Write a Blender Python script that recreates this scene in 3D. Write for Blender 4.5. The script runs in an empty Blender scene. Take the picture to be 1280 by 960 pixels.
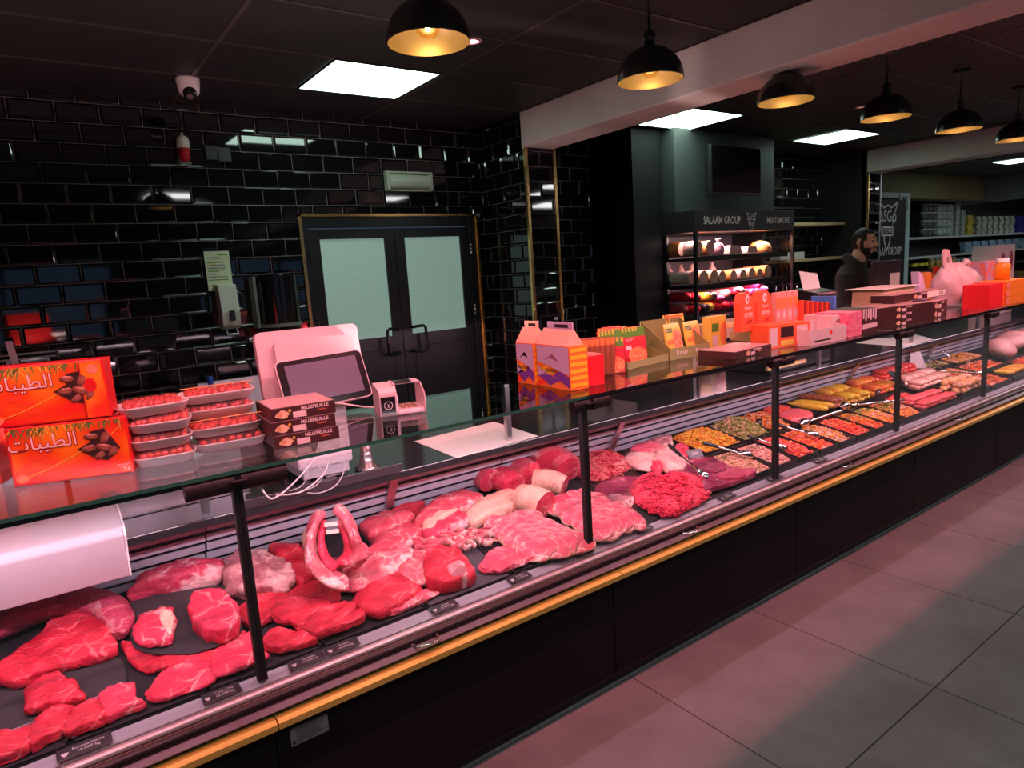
import bpy, bmesh, math, random
from mathutils import Vector, Matrix, noise
from math import sin, cos, pi, radians
random.seed(7)
S = bpy.context.scene
COL = S.collection
# ------------------------------------------------------------------ camera
CAMH = 1.6; FPX = 836.787
def _cam_axes():
    yaw, pit, rol = radians(54.5015), radians(-9.48516), radians(-3.63103)
    F = Vector((cos(pit)*cos(yaw), cos(pit)*sin(yaw), sin(pit)))
    r = F.cross(Vector((0, 0, 1))).normalized(); u = r.cross(F)
    return r*cos(rol)+u*sin(rol), -r*sin(rol)+u*cos(rol), F
RR, UU, FF = _cam_axes()
cd = bpy.data.cameras.new('camera'); cam = bpy.data.objects.new('camera', cd); COL.objects.link(cam)
cd.sensor_width = 36; cd.lens = FPX/1280*36; cd.clip_start = .02; cd.clip_end = 100
M3 = Matrix((RR, UU, -FF)).transposed()
cam.matrix_world = Matrix.Translation((0, 0, CAMH)) @ M3.to_4x4()
S.camera = cam
ORG = Vector((0, 0, CAMH))
def ray(x, y): return FF + RR*(x-640)/FPX - UU*(y-480)/FPX
def on_z(x, y, z):
    d = ray(x, y); return ORG + d*((z-CAMH)/d.z)
def on_y(x, y, Y):
    d = ray(x, y); return ORG + d*(Y/d.y)
def on_x(x, y, X):
    d = ray(x, y); return ORG + d*(X/d.x)
DK0, DKS = .558, .17            # display deck: height at y=1.80 and its slope
def deck(y): return DK0 + (y-1.80)*DKS
def on_deck(x, y, up=0.0):
    d = ray(x, y); t = (DK0 + up - 1.80*DKS - CAMH)/(d.z - DKS*d.y); return ORG + d*t
# ------------------------------------------------------------------ materials
MT = {}
def nt_new(name):
    m = bpy.data.materials.new(name); m.use_nodes = True
    return m, m.node_tree, m.node_tree.nodes['Principled BSDF']
def mat(name, c, rough=.5, metal=0, c2=None, scale=20, bump=0, bscale=None, spec=.5, coat=0, detail=3, stretch=None, trans=0, emit=None, es=1, ramp=(.35, .65)):
    if name in MT: return MT[name]
    m, nt, b = nt_new(name)
    b.inputs['Base Color'].default_value = (*c, 1); b.inputs['Roughness'].default_value = rough
    b.inputs['Metallic'].default_value = metal; b.inputs['Specular IOR Level'].default_value = spec
    b.inputs['Coat Weight'].default_value = coat
    if emit: b.inputs['Emission Color'].default_value = (*emit, 1); b.inputs['Emission Strength'].default_value = es
    if c2 or bump:
        tc = nt.nodes.new('ShaderNodeTexCoord'); src = tc.outputs['Object']
        if stretch:
            mp = nt.nodes.new('ShaderNodeMapping'); mp.inputs['Scale'].default_value = stretch
            nt.links.new(src, mp.inputs[0]); src = mp.outputs[0]
        n = nt.nodes.new('ShaderNodeTexNoise'); n.inputs['Scale'].default_value = scale; n.inputs['Detail'].default_value = detail
        nt.links.new(src, n.inputs['Vector'])
        if c2:
            r = nt.nodes.new('ShaderNodeValToRGB'); e = r.color_ramp.elements
            e[0].position, e[1].position = ramp; e[0].color = (*c, 1); e[1].color = (*c2, 1)
            nt.links.new(n.outputs['Fac'], r.inputs[0]); nt.links.new(r.outputs[0], b.inputs['Base Color'])
        if bump:
            n2 = n
            if bscale:
                n2 = nt.nodes.new('ShaderNodeTexNoise'); n2.inputs['Scale'].default_value = bscale; nt.links.new(src, n2.inputs['Vector'])
            bp = nt.nodes.new('ShaderNodeBump'); bp.inputs['Strength'].default_value = bump; bp.inputs['Distance'].default_value = .01
            nt.links.new(n2.outputs['Fac'], bp.inputs['Height']); nt.links.new(bp.outputs[0], b.inputs['Normal'])
    MT[name] = m; return m
def glass(name, tint, refl=1.0, rough=.01):
    if name in MT: return MT[name]
    m, nt, b = nt_new(name); nt.nodes.remove(b); out = nt.nodes['Material Output']
    t = nt.nodes.new('ShaderNodeBsdfTransparent'); t.inputs[0].default_value = (*tint, 1)
    g = nt.nodes.new('ShaderNodeBsdfGlossy'); g.inputs['Roughness'].default_value = rough; g.inputs[0].default_value = (refl, refl, refl, 1)
    ge = nt.nodes.new('ShaderNodeNewGeometry'); dp = nt.nodes.new('ShaderNodeVectorMath'); dp.operation = 'DOT_PRODUCT'
    nt.links.new(ge.outputs['Incoming'], dp.inputs[0]); nt.links.new(ge.outputs['Normal'], dp.inputs[1])
    def mth(op, a_, b_=None):
        n_ = nt.nodes.new('ShaderNodeMath'); n_.operation = op
        for i_, q_ in enumerate((a_, b_)):
            if q_ is None: continue
            if isinstance(q_, (int, float)): n_.inputs[i_].default_value = q_
            else: nt.links.new(q_, n_.inputs[i_])
        return n_.outputs[0]
    f_ = mth('ADD', mth('MULTIPLY', mth('POWER', mth('SUBTRACT', 1.0, mth('ABSOLUTE', dp.outputs['Value'])), 5.0), .95), .04)
    x = nt.nodes.new('ShaderNodeMixShader')
    nt.links.new(f_, x.inputs[0]); nt.links.new(t.outputs[0], x.inputs[1]); nt.links.new(g.outputs[0], x.inputs[2])
    nt.links.new(x.outputs[0], out.inputs[0]); MT[name] = m; return m
def film(name, tint, amt=.25, rough=.15):
    "cling film / frosted plastic: mostly see-through with a soft sheen"
    if name in MT: return MT[name]
    m, nt, b = nt_new(name); out = nt.nodes['Material Output']
    b.inputs['Base Color'].default_value = (*tint, 1); b.inputs['Roughness'].default_value = rough
    t = nt.nodes.new('ShaderNodeBsdfTransparent'); x = nt.nodes.new('ShaderNodeMixShader'); x.inputs[0].default_value = amt
    nt.links.new(t.outputs[0], x.inputs[1]); nt.links.new(b.outputs[0], x.inputs[2]); nt.links.new(x.outputs[0], out.inputs[0])
    MT[name] = m; return m
def emis(name, c, s):
    if name in MT: return MT[name]
    m, nt, b = nt_new(name); b.inputs['Base Color'].default_value = (0, 0, 0, 1)
    b.inputs['Emission Color'].default_value = (*c, 1); b.inputs['Emission Strength'].default_value = s
    MT[name] = m; return m
black = mat('black_gloss', (.012, .011, .013), .12)
blackm = mat('black_matte', (.016, .015, .017), .45)
blackp = mat('black_plastic', (.02, .019, .022), .28)
chrome = mat('chrome', (.8, .8, .82), .12, 1)
steel = mat('stainless_steel', (.62, .62, .64), .28, 1, bump=.03, scale=4, stretch=(1, 60, 60))
alu = mat('brushed_aluminium', (.55, .55, .58), .35, 1)
gold = mat('gold_rail', (.80, .56, .12), .34, .3)
gold2 = mat('brass_trim', (.85, .55, .22), .25, 1)
white = mat('white_plastic', (.82, .81, .80), .3)
whitem = mat('white_foam', (.66, .62, .62), .5)
paperm = mat('white_paper', (.85, .84, .80), .7)
redc = mat('red_card', (.80, .02, .03), .4)
# ------------------------------------------------------------------ mesh helpers
class MB:
    def __init__(s): s.v = []; s.f = []; s.m = []; s.sm = []
    def add(s, vs, fs, mi=0, smooth=False):
        o = len(s.v); s.v += [tuple(v) for v in vs]
        for f in fs: s.f.append([i+o for i in f]); s.m.append(mi); s.sm.append(smooth)
        return s
    def box(s, x0, x1, y0, y1, z0, z1, mi=0):
        return s.add([(x0,y0,z0),(x1,y0,z0),(x1,y1,z0),(x0,y1,z0),(x0,y0,z1),(x1,y0,z1),(x1,y1,z1),(x0,y1,z1)],
                     [(0,3,2,1),(4,5,6,7),(0,1,5,4),(1,2,6,5),(2,3,7,6),(3,0,4,7)], mi)
    def quad(s, a, b, c, d, mi=0): return s.add([a, b, c, d], [(0, 1, 2, 3)], mi)
    def prism(s, pts, d, mi=0, smooth=False):
        "pts: ring of 3-D points; d: extrusion vector"
        n = len(pts); P = [Vector(p) for p in pts]; D = Vector(d)
        s.add(P+[p+D for p in P], [tuple(reversed(range(n))), tuple(range(n, 2*n))], mi)
        return s.add(P+[p+D for p in P], [(i, (i+1) % n, n+(i+1) % n, n+i) for i in range(n)], mi, smooth)
    def tube(s, pts, r, n=10, mi=0, caps=True):
        P = [Vector(p) for p in pts]; R = r if isinstance(r, (list, tuple)) else [r]*len(P)
        vs = []; prev = None
        for i, p in enumerate(P):
            t = (P[min(i+1, len(P)-1)]-P[max(i-1, 0)])
            t = t.normalized() if t.length > 1e-9 else Vector((0, 0, 1))
            a = prev if prev is not None else (Vector((0, 0, 1)) if abs(t.z) < .9 else Vector((1, 0, 0)))
            x = a - t*a.dot(t)
            if x.length < 1e-6: x = t.orthogonal()
            x.normalize(); y = t.cross(x); prev = x
            for k in range(n): vs.append(p + (x*cos(2*pi*k/n)+y*sin(2*pi*k/n))*R[i])
        m = len(P); fs = [(i*n+k, i*n+(k+1) % n, (i+1)*n+(k+1) % n, (i+1)*n+k) for i in range(m-1) for k in range(n)]
        s.add(vs, fs, mi, True)
        if caps: s.add(vs[:n], [tuple(reversed(range(n)))], mi); s.add(vs[-n:], [tuple(range(n))], mi)
        return s
    def lathe(s, prof, c=(0, 0, 0), n=24, mi=0, ax='z', a1=2*pi):
        vs = []
        for r, h in prof:
            for k in range(n):
                a = a1*k/n; p = (r*cos(a), r*sin(a), h)
                if ax == 'y': p = (p[0], p[2], p[1])
                if ax == 'x': p = (p[2], p[0], p[1])
                vs.append((p[0]+c[0], p[1]+c[1], p[2]+c[2]))
        m = len(prof)
        fs = [(i*n+k, i*n+(k+1) % n, (i+1)*n+(k+1) % n, (i+1)*n+k) for i in range(m-1) for k in range(n)]
        return s.add(vs, fs, mi, True)
    def build(s, name, mats, parent=None, bevel=0, world=False, bseg=2):
        me = bpy.data.meshes.new(name); me.from_pydata(s.v, [], s.f)
        for m in (mats if isinstance(mats, (list, tuple)) else [mats]): me.materials.append(m)
        me.polygons.foreach_set('material_index', s.m); me.polygons.foreach_set('use_smooth', s.sm)
        me.validate(); me.update()
        o = bpy.data.objects.new(name, me); COL.objects.link(o)
        if parent:
            o.parent = parent
            if world: o.matrix_parent_inverse = parent.matrix_basis.inverted()
        if bevel:
            b = o.modifiers.new('bevel', 'BEVEL'); b.width = bevel; b.segments = bseg; b.limit_method = 'ANGLE'; b.angle_limit = radians(40)
        return o
def tag(o, label=None, cat=None, group=None, kind=None):
    if label: o['label'] = label
    if cat: o['category'] = cat
    if group: o['group'] = group
    if kind: o['kind'] = kind
    return o
def thing(name, label, cat, loc=(0, 0, 0), rz=0, group=None, kind=None):
    o = bpy.data.objects.new(name, None); o.empty_display_size = .05; COL.objects.link(o)
    o.location = loc; o.rotation_euler = (0, 0, rz)
    o.matrix_basis = Matrix.Translation(loc) @ Matrix.Rotation(rz, 4, 'Z')
    return tag(o, label, cat, group, kind)
def recentre(o, base=True):
    me = o.data; n = len(me.vertices)
    xs = [v.co for v in me.vertices]; c = sum(xs, Vector())/n
    if base: c.z = min(v.z for v in xs)
    me.transform(Matrix.Translation(-c)); o.location = c
    return o
def struct(o): o['kind'] = 'structure'; return o
def copy_tree(o, parent=None):
    c = o.copy(); COL.objects.link(c)
    if parent: c.parent = parent
    for ch in list(o.children): copy_tree(ch, c)
    return c
def text(body, size, parent, m, loc, rot=(pi/2, 0, 0), name='lettering', ext=.0004, align='CENTER', sx=1, bold=0):
    c = bpy.data.curves.new(name, 'FONT'); c.body = body; c.size = size; c.align_x = align; c.align_y = 'CENTER'; c.extrude = ext
    c.resolution_u = 3; c.offset = bold
    c.materials.append(m); o = bpy.data.objects.new(name, c); COL.objects.link(o)
    if parent: o.parent = parent
    o.location = loc; o.rotation_euler = rot; o.scale = (sx, 1, 1)
    return o
# ------------------------------------------------------------------ room shell
CZ = 2.66
tile_m = [mat('black_glazed_tile', (.006, .006, .008), .04, spec=.9), mat('grey_grout', (.32, .27, .26), .8)]
def tiled(name, P0, U, width, z0, z1, ztop=2.616, u_phase=0.0, holes=(), rnd=3):
    "bevelled metro tiles 200x100 laid in running bond on a wall; P0 start, U unit direction, N faces the room"
    U = Vector(U); N = Vector((U.y, -U.x, 0)); b = MB(); P0 = Vector(P0)
    R = random.Random(rnd)
    pu, pz, g, bv, th = .2015, .1035, .0028, .011, .0085
    rows = []
    k = -1
    while True:
        zt = ztop - k*pz
        if zt - pz < z0 - pz: break
        rows.append((k, zt-pz, zt)); k += 1
    for k, za, zb in rows:
        a, c = max(za+g/2, z0), min(zb-g/2, z1)
        if c-a < .012: continue
        off = (u_phase + (k % 2)*pu/2) % pu
        u = off - pu
        while u < width:
            ua, ub = max(u+g/2, 0), min(u+pu-g/2, width)
            u += pu
            segs = [(ua, ub)]
            for (h0, h1, hz0, hz1) in holes:
                if a < hz1-.01 and c > hz0+.01:
                    ns = []
                    for s0, s1 in segs:
                        if s1 <= h0 or s0 >= h1: ns.append((s0, s1)); continue
                        if s0 < h0: ns.append((s0, h0-g/2))
                        if s1 > h1: ns.append((h1+g/2, s1))
                        if c > hz1+.014: ns.append((max(s0, h0), min(s1, h1)))
                    segs = ns
            for s0, s1 in segs:
                if s1-s0 < .012: continue
                ca, cc = a, c
                for (h0, h1, hz0, hz1) in holes:
                    if h0-.001 <= s0 and s1 <= h1+.001 and ca < hz1+.002 < cc: ca = hz1+.002
                if cc-ca < .012: continue
                v = []
                j = [R.uniform(-.0007, .0007) for _ in range(3)]
                for (uu, zz, d, q) in ((s0, ca, 0, 0), (s1, ca, 0, 0), (s1, cc, 0, 0), (s0, cc, 0, 0)):
                    v.append(P0+U*uu+N*.0005+Vector((0, 0, zz)))
                w, hgt = (s1-s0)/2, (cc-ca)/2; e = min(bv, w*.4, hgt*.4)
                for (uu, zz, qx, qz) in ((s0+e, ca+e, -1, -1), (s1-e, ca+e, 1, -1), (s1-e, cc-e, 1, 1), (s0+e, cc-e, -1, 1)):
                    v.append(P0+U*uu+N*(th+j[0]*qx+j[1]*qz)+Vector((0, 0, zz)))
                b.add(v, [(4, 5, 6, 7), (0, 1, 5, 4), (1, 2, 6, 5), (2, 3, 7, 6), (3, 0, 4, 7)], 0)
    # grout backing with holes cut
    us = sorted({0, width, *[h[0] for h in holes], *[h[1] for h in holes]}); zs = sorted({z0, z1, *[h[2] for h in holes], *[h[3] for h in holes]})
    for i in range(len(us)-1):
        for j2 in range(len(zs)-1):
            um, zm = (us[i]+us[i+1])/2, (zs[j2]+zs[j2+1])/2
            if any(h[0] < um < h[1] and h[2] < zm < h[3] for h in holes): continue
            A, B = P0+U*us[i], P0+U*us[i+1]
            b.prism([A+Vector((0, 0, zs[j2])), B+Vector((0, 0, zs[j2])), B+Vector((0, 0, zs[j2+1])), A+Vector((0, 0, zs[j2+1]))], -N*.06, 1)
    return struct(b.build(name, tile_m))
WX0 = -2.6
tiled('wall_back', (WX0, 4.3, 0), (1, 0, 0), 2.92-WX0, 0, CZ, u_phase=(.28-WX0+.0) % .2015, holes=((1.50-WX0, 2.80-WX0, 0, 2.03),))
tiled('wall_return', (2.92, 4.3, 0), (0, -1, 0), .53, 0, CZ, u_phase=.05, rnd=5)
tiled('wall_front_pillar', (2.92, 3.77, 0), (1, 0, 0), .25, 0, CZ, u_phase=.12, rnd=6)
tiled('wall_back_right', (3.17, 4.3, 0), (1, 0, 0), 4.45, 0, CZ, u_phase=.0, rnd=8)
tiled('wall_far_pillar', (7.62, 3.79, 0), (1, 0, 0), .27, 0, CZ, u_phase=.05, rnd=9)
struct(MB().box(3.11, 3.17, 3.775, 4.3, 0, CZ).box(7.62, 7.68, 3.80, 4.36, 0, CZ).box(7.68, 7.89, 3.86, 4.36, 0, CZ).build('wall_pillar_sides', blackm))
for i, (x, y) in enumerate(((2.918, 3.764), (3.168, 3.764), (7.618, 3.784), (7.888, 3.784))):
    struct(MB().box(x-.011, x+.011, y-.011, y+.011, 0, 2.425).build('trim_%d' % (i+1), gold2 if i < 3 else alu))
# door opening: brass outline, black frame, two leaves with frosted panes
struct(MB().box(1.482, 1.502, 4.278, 4.30, 0, 2.045).box(2.80, 2.818, 4.278, 4.30, 0, 2.045).box(1.482, 2.818, 4.278, 4.30, 2.027, 2.045).build('trim_5', gold2))
struct(MB().box(2.812, 2.83, 4.268, 4.29, 0, 2.03).build('trim_6', gold2))
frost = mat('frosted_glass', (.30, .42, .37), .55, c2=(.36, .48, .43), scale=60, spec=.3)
frost.node_tree.nodes['Principled BSDF'].inputs['Emission Color'].default_value = (.55, .8, .68, 1); frost.node_tree.nodes['Principled BSDF'].inputs['Emission Strength'].default_value = .25  # even glow stands in for light from the room behind the panes
struct(MB().box(1.502, 1.54, 4.29, 4.35, 0, 2.027).box(2.755, 2.80, 4.29, 4.35, 0, 2.027).box(1.54, 2.755, 4.29, 4.35, 1.955, 2.027).build('trim_7', blackp, bevel=.003))
def leaf(n, x0, x1, hx, hs):
    a, c = x0+.075, x1-.075; z0, z1 = 1.21, 1.885
    b = MB().box(x0, a, 4.30, 4.34, .01, 1.95).box(c, x1, 4.30, 4.34, .01, 1.95).box(a, c, 4.30, 4.34, z1, 1.95).box(a, c, 4.30, 4.34, .01, z0)
    b.box(a+.01, c-.01, 4.295, 4.30, .12, 1.12)
    d = struct(b.build('door_%d' % n, blackp, bevel=.003))
    MB().box(a, c, 4.315, 4.325, z0, z1).build('pane', frost, d)
    pts = [(hx, 4.30, 1.09), (hx, 4.25, 1.09)] + [(hx+hs*.09*t, 4.235, 1.085) for t in (.2, .8)] + [(hx+hs*.088, 4.235, 1.10), (hx+hs*.088, 4.235, 1.25)] + [(hx+hs*.09*t, 4.235, 1.265) for t in (.8, .2)] + [(hx, 4.25, 1.26), (hx, 4.30, 1.26)]
    MB().tube(pts, .011).build('door_handle', black, d)
    for z in (.5, 1.3, 1.75):
        hb = MB()
        xx = x0-.004 if hs < 0 else x1+.004
        for q in range(3): hb.lathe([(0, 0), (.009, 0), (.009, .022), (0, .022)], (xx, 4.284, z+q*.028), 10)
        hb.build('hinge', chrome if n == 2 else blackp, d)
leaf(1, 1.54, 2.146, 2.085, -1); leaf(2, 2.150, 2.755, 2.21, 1)
# ceiling: large black panels in a dark grid
cm = [mat('black_ceiling_panel', (.011, .009, .010), .6, c2=(.015, .012, .013), scale=3), mat('ceiling_grid', (.05, .038, .038), .35)]
b = MB().box(-3.2, 18.5, -4.2, 6.3, CZ, CZ+.08, 0)
gx = [2.0+.575*i for i in range(-9, 29)]
for y in [3.213+.545*k for k in range(-13, 6)]: b.box(-3.2, 18.5, y-.009, y+.009, CZ-.003, CZ, 1)
for i, x in enumerate(gx):
    if i % 2 == 1: b.box(x-.009, x+.009, -4.2, 6.3, CZ-.0025, CZ, 1)
struct(b.build('ceiling', cm))
# floor: 780 mm stone tiles
fm, nt, bs = nt_new('grey_stone_floor_tile')
geo = nt.nodes.new('ShaderNodeNewGeometry')
n1 = nt.nodes.new('ShaderNodeTexNoise'); n1.inputs['Scale'].default_value = 3.2; n1.inputs['Detail'].default_value = 8; n1.inputs['Roughness'].default_value = .65
nt.links.new(geo.outputs['Position'], n1.inputs['Vector'])
rp = nt.nodes.new('ShaderNodeValToRGB'); rp.color_ramp.elements[0].position = .3; rp.color_ramp.elements[1].position = .75
rp.color_ramp.elements[0].color = (.19, .185, .188, 1); rp.color_ramp.elements[1].color = (.31, .30, .305, 1)
nt.links.new(n1.outputs['Fac'], rp.inputs[0]); nt.links.new(rp.outputs[0], bs.inputs['Base Color'])
n2 = nt.nodes.new('ShaderNodeTexNoise'); n2.inputs['Scale'].default_value = 60; nt.links.new(geo.outputs['Position'], n2.inputs['Vector'])
bp = nt.nodes.new('ShaderNodeBump'); bp.inputs['Strength'].default_value = .12; bp.inputs['Distance'].default_value = .004
nt.links.new(n2.outputs['Fac'], bp.inputs['Height']); nt.links.new(bp.outputs[0], bs.inputs['Normal']); bs.inputs['Roughness'].default_value = .42
grt = mat('dark_floor_grout', (.02, .02, .022), .8)
b = MB().box(-3.2, 18.5, -4.2, 6.3, -.06, -.002, 1)
x = 1.72-.781*7
while x < 18.5:
    y = .953-.781*7
    while y < 6.3:
        b.box(x+.0025, x+.7785, y+.0025, y+.7785, -.002, 0, 0); y += .781
    x += .781
struct(b.build('floor', [fm, grt]))
# outer walls
wallp = mat('dark_paint', (.05, .048, .05), .6); greyp = mat('grey_bulkhead_paint', (.17, .19, .20), .6); olive = mat('olive_paint', (.17, .14, .055), .6)
struct(MB().box(-3.2, WX0, -4.2, 4.36, 0, CZ).build('wall_left', wallp))
struct(MB().box(18.4, 18.6, -4.2, 6.3, 0, CZ).build('wall_right', wallp))
struct(MB().box(7.89, 18.4, 5.6, 5.7, 0, CZ).box(7.83, 7.89, 4.36, 5.7, 0, CZ).build('wall_far', wallp))
struct(MB().box(8.4, 13.42, 4.72, 4.95, 2.30, CZ).build('trim_8', olive))
struct(MB().box(13.42, 13.7, .5, 5.6, 2.27, CZ).build('trim_9', greyp))
# shop front behind the camera: wall with two windows that let the daylight in
b = MB(); ws = ((-1.6, 1.2), (2.6, 5.4)); zz = (.9, 2.2)
xs = [-3.2, ws[0][0], ws[0][1], ws[1][0], ws[1][1], 18.6]
for i in range(5):
    if i in (1, 3): b.box(xs[i], xs[i+1], -4.3, -4.2, 0, zz[0]).box(xs[i], xs[i+1], -4.3, -4.2, zz[1], CZ)
    else: b.box(xs[i], xs[i+1], -4.3, -4.2, 0, CZ)
struct(b.build('wall_front', wallp))
for i, (a, c) in enumerate(ws):
    w = struct(MB().box(a, c, -4.26, -4.22, zz[0], zz[0]+.05).box(a, c, -4.26, -4.22, zz[1]-.05, zz[1]).box((a+c)/2-.03, (a+c)/2+.03, -4.26, -4.22, zz[0], zz[1]).box(a, a+.05, -4.26, -4.22, zz[0], zz[1]).box(c-.05, c, -4.26, -4.22, zz[0], zz[1]).build('window_%d' % (i+1), blackp))
    MB().box(a+.05, c-.05, -4.245, -4.24, zz[0]+.05, zz[1]-.05).build('pane', glass('window_glass', (.95, .97, 1)), w)
# pale plaster beams crossing the shop
plaster = mat('pale_plaster', (.72, .67, .65), .75, c2=(.78, .73, .71), scale=6, bump=.25, bscale=40)
struct(MB().box(2.892, 3.17, -4.2, 3.772, 2.43, CZ-.001).build('trim_10', plaster, bevel=.008))
struct(MB().box(7.60, 7.89, -4.2, 3.79, 2.42, CZ-.001).build('trim_11', plaster, bevel=.008))
# ------------------------------------------------------------------ lights
def area(name, loc, rot, sx, sy, col, e, spread=pi):
    l = bpy.data.lights.new(name, 'AREA'); l.shape = 'RECTANGLE'; l.size = sx; l.size_y = sy; l.color = col; l.energy = e; l.spread = spread
    o = bpy.data.objects.new(name, l); COL.objects.link(o); o.location = loc; o.rotation_euler = rot; return o
def spot(name, loc, col, e, ang, sc=(1, 1, 1), rot=(0, 0, 0), r=.02, blend=.0):
    l = bpy.data.lights.new(name, 'SPOT'); l.color = col; l.energy = e; l.spot_size = ang; l.spot_blend = blend; l.shadow_soft_size = r
    o = bpy.data.objects.new(name, l); COL.objects.link(o); o.location = loc; o.rotation_euler = rot; o.scale = sc; return o
panel_e = emis('led_panel_diffuser', (.76, 1.08, .90), 7.0); panel_added = emis('added_panel_bright', (1, .97, .97), 13)
def panel(x0, y0, label, w=.575, d=.53, grp='led ceiling panels', pm=None):
    t = thing('ceiling_light', label, 'ceiling light', (x0+w/2, y0+d/2, CZ), group=grp)
    MB().box(-w/2, w/2, -d/2, d/2, -.006, -.0035).build('diffuser', pm or panel_e, t)
    MB().box(-w/2-.012, -w/2, -d/2-.012, d/2+.012, -.009, -.003).box(w/2, w/2+.012, -d/2-.012, d/2+.012, -.009, -.003).box(-w/2, w/2, -d/2-.012, -d/2, -.009, -.003).box(-w/2, w/2, d/2, d/2+.012, -.009, -.003).build('frame', blackp, t)
panel(1.385, 3.225, 'large square white ceiling panel above the double door')
panel(4.02, 3.225, 'white ceiling panel half hidden by the near beam')
panel(6.12, 3.225, 'thin white ceiling panel between the two beams')
panel(10.9, 3.225, 'white ceiling panel at the right edge beyond the far beam')
for (x, y) in ((12.9, 2.3), (10.2, 1.2), (11.5, 1.2), (14.5, 1.2), (-.9, -.6), (1.4, -.6), (4.0, -.6), (6.2, -.6), (9.8, -.6), (12.6, -.6), (15., 3.2)):  # unseen panels added to brighten the floor, beams and far shelves
    panel(x, y, 'added white ceiling panel over the customer side, out of view', grp='added ceiling panels out of view', pm=panel_added)
PINK = (1.0, .34, .41); PKE = 50
# pink meat lighting in the ceiling line behind the counter
for x in (-1.3, -.1, 1.1, 2.1, 4.1, 5.2, 6.4):
    spot('pink_spot', (x, 1.02, CZ-.03), (1, .20, .24), PKE, 2*radians(68), (1, math.tan(radians(24.5))/math.tan(radians(68)), 1), (radians(28), 0, 0), r=.015, blend=.02)
for x in (-.7, .5, 1.6, 2.3, 3.9, 4.6, 5.8, 6.9):
    spot('pink_spot_counter', (x, 1.02, CZ-.03), PINK, 56 if x < 3 else 38, 2*radians(66), (1, math.tan(radians(19.5))/math.tan(radians(66)), 1), (radians(37.5), 0, 0), r=.02, blend=.12)
# pink led strips under the glass shelf
for x in (-.2, 1.0, 2.2, 3.4, 4.6, 5.8, 7.0):
    area('pink_strip', (x, 1.80, 1.118), (radians(38), 0, 0), 1.1, .012, (1, .60, .76), 5.2, radians(160))
for x in (-.9, .1, 1.25, 2.2, 4.6):
    spot('added_uplight', (x, 2.245, 1.125), (1, .55, .56), 46, radians(124), rot=(radians(180), 0, 0), r=.006, blend=.4)  # unseen spots added to light the plaster beam from below
# world: dim cold daylight outside
w = bpy.data.worlds.new('world'); S.world = w; w.use_nodes = True
w.node_tree.nodes['Background'].inputs[0].default_value = (.35, .6, .95, 1); w.node_tree.nodes['Background'].inputs[1].default_value = .22
S.view_settings.view_transform = 'Standard'; S.view_settings.look = 'None'; S.view_settings.gamma = 1; S.view_settings.use_curve_mapping = False
S.view_settings.exposure = 0.0
S.cycles.max_bounces = 8; S.cycles.transparent_max_bounces = 24; S.cycles.diffuse_bounces = 3; S.cycles.glossy_bounces = 4
S.cycles.sample_clamp_indirect = 4; S.cycles.caustics_reflective = False; S.cycles.caustics_refractive = False
# pendants: black enamel domes with a filament bulb
dome = [mat('black_enamel', (.02, .017, .016), .25), mat('bronze_inside', (.30, .24, .17), .35, .7)]
filament = emis('glowing_filament', (1, .62, .25), 260)
bulbg = glass('amber_bulb_glass', (1, .86, .55))
def pendant(x, y, z, label):
    t = thing('pendant_lamp', label, 'pendant lamp', (x, y, z), group='black dome pendant lamps')
    n = 32; R_, H_ = .128, .125
    pr = [(R_*cos(a), H_*sin(a)) for a in [radians(d) for d in range(0, 85, 7)]] + [(.012, H_)]
    MB().lathe(pr, n=n).build('lamp_shade', dome[0], t)
    MB().lathe([(r-.003 if r > .02 else .01, h-.002) for r, h in pr], n=n).build('shade_lining', dome[1], t)
    MB().lathe([(.0, H_+.0), (.022, H_), (.022, H_+.045), (.006, H_+.06), (.0035, CZ-z-.02), (.045, CZ-z-.018), (.045, CZ-z-.001), (0, CZ-z-.001)], n=16).build('cord', blackp, t)
    MB().lathe([(.0, .012), (.02, .014), (.036, .03), (.042, .05), (.034, .075), (.016, .095), (.014, .12)], n=20).build('bulb', bulbg, t)
    MB().lathe([(0, .035), (.008, .04), (.009, .07), (0, .076)], n=8).build('filament', filament, t)
    l = bpy.data.lights.new('bulb_glow', 'POINT'); l.color = (1, .72, .4); l.energy = .8; l.shadow_soft_size = .03
    o = bpy.data.objects.new('bulb_glow', l); COL.objects.link(o); o.location = (x, y, z+.055)
labs = ['large black dome pendant lamp nearest the camera, top centre', 'second black dome pendant lamp, in front of the near beam', 'third black dome pendant lamp just right of the near beam',
        'fourth black dome pendant lamp above the person', 'fifth black dome pendant lamp in front of the far beam', 'sixth black dome pendant lamp at the right edge']
for k, (x, z) in enumerate(((1.118, 2.305), (2.10, 2.30), (3.02, 2.305), (3.98, 2.305), (4.93, 2.305), (5.9, 2.305))):
    pendant(x, 1.89, z, labs[k])
# small pink recessed downlights
for k, (px, py, lb) in enumerate(((590, 50, 'small glowing pink recessed ceiling spotlight beside the nearest pendant'), (1076, 133, 'small unlit pink recessed ceiling spotlight left of the fourth pendant'))):
    p = on_z(px, py, CZ)
    t = thing('recessed_spotlight', lb, 'spotlight', (p.x, p.y, CZ))
    MB().lathe([(.03, -.001), (.046, -.001), (.05, -.006), (.03, -.010), (.03, -.001)]).build('bezel', mat('pink_lit_bezel', (.5, .3, .3), .3), t)
    MB().lathe([(0, -.004), (.03, -.004)]).build('lens', emis('pink_lens', (1, .35, .45), 25) if k == 0 else emis('pink_lens_dim', (1, .5, .5), .6), t)
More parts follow.
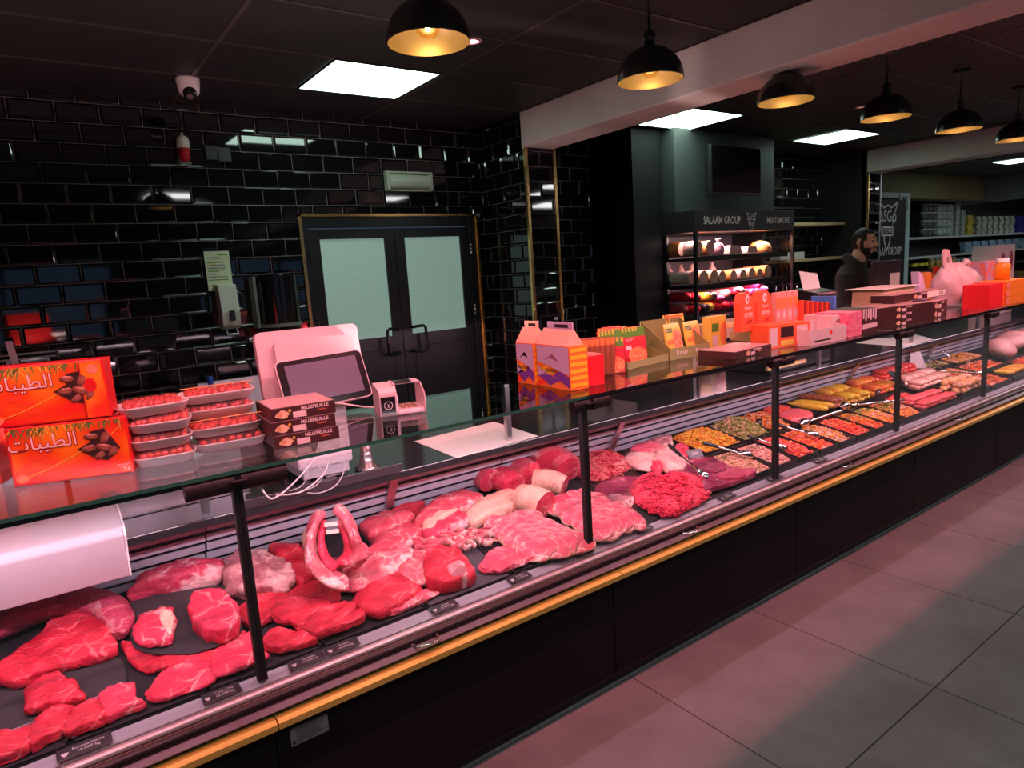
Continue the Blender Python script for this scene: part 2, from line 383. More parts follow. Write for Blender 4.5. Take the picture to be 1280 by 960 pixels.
# ------------------------------------------------------------------ the long glass serve-over counter
X0, X1 = -1.6, 9.4
PX = [-.823, .377, 1.577, 2.777, 3.985, 5.235, 6.435, 7.635, 8.835]      # front glass posts
GT = 1.150                                                             # top of the glass shelf
ctr = thing('display_counter', 'long refrigerated glass meat counter with black panels and gold rail', 'display counter', (4, 2.1, 0))
def C(b, name, m, bevel=0, par=None): return b.build(name, m, par or ctr, bevel, world=True)
seams = [X0, .372, 1.612, 2.822, 4.04, 5.27, 6.5, 7.7, 8.9, X1]
rim_m = mat('dark_brown_rail', (.055, .042, .046), .22)
for a, c in zip(seams[:-1], seams[1:]):
    a += .002; c -= .002
    C(MB().box(a, c, 1.70, 1.72, .075, .468), 'base_panel', mat('anthracite_panel', (.007, .007, .008), .5, c2=(.009, .009, .010), scale=2, spec=.12), .002)
    C(MB().prism([(a, 1.652, .474), (a, 1.649, .4935), (a, 1.662, .500), (a, 1.70, .497), (a, 1.70, .47), (a, 1.66, .47)], (c-a, 0, 0)), 'gold_rail', gold, .001)
C(MB().box(X0, X1, 1.75, 1.77, 0, .08), 'plinth', blackm)
C(MB().box(X0, X1, 1.722, 2.47, .05, .498), 'cabinet_body', blackm)
C(MB().box(X0, X1, 1.690, 1.74, .500, .5185).box(X0, X1, 1.722, 1.79, .47, .50), 'recess', black)
C(MB().prism([(X0, 1.674, .5115), (X0, 1.672, .5155), (X0, 1.692, .5235), (X0, 1.702, .5185)], (X1-X0, 0, 0)), 'lower_rail', mat('mauve_rail', (.16, .11, .13), .3), .001)
C(MB().box(X0, X1, 1.716, 1.742, .5186, .5285), 'upper_rail', rim_m, .002)
C(MB().box(X0, X1, 1.7335, 1.7365, .5286, .5305), 'rail_highlight_line', mat('pinkish_highlight', (.5, .3, .25), .3, .6))  # pinkish strip drawn in for the highlight along the brown rail
pr = [(X0, 1.753+.013*cos(a), .5345+.0115*sin(a)) for a in [radians(d) for d in range(0, 360, 30)]]
C(MB().prism(pr, (X1-X0, 0, 0), 0, True), 'silver_rail', mat('satin_silver', (.72, .68, .70), .38, .75))
C(MB().prism([(X0, 1.770, .5425), (X0, 1.812, .5515), (X0, 1.812, .53), (X0, 1.770, .53)], (X1-X0, 0, 0)), 'ticket_ledge', mat('grey_ledge', (.30, .32, .36), .45), .001)
for x in (.83, 2.05, 3.27, 4.6):
    C(MB().tube([(x-.042, 1.700, .524), (x-.036, 1.674, .526), (x-.018, 1.666, .527), (x+.018, 1.666, .527), (x+.036, 1.674, .526), (x+.042, 1.700, .524)], .0045, 8), 'pull_handle', chrome)
_t = on_y(387, 912, 1.699); _pl = C(MB().box(_t.x-.052, _t.x+.052, 1.6975, 1.6995, _t.z-.026, _t.z+.026), 'specification_plate', mat('silver_sticker', (.22, .22, .24), .4))
b = MB(); _R = random.Random(1)
for _k in range(9): b.box(_t.x-.036, _t.x-.036+_R.uniform(.05, .08), 1.6968, 1.6974, _t.z+.018-.0048*_k, _t.z+.0195-.0048*_k)
C(b.box(_t.x-.048, _t.x-.040, 1.6968, 1.6974, _t.z-.022, _t.z-.012), 'plate_print', mat('print_dark', (.04, .04, .045), .5))
# deck (sloped) and rear air grille
tray_dark = mat('dark_deck', (.020, .019, .022), .6, spec=.15)
C(MB().prism([(X0, 1.813, deck(1.813)-.004), (X0, 2.46, deck(2.46)-.004), (X0, 2.46, .5), (X0, 1.813, .5)], (X1-X0, 0, 0)), 'deck', tray_dark)
slat_m = mat('grey_grille_slat', (.46, .46, .54), .35)
b = MB()
C(MB().prism([(X0, 2.455, .655), (X0, 2.34, .868), (X0, 2.36, .868), (X0, 2.475, .655)], (X1-X0, 0, 0)), 'grille_back', blackm)
for k in range(5):
    y, z = 2.40-.024*k, .664+.0405*k; s_ = MB()
    for a, c in zip(PX[:-1], PX[1:]): s_.prism([(a+.003, y, z), (a+.003, y-.006, z+.023), (a+.003, y+.004, z+.024), (a+.003, y+.010, z)], (c-a-.006, 0, 0))
    C(s_, 'grille_slat', slat_m)
for x in (1.05, 2.28, 4.55, 5.75):
    C(MB().prism([(x-.018, 2.388, .66), (x-.018, 2.27, .868), (x-.018, 2.285, .868), (x-.018, 2.40, .66)], (.036, 0, 0)), 'grille_bracket', alu, .002)
# rear worktop (dark stone) at z=.90
stone = mat('dark_polished_worktop', (.02, .018, .02), .12, c2=(.035, .03, .034), scale=90)
C(MB().box(X0, X1, 2.20, 2.70, .872, .90), 'worktop', stone, .003)
C(MB().box(.45, 1.04, 2.19, 2.206, .9005, .932), 'raised_edge', rim_m, .001)
C(MB().box(X0, X1, 2.48, 2.62, 0, .87), 'rear_cabinet', blackm)
# glass
postm = mat('post_black', (.010, .009, .010), .5, spec=.25); gshelf = glass('greenish_shelf_glass', (.86, .93, .90)); gfront = glass('clear_front_glass', (.96, .97, .97), .9)
gedge = mat('green_glass_edge', (.02, .10, .07), .1)
for a, c in zip(PX[:-1], PX[1:]):
    g = C(MB().box(a+.0015, c-.0015, 1.7525, 2.262, GT-.010, GT), 'glass_shelf', gshelf)
    C(MB().box(a+.0015, c-.0015, 1.7505, 1.7522, GT-.0098, GT-.0002), 'edge', gedge if c < 2 else black, 0, None)
    C(MB().box(a+.003, c-.003, 1.7665, 1.7695, .545, GT-.024), 'front_glass', gfront)
C(MB().box(1.60, X1, 1.754, 1.775, GT-.022, GT-.0105), 'shelf_edge_profile', blackp)
C(MB().box(X0, .25, 1.757, 1.768, GT-.022, GT-.0105), 'shelf_edge_profile', blackp)
for i, x in enumerate(PX):
    C(MB().box(x-.013, x+.013, 1.771, 1.796, .552, GT-.012), 'post', postm, .002)
    w = .125 if i < 2 else .085
    off = 0 if i < 2 else .02
    cl = MB()
    cl.prism([(x-w+off, 1.765+.02*cos(a)*.9, GT-.035+.024*sin(a)) for a in [radians(d) for d in range(0, 360, 30)]], (w-.008, 0, 0), 0, True)
    cl.prism([(x+.008+off, 1.765+.02*cos(a)*.9, GT-.035+.024*sin(a)) for a in [radians(d) for d in range(0, 360, 30)]], (w-.008, 0, 0), 0, True)
    cl.box(x-.018, x+.018, 1.755, 1.785, GT-.05, GT-.0105)
    k = C(cl, 'glass_clamp', postm)
    C(MB().tube([(x-.02, 1.742, GT-.028), (x+.02, 1.742, GT-.028)], .005, 10), 'clamp_pin', postm)
# rear rods that carry the glass shelf
for x in PX[1:]:
    C(MB().box(x-.012, x+.012, 2.25, 2.27, .90, GT-.0105), 'shelf_leg', steel)
# clear acrylic divider standing between the meats and the mince
b = MB(); X = 1.872
b.prism([(X, 1.815, .57), (X, 1.80, 1.118), (X, 1.93, 1.125), (X, 2.19, .93), (X, 2.22, .75), (X, 2.30, .685)], (.005, 0, 0))
o = b.build('acrylic_divider', [glass('clear_acrylic', (.93, .94, .94), 1.0)]); recentre(o)
tag(o, 'clear acrylic divider panel with cut corner standing inside the counter', 'divider')
# ------------------------------------------------------------------ things on and along the back wall
steelb = steel
t = thing('rear_workbench', 'stainless steel bench with upstand against the tiled wall', 'workbench', (1.0, 4.0, 0))
def W(b, name, m, par, bevel=0): return b.build(name, m, par, bevel, world=True)
W(MB().box(.765, 1.30, 3.72, 4.28, .86, .90), 'bench_top', steel, t, .003); W(MB().box(.765, 1.16, 4.268, 4.288, .90, 1.068), 'upstand', steel, t, .002)
W(MB().box(.77, 1.29, 3.76, 4.27, 0, .86), 'cabinet_body', blackm, t)
t = thing('bottle', 'small bottle with blue cap on the bench below the tiles', 'bottle', (.82, 4.17, .902))
MB().lathe([(0, 0), (.028, 0), (.03, .01), (.03, .12), (.014, .155), (.012, .17), (0, .17)], n=20).build('body', glass('bottle_glass', (.75, .85, .95)), t)
MB().lathe([(.0, .158), (.017, .16), (.017, .205), (.012, .21), (0, .21)], n=20).build('cap', mat('blue_cap', (.03, .10, .55), .35), t)
t = thing('wall_rail', 'slim grey metal rail on the tiles at the left edge', 'rail', (.09, 4.25, 1.315))
MB().tube([(-1.2, -.02, .028), (.02, -.02, .028)], .006, 8).tube([(-1.2, -.02, .004), (.02, -.02, .004)], .006, 8).build('rail_tubes', alu, t)
MB().box(.015, .027, -.035, 0, -.01, .04).build('end_bracket', blackp, t, .002)
MB().tube([(.03, -.02, .03), (.135, -.02, .03)], .0035, 8).lathe([(0, -.01), (.006, -.01), (.006, .01), (0, .01)], (.14, -.02, .03), 10, ax='x').build('end_rod', blackp, t)
t = thing('slanted_steel_post', 'pale grey slanted metal post at the left edge', 'post', (-.045, 4.1, 0.0))
MB().prism([(-.05, -.01, 1.42), (-.02, -.01, 1.42), (.125, -.01, .0), (.09, -.01, 0)], (0, .02, 0)).build('post', alu, t); MB().box(.06, .16, -.03, .03, 0, .012).build('foot', alu, t)
# soap dispenser
t = thing('soap_dispenser', 'white wall soap dispenser with pull lever below a paper notice', 'soap dispenser', (.985, 4.285, 1.37))
b = MB().prism([(-.05, -.10, .02), (-.05, -.115, .10), (-.05, -.09, .26), (-.05, 0, .265), (-.05, 0, 0), (-.05, -.06, 0)], (.10, 0, 0))
b.build('housing', mat('ivory_plastic', (.88, .87, .76), .35), t, .006)
MB().box(-.012, .02, -.117, -.1, .05, .11).build('sight_window', blackp, t)
MB().tube([(-.03, -.07, 0), (-.03, -.10, -.03), (.03, -.10, -.03), (.03, -.07, 0)], .006, 8).build('pull_lever', white, t)
t = thing('paper_notice', 'yellowish paper hygiene notice taped above the soap dispenser', 'notice', (.972, 4.288, 1.60), 0)
MB().box(-.07, .07, -.003, -.001, 0, .23).build('sheet', mat('notice_paper', (.86, .92, .66), .6), t)
gi = mat('notice_green', (.20, .45, .08), .6); gr = mat('notice_grey', (.35, .37, .38), .6); yo = mat('notice_yellow', (.75, .62, .12), .6)
b = MB(); R = random.Random(2)
b.box(.005, .062, -.0045, -.003, .205, .212, 0).box(-.01, .062, -.0045, -.003, .02, .026, 0)
for k in range(7): b.box(-.06, -.06+R.uniform(.06, .11), -.0045, -.003, .06+k*.017, .066+k*.017, 1 if k % 3 else 0)
for k in range(8):
    x, z = R.uniform(-.06, .03), R.uniform(.03, .2); b.lathe([(0, -.0045), (R.uniform(.004, .008), -.0045)], (x, 0, z), 8, 2, 'y')
b.build('printed_lines', [gi, gr, yo], t)
text('HYGIENE', .018, t, gr, (-.015, -.0048, .19), name='lettering')
t = thing('towel_dispenser', 'black glossy paper towel dispenser left of the double door', 'towel dispenser', (1.275, 4.285, 1.36))
pr = []
for k in range(9):
    a = pi*k/8; pr.append((-.13+.0, 0, 0))
prof = [(.13*cos(pi*k/12), -.19*sin(pi*k/12)**.6) for k in range(13)]
MB().prism([(x, y, .02) for x, y in prof], (0, 0, .29), 0, True).build('cover', black, t, .004)
MB().prism([(x*1.03, y*1.02, 0) for x, y in prof], (0, 0, .02), 0, True).box(-.142, -.125, -.10, 0, 0, .31).build('backplate', mat('smoke_grey_plastic', (.30, .31, .28), .35), t)
MB().lathe([(0, 0), (.012, 0), (.012, .008), (0, .008)], (.03, -.09, .31)).build('lock', white, t)
# alarm siren, blank plates, emergency light, camera
t = thing('alarm_siren', 'small wall alarm beacon, white above and red below', 'alarm', (.862, 4.285, 2.40))
MB().lathe([(0, .085), (.008, .084), (.010, .07), (.028, .06), (.034, .04), (.034, 0), (0, 0)], (0, -.045, 0), 20).build('housing', mat('ivory_plastic', (.88, .87, .76), .35), t)
MB().lathe([(0, -.075), (.02, -.07), (.028, -.055), (.031, -.03), (.031, 0), (0, 0)], (0, -.045, 0), 20).build('red_lens', mat('red_lens', (.65, .02, .03), .15), t)
MB().box(-.03, .03, -.02, 0, -.09, .04).lathe([(0, -.09), (.008, -.088), (.008, -.074), (0, -.074)], (-.02, -.045, 0), 8).lathe([(0, -.09), (.008, -.088), (.008, -.074), (0, -.074)], (.022, -.045, 0), 8).build('bracket', alu, t)
for k, x in enumerate((1.0165, 1.088)):
    o = MB().box(-.035, .035, -.012, 0, -.04, .04).build('blank_wall_plate', mat('grey_plate', (.045, .045, .048), .4), bevel=.003); o.location = (x, 4.285, 2.39-.006*k)
    tag(o, 'dark grey square wall plate, the %s of the pair beside the alarm' % ('left', 'right')[k], 'wall plate')
t = thing('emergency_light', 'rectangular emergency light box on the tiles above the door', 'emergency light', (2.275, 4.285, 2.258))
ivory = mat('warm_white_plastic', (.62, .60, .52), .4)
MB().box(-.17, .17, -.012, 0, -.062, .062).box(-.175, -.155, -.055, 0, -.062, .062).box(.155, .175, -.055, 0, -.062, .062).box(-.175, .175, -.03, 0, .052, .066).box(-.175, .175, -.03, 0, -.066, -.056).build('housing', ivory, t, .003)
MB().prism([(-.155, -.012, -.054), (-.155, -.042, -.04), (-.155, -.05, 0), (-.155, -.042, .04), (-.155, -.012, .05)], (.31, 0, 0), 0, True).build('diffuser', mat('milky_diffuser', (.72, .72, .62), .25), t)
MB().box(-.14, .14, -.053, -.049, -.004, .004).build('tube', white, t)
t = thing('ceiling_camera', 'white dome security camera hanging from the black ceiling', 'security camera', (.835, 3.80, CZ))
pw = mat('camera_white', (.72, .66, .66), .35)
MB().lathe([(0, -.001), (.056, -.001), (.056, -.012), (.052, -.05), (.046, -.075), (.03, -.09), (0, -.094)], n=28).build('housing', pw, t)
d = Vector((-.15, -.62, -.77)).normalized()
b = MB(); cpos = Vector((0, -.012, -.06))
b.tube([cpos, cpos+d*.045, cpos+d*.052], [.034, .031, .02], 20); b.build('lens_barrel', black, t)
MB().tube([cpos+d*.046, cpos+d*.0545], [.016, .015], 16).build('lens', mat('lens_glass', (.12, .08, .08), .05), t)
# ------------------------------------------------------------------ branded chiller cabinet
fr = thing('chiller_cabinet', 'black open chiller cabinet with lettered header and three full shelves', 'chiller cabinet', (5.05, 3.5, 0))
fx0, fx1, fy = 4.36, 5.74, 3.5
cab = mat('cabinet_black', (.014, .013, .015), .3); hdr = mat('header_board', (.035, .033, .035), .5)
W(MB().box(fx0, fx1, fy, 4.20, 1.82, 1.99), 'header', hdr, fr, .003)
W(MB().box(fx0, fx0+.03, 3.80, 4.20, 0, 1.82).box(fx1-.03, fx1, 3.80, 4.20, 0, 1.82).box(fx0+.03, fx1-.03, 4.15, 4.20, 0, 1.82), 'carcass', cab, fr)
W(MB().box(fx0, fx1, fy-.02, 4.15, 0, 1.135), 'base', cab, fr, .004)
for xa in (fx0, fx1-.025): W(MB().box(xa, xa+.025, fy, fy+.025, 1.135, 1.82), 'corner_post', cab, fr)
for xa in (fx0+.003, fx1-.009): W(MB().box(xa, xa+.006, fy+.025, 3.80, 1.135, 1.82), 'side_glass', gfront, fr)
SHZ = (1.150, 1.405, 1.63)
liner = mat('grey_liner', (.16, .13, .16), .4)
W(MB().box(fx0+.03, fx1-.03, 4.14, 4.148, 1.14, 1.82), 'back_liner', liner, fr)
for z, y in zip(SHZ, (3.50, 3.53, 3.55)):
    W(MB().box(fx0+.03, fx1-.03, y, 4.14, z-.035, z-.01).box(fx0+.03, fx1-.03, y-.006, y, z-.045, z), 'shelf', cab, fr, .002)
area('chiller_tube', (5.05, 3.62, 1.79), (radians(10), 0, 0), 1.25, .03, (1, .66, .62), 11.0)
area('chiller_tube_low', (5.05, 3.60, 1.585), (radians(10), 0, 0), 1.2, .02, (1, .6, .6), 7)
area('chiller_tube_low', (5.05, 3.60, 1.36), (radians(10), 0, 0), 1.2, .02, (1, .5, .55), 8)
whl = mat('white_lettering', (.92, .91, .91), .5)
def logo(par, cx, z, s, y=0, full=True):
    "line drawing of a horned bull head with letters, in the x-z plane"
    b = MB()
    def st(pts, w=.05):
        for i in range(len(pts)-1):
            a, c = Vector((pts[i][0], 0, pts[i][1])), Vector((pts[i+1][0], 0, pts[i+1][1])); d_ = (c-a).normalized(); n_ = Vector((-d_.z, 0, d_.x))*w/2
            a -= d_*w*.4; c += d_*w*.4
            q = [Vector((cx, y, z))+p*s for p in (a-n_, c-n_, c+n_, a+n_)]
            b.prism(q, (0, -.0012, 0))
    for m in (-1, 1):
        st([(m*0, .42), (m*.18, .36), (m*.30, .40), (m*.52, .50), (m*.42, .30), (m*.36, .22), (m*.45, .10), (m*.40, .0), (m*.30, .05), (m*.27, -.12)])
        st([(m*.16, -.36), (m*.15, -.50), (m*.08, -.62), (0, -.72)])
    st([(-.30, -.14), (.30, -.14), (.30, -.34), (-.30, -.34), (-.30, -.14)])
    if full: st([(-.36, .22), (-.27, .12), (-.27, -.12)]); st([(.36, .22), (.27, .12), (.27, -.12)])
    b.build('bull_emblem', whl, par)
    text('SG', .42*s, par, whl, (cx, y-.001, z+.13*s), sx=.9); text('BUTCHERY', .15*s, par, whl, (cx, y-.001, z-.24*s), sx=.78)
hd = [c for c in fr.children if c.name.startswith('header')][0]
lp = thing_parent = fr
text('SALAAM GROUP', .083, fr, whl, (4.70-5.05, -.0015, 1.905), sx=.78, bold=.0014); text('MEAT&MORE..', .072, fr, whl, (5.50-5.05, -.0015, 1.90), sx=.82, bold=.0014)
logo(fr, 5.095-5.05, 1.905, .125, -.0005)
# sliced sausage logs, loaves and rolls in the chiller
def sausage(name, L, r, skin, cut, end='flat', squash=1.0):
    pr = [(0, 0), (r*.97, 0), (r, .004)] if end == 'flat' else [(0, -.012), (r*.25, -.01), (r*.6, .0), (r*.93, .02), (r, .04)]
    pr2 = [(r, L-.03), (r*.8, L-.01), (.012, L), (.010, L+.02), (0, L+.02)]
    o = MB().lathe(pr+pr2, n=20, ax='y', mi=0).build(name, [skin])
    if end == 'flat':
        f = MB().lathe([(0, -.0006), (r*.93, -.0006)], n=20, ax='y').build('cut_face', cut, o)
    o.scale = (1, 1, squash); return o
beige = mat('cured_skin_beige', (.62, .36, .20), .35, c2=(.70, .45, .28), scale=20)
palep = mat('pale_pink_cut', (.75, .42, .36), .5, c2=(.82, .52, .45), scale=60)
orangec = mat('orange_skin', (.75, .25, .07), .3, c2=(.8, .33, .12), scale=25); darkr = mat('dark_red_sausage', (.30, .03, .04), .25, c2=(.45, .06, .06), scale=30)
clearp = mat('clear_wrap_pink', (.72, .48, .42), .15, c2=(.85, .65, .6), scale=14)
pinkr = mat('magenta_wrap', (.75, .05, .22), .3); yell = mat('yellow_wrap', (.80, .45, .03), .3); redw = mat('red_wrap', (.65, .02, .04), .3); bluw = mat('blue_wrap', (.04, .16, .50), .3, c2=(.3, .5, .8), scale=18)
def put(o, x, y, z, rz=0, lab=None, cat='sausage', grp=None):
    o.location = (x, y, z+.002); o.rotation_euler = (0, 0, rz); tag(o, lab, cat, grp)
# top shelf
def chp(px, py, y):
    p = on_y(px, py, y)
    if p.x < 4.44: p = on_x(px, py, 4.44)
    return p
tops = [(853, .052, orangec, palep, 'thick cut sausage log at the left end of the top chiller shelf'), (873, .052, clearp, palep, 'cut sausage log second from left on the top chiller shelf'), (888, .050, orangec, palep, 'orange-skinned cut sausage log third from left on the top chiller shelf')]
for px, r, sk, cu, lb in tops:
    r *= 1.12
    p = chp(px, 305, 3.585); o = sausage('sausage_log', .30, r, sk, cu, squash=1.08); put(o, p.x, p.y, SHZ[2]+r*1.08, 0, lb, grp=None)
# knotted pink-striped pack
p = on_y(900, 306, 3.60)
t = thing('knotted_ham_pack', 'ham in clear striped wrap with a tied top on the chiller shelf', 'ham', (p.x, 3.62, SHZ[2]))
MB().lathe([(0, 0), (.04, .002), (.052, .03), (.05, .07), (.035, .095), (.012, .105), (.010, .118), (.024, .135), (.02, .138), (0, .125)], n=16).build('wrap', mat('striped_wrap', (.85, .55, .60), .2, c2=(.45, .15, .28), scale=9, stretch=(1, 1, 6)), t)
for px, w, h, lb in ((920, .17, .075, 'flat pink sliced ham pack on the top chiller shelf'), (941, .15, .06, 'pale stacked ham slices beside the flat pink pack')):
    p = on_y(px, 308, 3.60); o = MB().prism([(-w/2, .0, 0), (-w/2+.01, 0, h), (w/2-.02, 0, h*.93), (w/2, 0, 0)], (0, .12, 0)).build('ham_pack', clearp if w > .16 else palep, bevel=.012)
    put(o, p.x, 3.60, SHZ[2], 0, lb, 'ham')
p = on_y(952, 305, 3.66)
o = MB().lathe([(0, 0), (.10, 0), (.105, .02), (.095, .06), (.06, .095), (0, .11)], n=24).build('round_ham', mat('orange_ham', (.80, .30, .05), .25, c2=(.85, .42, .2), scale=12)); put(o, p.x, 3.68, SHZ[2], 0, 'round orange ham dome at the right of the top chiller shelf', 'ham')
# middle shelf: half-round loaves
mids = [(849, .05, bluw, 'blue-wrapped meat loaf at the left of the middle chiller shelf'), (866, .055, clearp, None), (880, .055, beige, None), (893, .054, beige, None), (903, .048, clearp, None), (917, .046, orangec, 'orange cut meat loaf in the middle of the middle chiller shelf'), (929, .046, clearp, None), (940, .050, beige, None), (950, .044, orangec, None), (960, .056, orangec, 'tall cut meat loaf at the right end of the middle chiller shelf')]
for k, (px, r, sk, lb) in enumerate(mids):
    p = chp(px, 345, 3.57)
    prof = [(r*cos(a), max(0, r*.9+r*1.05*sin(a))) for a in [radians(d) for d in range(-50, 231, 20)]]
    o = MB().prism([(x, 0, z) for x, z in prof], (0, .24, 0), 0, True).build('meat_loaf', sk)
    MB().prism([(x*.95, -.001, z*.96+.002) for x, z in prof], (0, .001, 0)).build('cut_face', palep if k % 3 else mat('beige_cut', (.68, .42, .30), .5), o)
    put(o, p.x, p.y, SHZ[1], 0, lb or 'pale cut meat loaf in the row on the middle chiller shelf', 'meat loaf', 'cut meat loaves on the middle chiller shelf')
for k, px in enumerate((845, 860, 874, 899)):
    p = chp(px, 330, 3.80)
    o = MB().lathe([(0, 0), (.045, 0), (.05, .03), (.04, .10), (.012, .15), (.02, .165), (0, .16)], n=12).build('wrapped_pack', mat('pink_net_pack', (.80, .35, .28), .3, c2=(.9, .65, .6), scale=22)); put(o, p.x, 3.88, SHZ[1], 0, 'small tied pink pack standing behind the loaves', 'pack', 'tied packs behind the loaves')
# bottom shelf: rolls seen end-on and lengthways
R = random.Random(4)
low = [(846, 372, redw), (846, 386, darkr), (862, 371, redw), (862, 387, darkr), (877, 372, redw), (876, 387, redw), (886, 385, blackp), (889, 371, yell), (898, 370, blackp), (894, 384, yell), (905, 374, pinkr), (904, 383, redw), (915, 367, palep), (913, 382, redw), (925, 365, redw), (931, 364, palep), (938, 366, redw), (945, 366, pinkr), (954, 356, pinkr), (962, 362, mat('mauve_wrap', (.55, .12, .30), .3)), (952, 365, pinkr), (964, 374, redw), (958, 384, redw), (945, 381, redw), (930, 380, pinkr)]
nm = {id(redw): 'red', id(darkr): 'dark red', id(yell): 'yellow', id(blackp): 'black', id(pinkr): 'magenta', id(palep): 'pale', id(MT['mauve_wrap']): 'mauve'}
for k, (px, py, sk) in enumerate(low):
    p = chp(px, py, 3.56); o = sausage('sausage_roll', .26, .036, sk, palep, end='round')
    row = 'upper' if p.z > 1.235 else 'lower'
    put(o, p.x, p.y+R.uniform(0, .03), max(p.z, SHZ[0]+.036), R.uniform(-.1, .1), '%s wrapped sausage roll in the %s row of the bottom chiller shelf' % (nm[id(sk)], row), 'sausage', '%s rolls in the %s row of the bottom chiller shelf' % (nm[id(sk)], row))
# boxed-in riser above the chiller with the television
rb = mat('grey_green_panel', (.05, .058, .058), .6)
o = MB().box(4.39, 5.765, 3.72, 4.285, 1.995, CZ-.002).build('trim_12', rb, bevel=.004); struct(o)
struct(MB().box(4.02, 4.355, 3.83, 4.285, 0, CZ-.002).build('trim_13', mat('dull_black', (.008,.008,.009), .7, spec=.2)))
t = thing('television', 'black flat television hung above the chiller cabinet', 'television', (5.04, 3.60, 2.325))
MB().box(-.345, .345, 0, .035, -.20, .20).build('casing', blackp, t, .006)
MB().box(-.33, .33, -.002, .001, -.18, .188).build('screen', mat('tv_screen', (.006, .006, .008), .06), t)
MB().box(-.12, .12, .035, .12, -.1, .1).build('wall_mount', blackp, t)
MB().tube([(.06, .02, -.2), (.08, .05, -.27), (.13, .10, -.325)], .004, 6).build('cable', blackp, t)
# wooden wall shelves between the chiller and the far pillar
wood = mat('light_wood', (.62, .42, .24), .5, c2=(.70, .50, .30), scale=6, stretch=(1, 12, 12))
for z, lb in ((1.905, 'upper light wood wall shelf right of the chiller'), (1.53, 'lower light wood wall shelf right of the chiller')):
    o = MB().box(-.55, .58, -.09, .17, -.016, .016).build('wall_shelf', wood, bevel=.002); o.location = (7.02, 4.11, z); tag(o, lb, 'wall shelf')
o = MB().box(-.22, .22, -.06, .06, 0, .07).build('carton', mat('white_card', (.72, .70, .68), .5), bevel=.002); o.location = (6.6, 4.1, 1.548); tag(o, 'small pale carton on the lower wooden shelf', 'box')
# ------------------------------------------------------------------ beyond the far pillar: banner, post and grocery shelving
bn = thing('banner_sign', 'black banner with white bull emblem and lettering beyond the far pillar', 'sign', (9.56, 4.5, 1.25))
MB().box(-.55, .55, -.01, .01, 0, .995).build('board', mat('banner_black', (.008, .009, .012), .6, spec=.2), bn)
MB().box(-.57, .57, .0, .03, -1.25, 0).build('stand', blackp, bn)
logo(bn, .03, .70, .52, -.0105)
text('SALAAM GROUP', .155, bn, whl, (.03, -.012, .30), sx=.72); text('MEAT&MORE..', .15, bn, whl, (.0, -.012, .13), sx=.72)
struct(MB().box(9.985, 10.3, 4.52, 4.72, 0, 2.34).build('trim_14', mat('pale_blue_post', (.40, .50, .54), .5)))
struct(MB().box(8.0, 10.3, 4.53, 4.6, 2.27, 2.34).build('trim_15', MT['pale_blue_post']))
t = thing('post_sign', 'tiny dark teal sign on the pale blue post', 'sign', (10.14, 4.515, 2.2)); MB().box(-.06, .06, -.006, 0, -.09, .09).build('plate', mat('teal_sign', (.02, .09, .09), .4), t)
text('S', .12, t, whl, (0, -.008, 0))
gs = thing('grocery_shelving', 'dark grocery shelving unit beyond the butcher counter', 'shelving', (13.4, 5.0, 0))
dk = mat('dark_shelf_metal', (.05, .055, .06), .4); lip = mat('shelf_lip', (.45, .52, .52), .4)
SZ = (1.74, 1.435, 1.19, .8)
W(MB().box(10.35, 18.2, 5.45, 5.5, 0, 2.2).box(10.35, 10.4, 5.0, 5.45, 0, 1.75), 'back_panel', dk, gs)
for z in SZ: W(MB().box(10.4, 18.2, 5.0, 5.45, z-.03, z-.005), 'shelf_board', dk, gs); W(MB().box(10.4, 18.2, 4.985, 5.0, z-.035, z), 'price_rail', lip if z > 1.4 else dk, gs)
W(MB().box(10.4, 18.2, 5.02, 5.45, .02, .12), 'base', dk, gs)
def shelf_item(kind, px, py, w, h, z, m, lb, grp, rows=1, y=5.08, cat='packet'):
    "goods on the shelving; px gives the place along the shelf"
    p = on_y(px, py, y)
    for r in range(rows):
        if kind == 'jar':
            o = MB().lathe([(0, 0), (w/2, 0), (w/2, h*.78), (w*.36, h*.84)], n=12).build('jar', m); MB().lathe([(w*.38, h*.84), (w*.38, h), (0, h)], n=12).build('lid', lidm, o)
        elif kind == 'bag':
            o = MB().prism([(-w/2, 0, 0), (-w*.46, -.01, h*.5), (-w*.48, .02, h), (w*.48, .02, h), (w*.46, -.01, h*.5), (w/2, 0, 0)], (0, .09, 0)).build('packet', m, bevel=.012)
        else: o = MB().box(-w/2, w/2, 0, .14, 0, h).build('packet', m, bevel=.004)
        o.location = (p.x, y, z+.002+r*(h+.003)); tag(o, lb, cat, grp)
lidm = mat('white_lid', (.7, .7, .68), .4); jar_m = mat('dark_jar', (.05, .05, .055), .2, c2=(.2, .22, .22), scale=14)
tin = mat('pale_green_tub', (.45, .58, .52), .4, c2=(.20, .26, .25), scale=11); yelp = mat('yellow_pack', (.70, .66, .05), .4, c2=(.4, .3, .03), scale=9)
whp = mat('white_green_pack', (.58, .66, .56), .4, c2=(.16, .22, .2), scale=10); blp = mat('blue_pack', (.04, .05, .35), .4); cyp = mat('pale_blue_pack', (.32, .50, .58), .35, c2=(.08, .2, .38), scale=7)
olj = mat('golden_jar', (.40, .27, .06), .25, c2=(.22, .14, .03), scale=12); mixp = mat('mixed_pack', (.30, .13, .11), .4, c2=(.10, .10, .12), scale=9)
for px in range(1153, 1185, 6): shelf_item('jar', px, 290, .13, .13, SZ[0], jar_m if px < 1168 else tin, 'small dark jar stacked on the top grocery shelf', 'dark jars on the top grocery shelf', 4, cat='jar')
for px in (1189, 1197, 1204): shelf_item('box', px, 285, .155, .085, SZ[0], tin, 'pale green tub in the tall stack on the top grocery shelf', 'pale green tubs on the top grocery shelf', 6 if px < 1200 else 5, cat='tub')
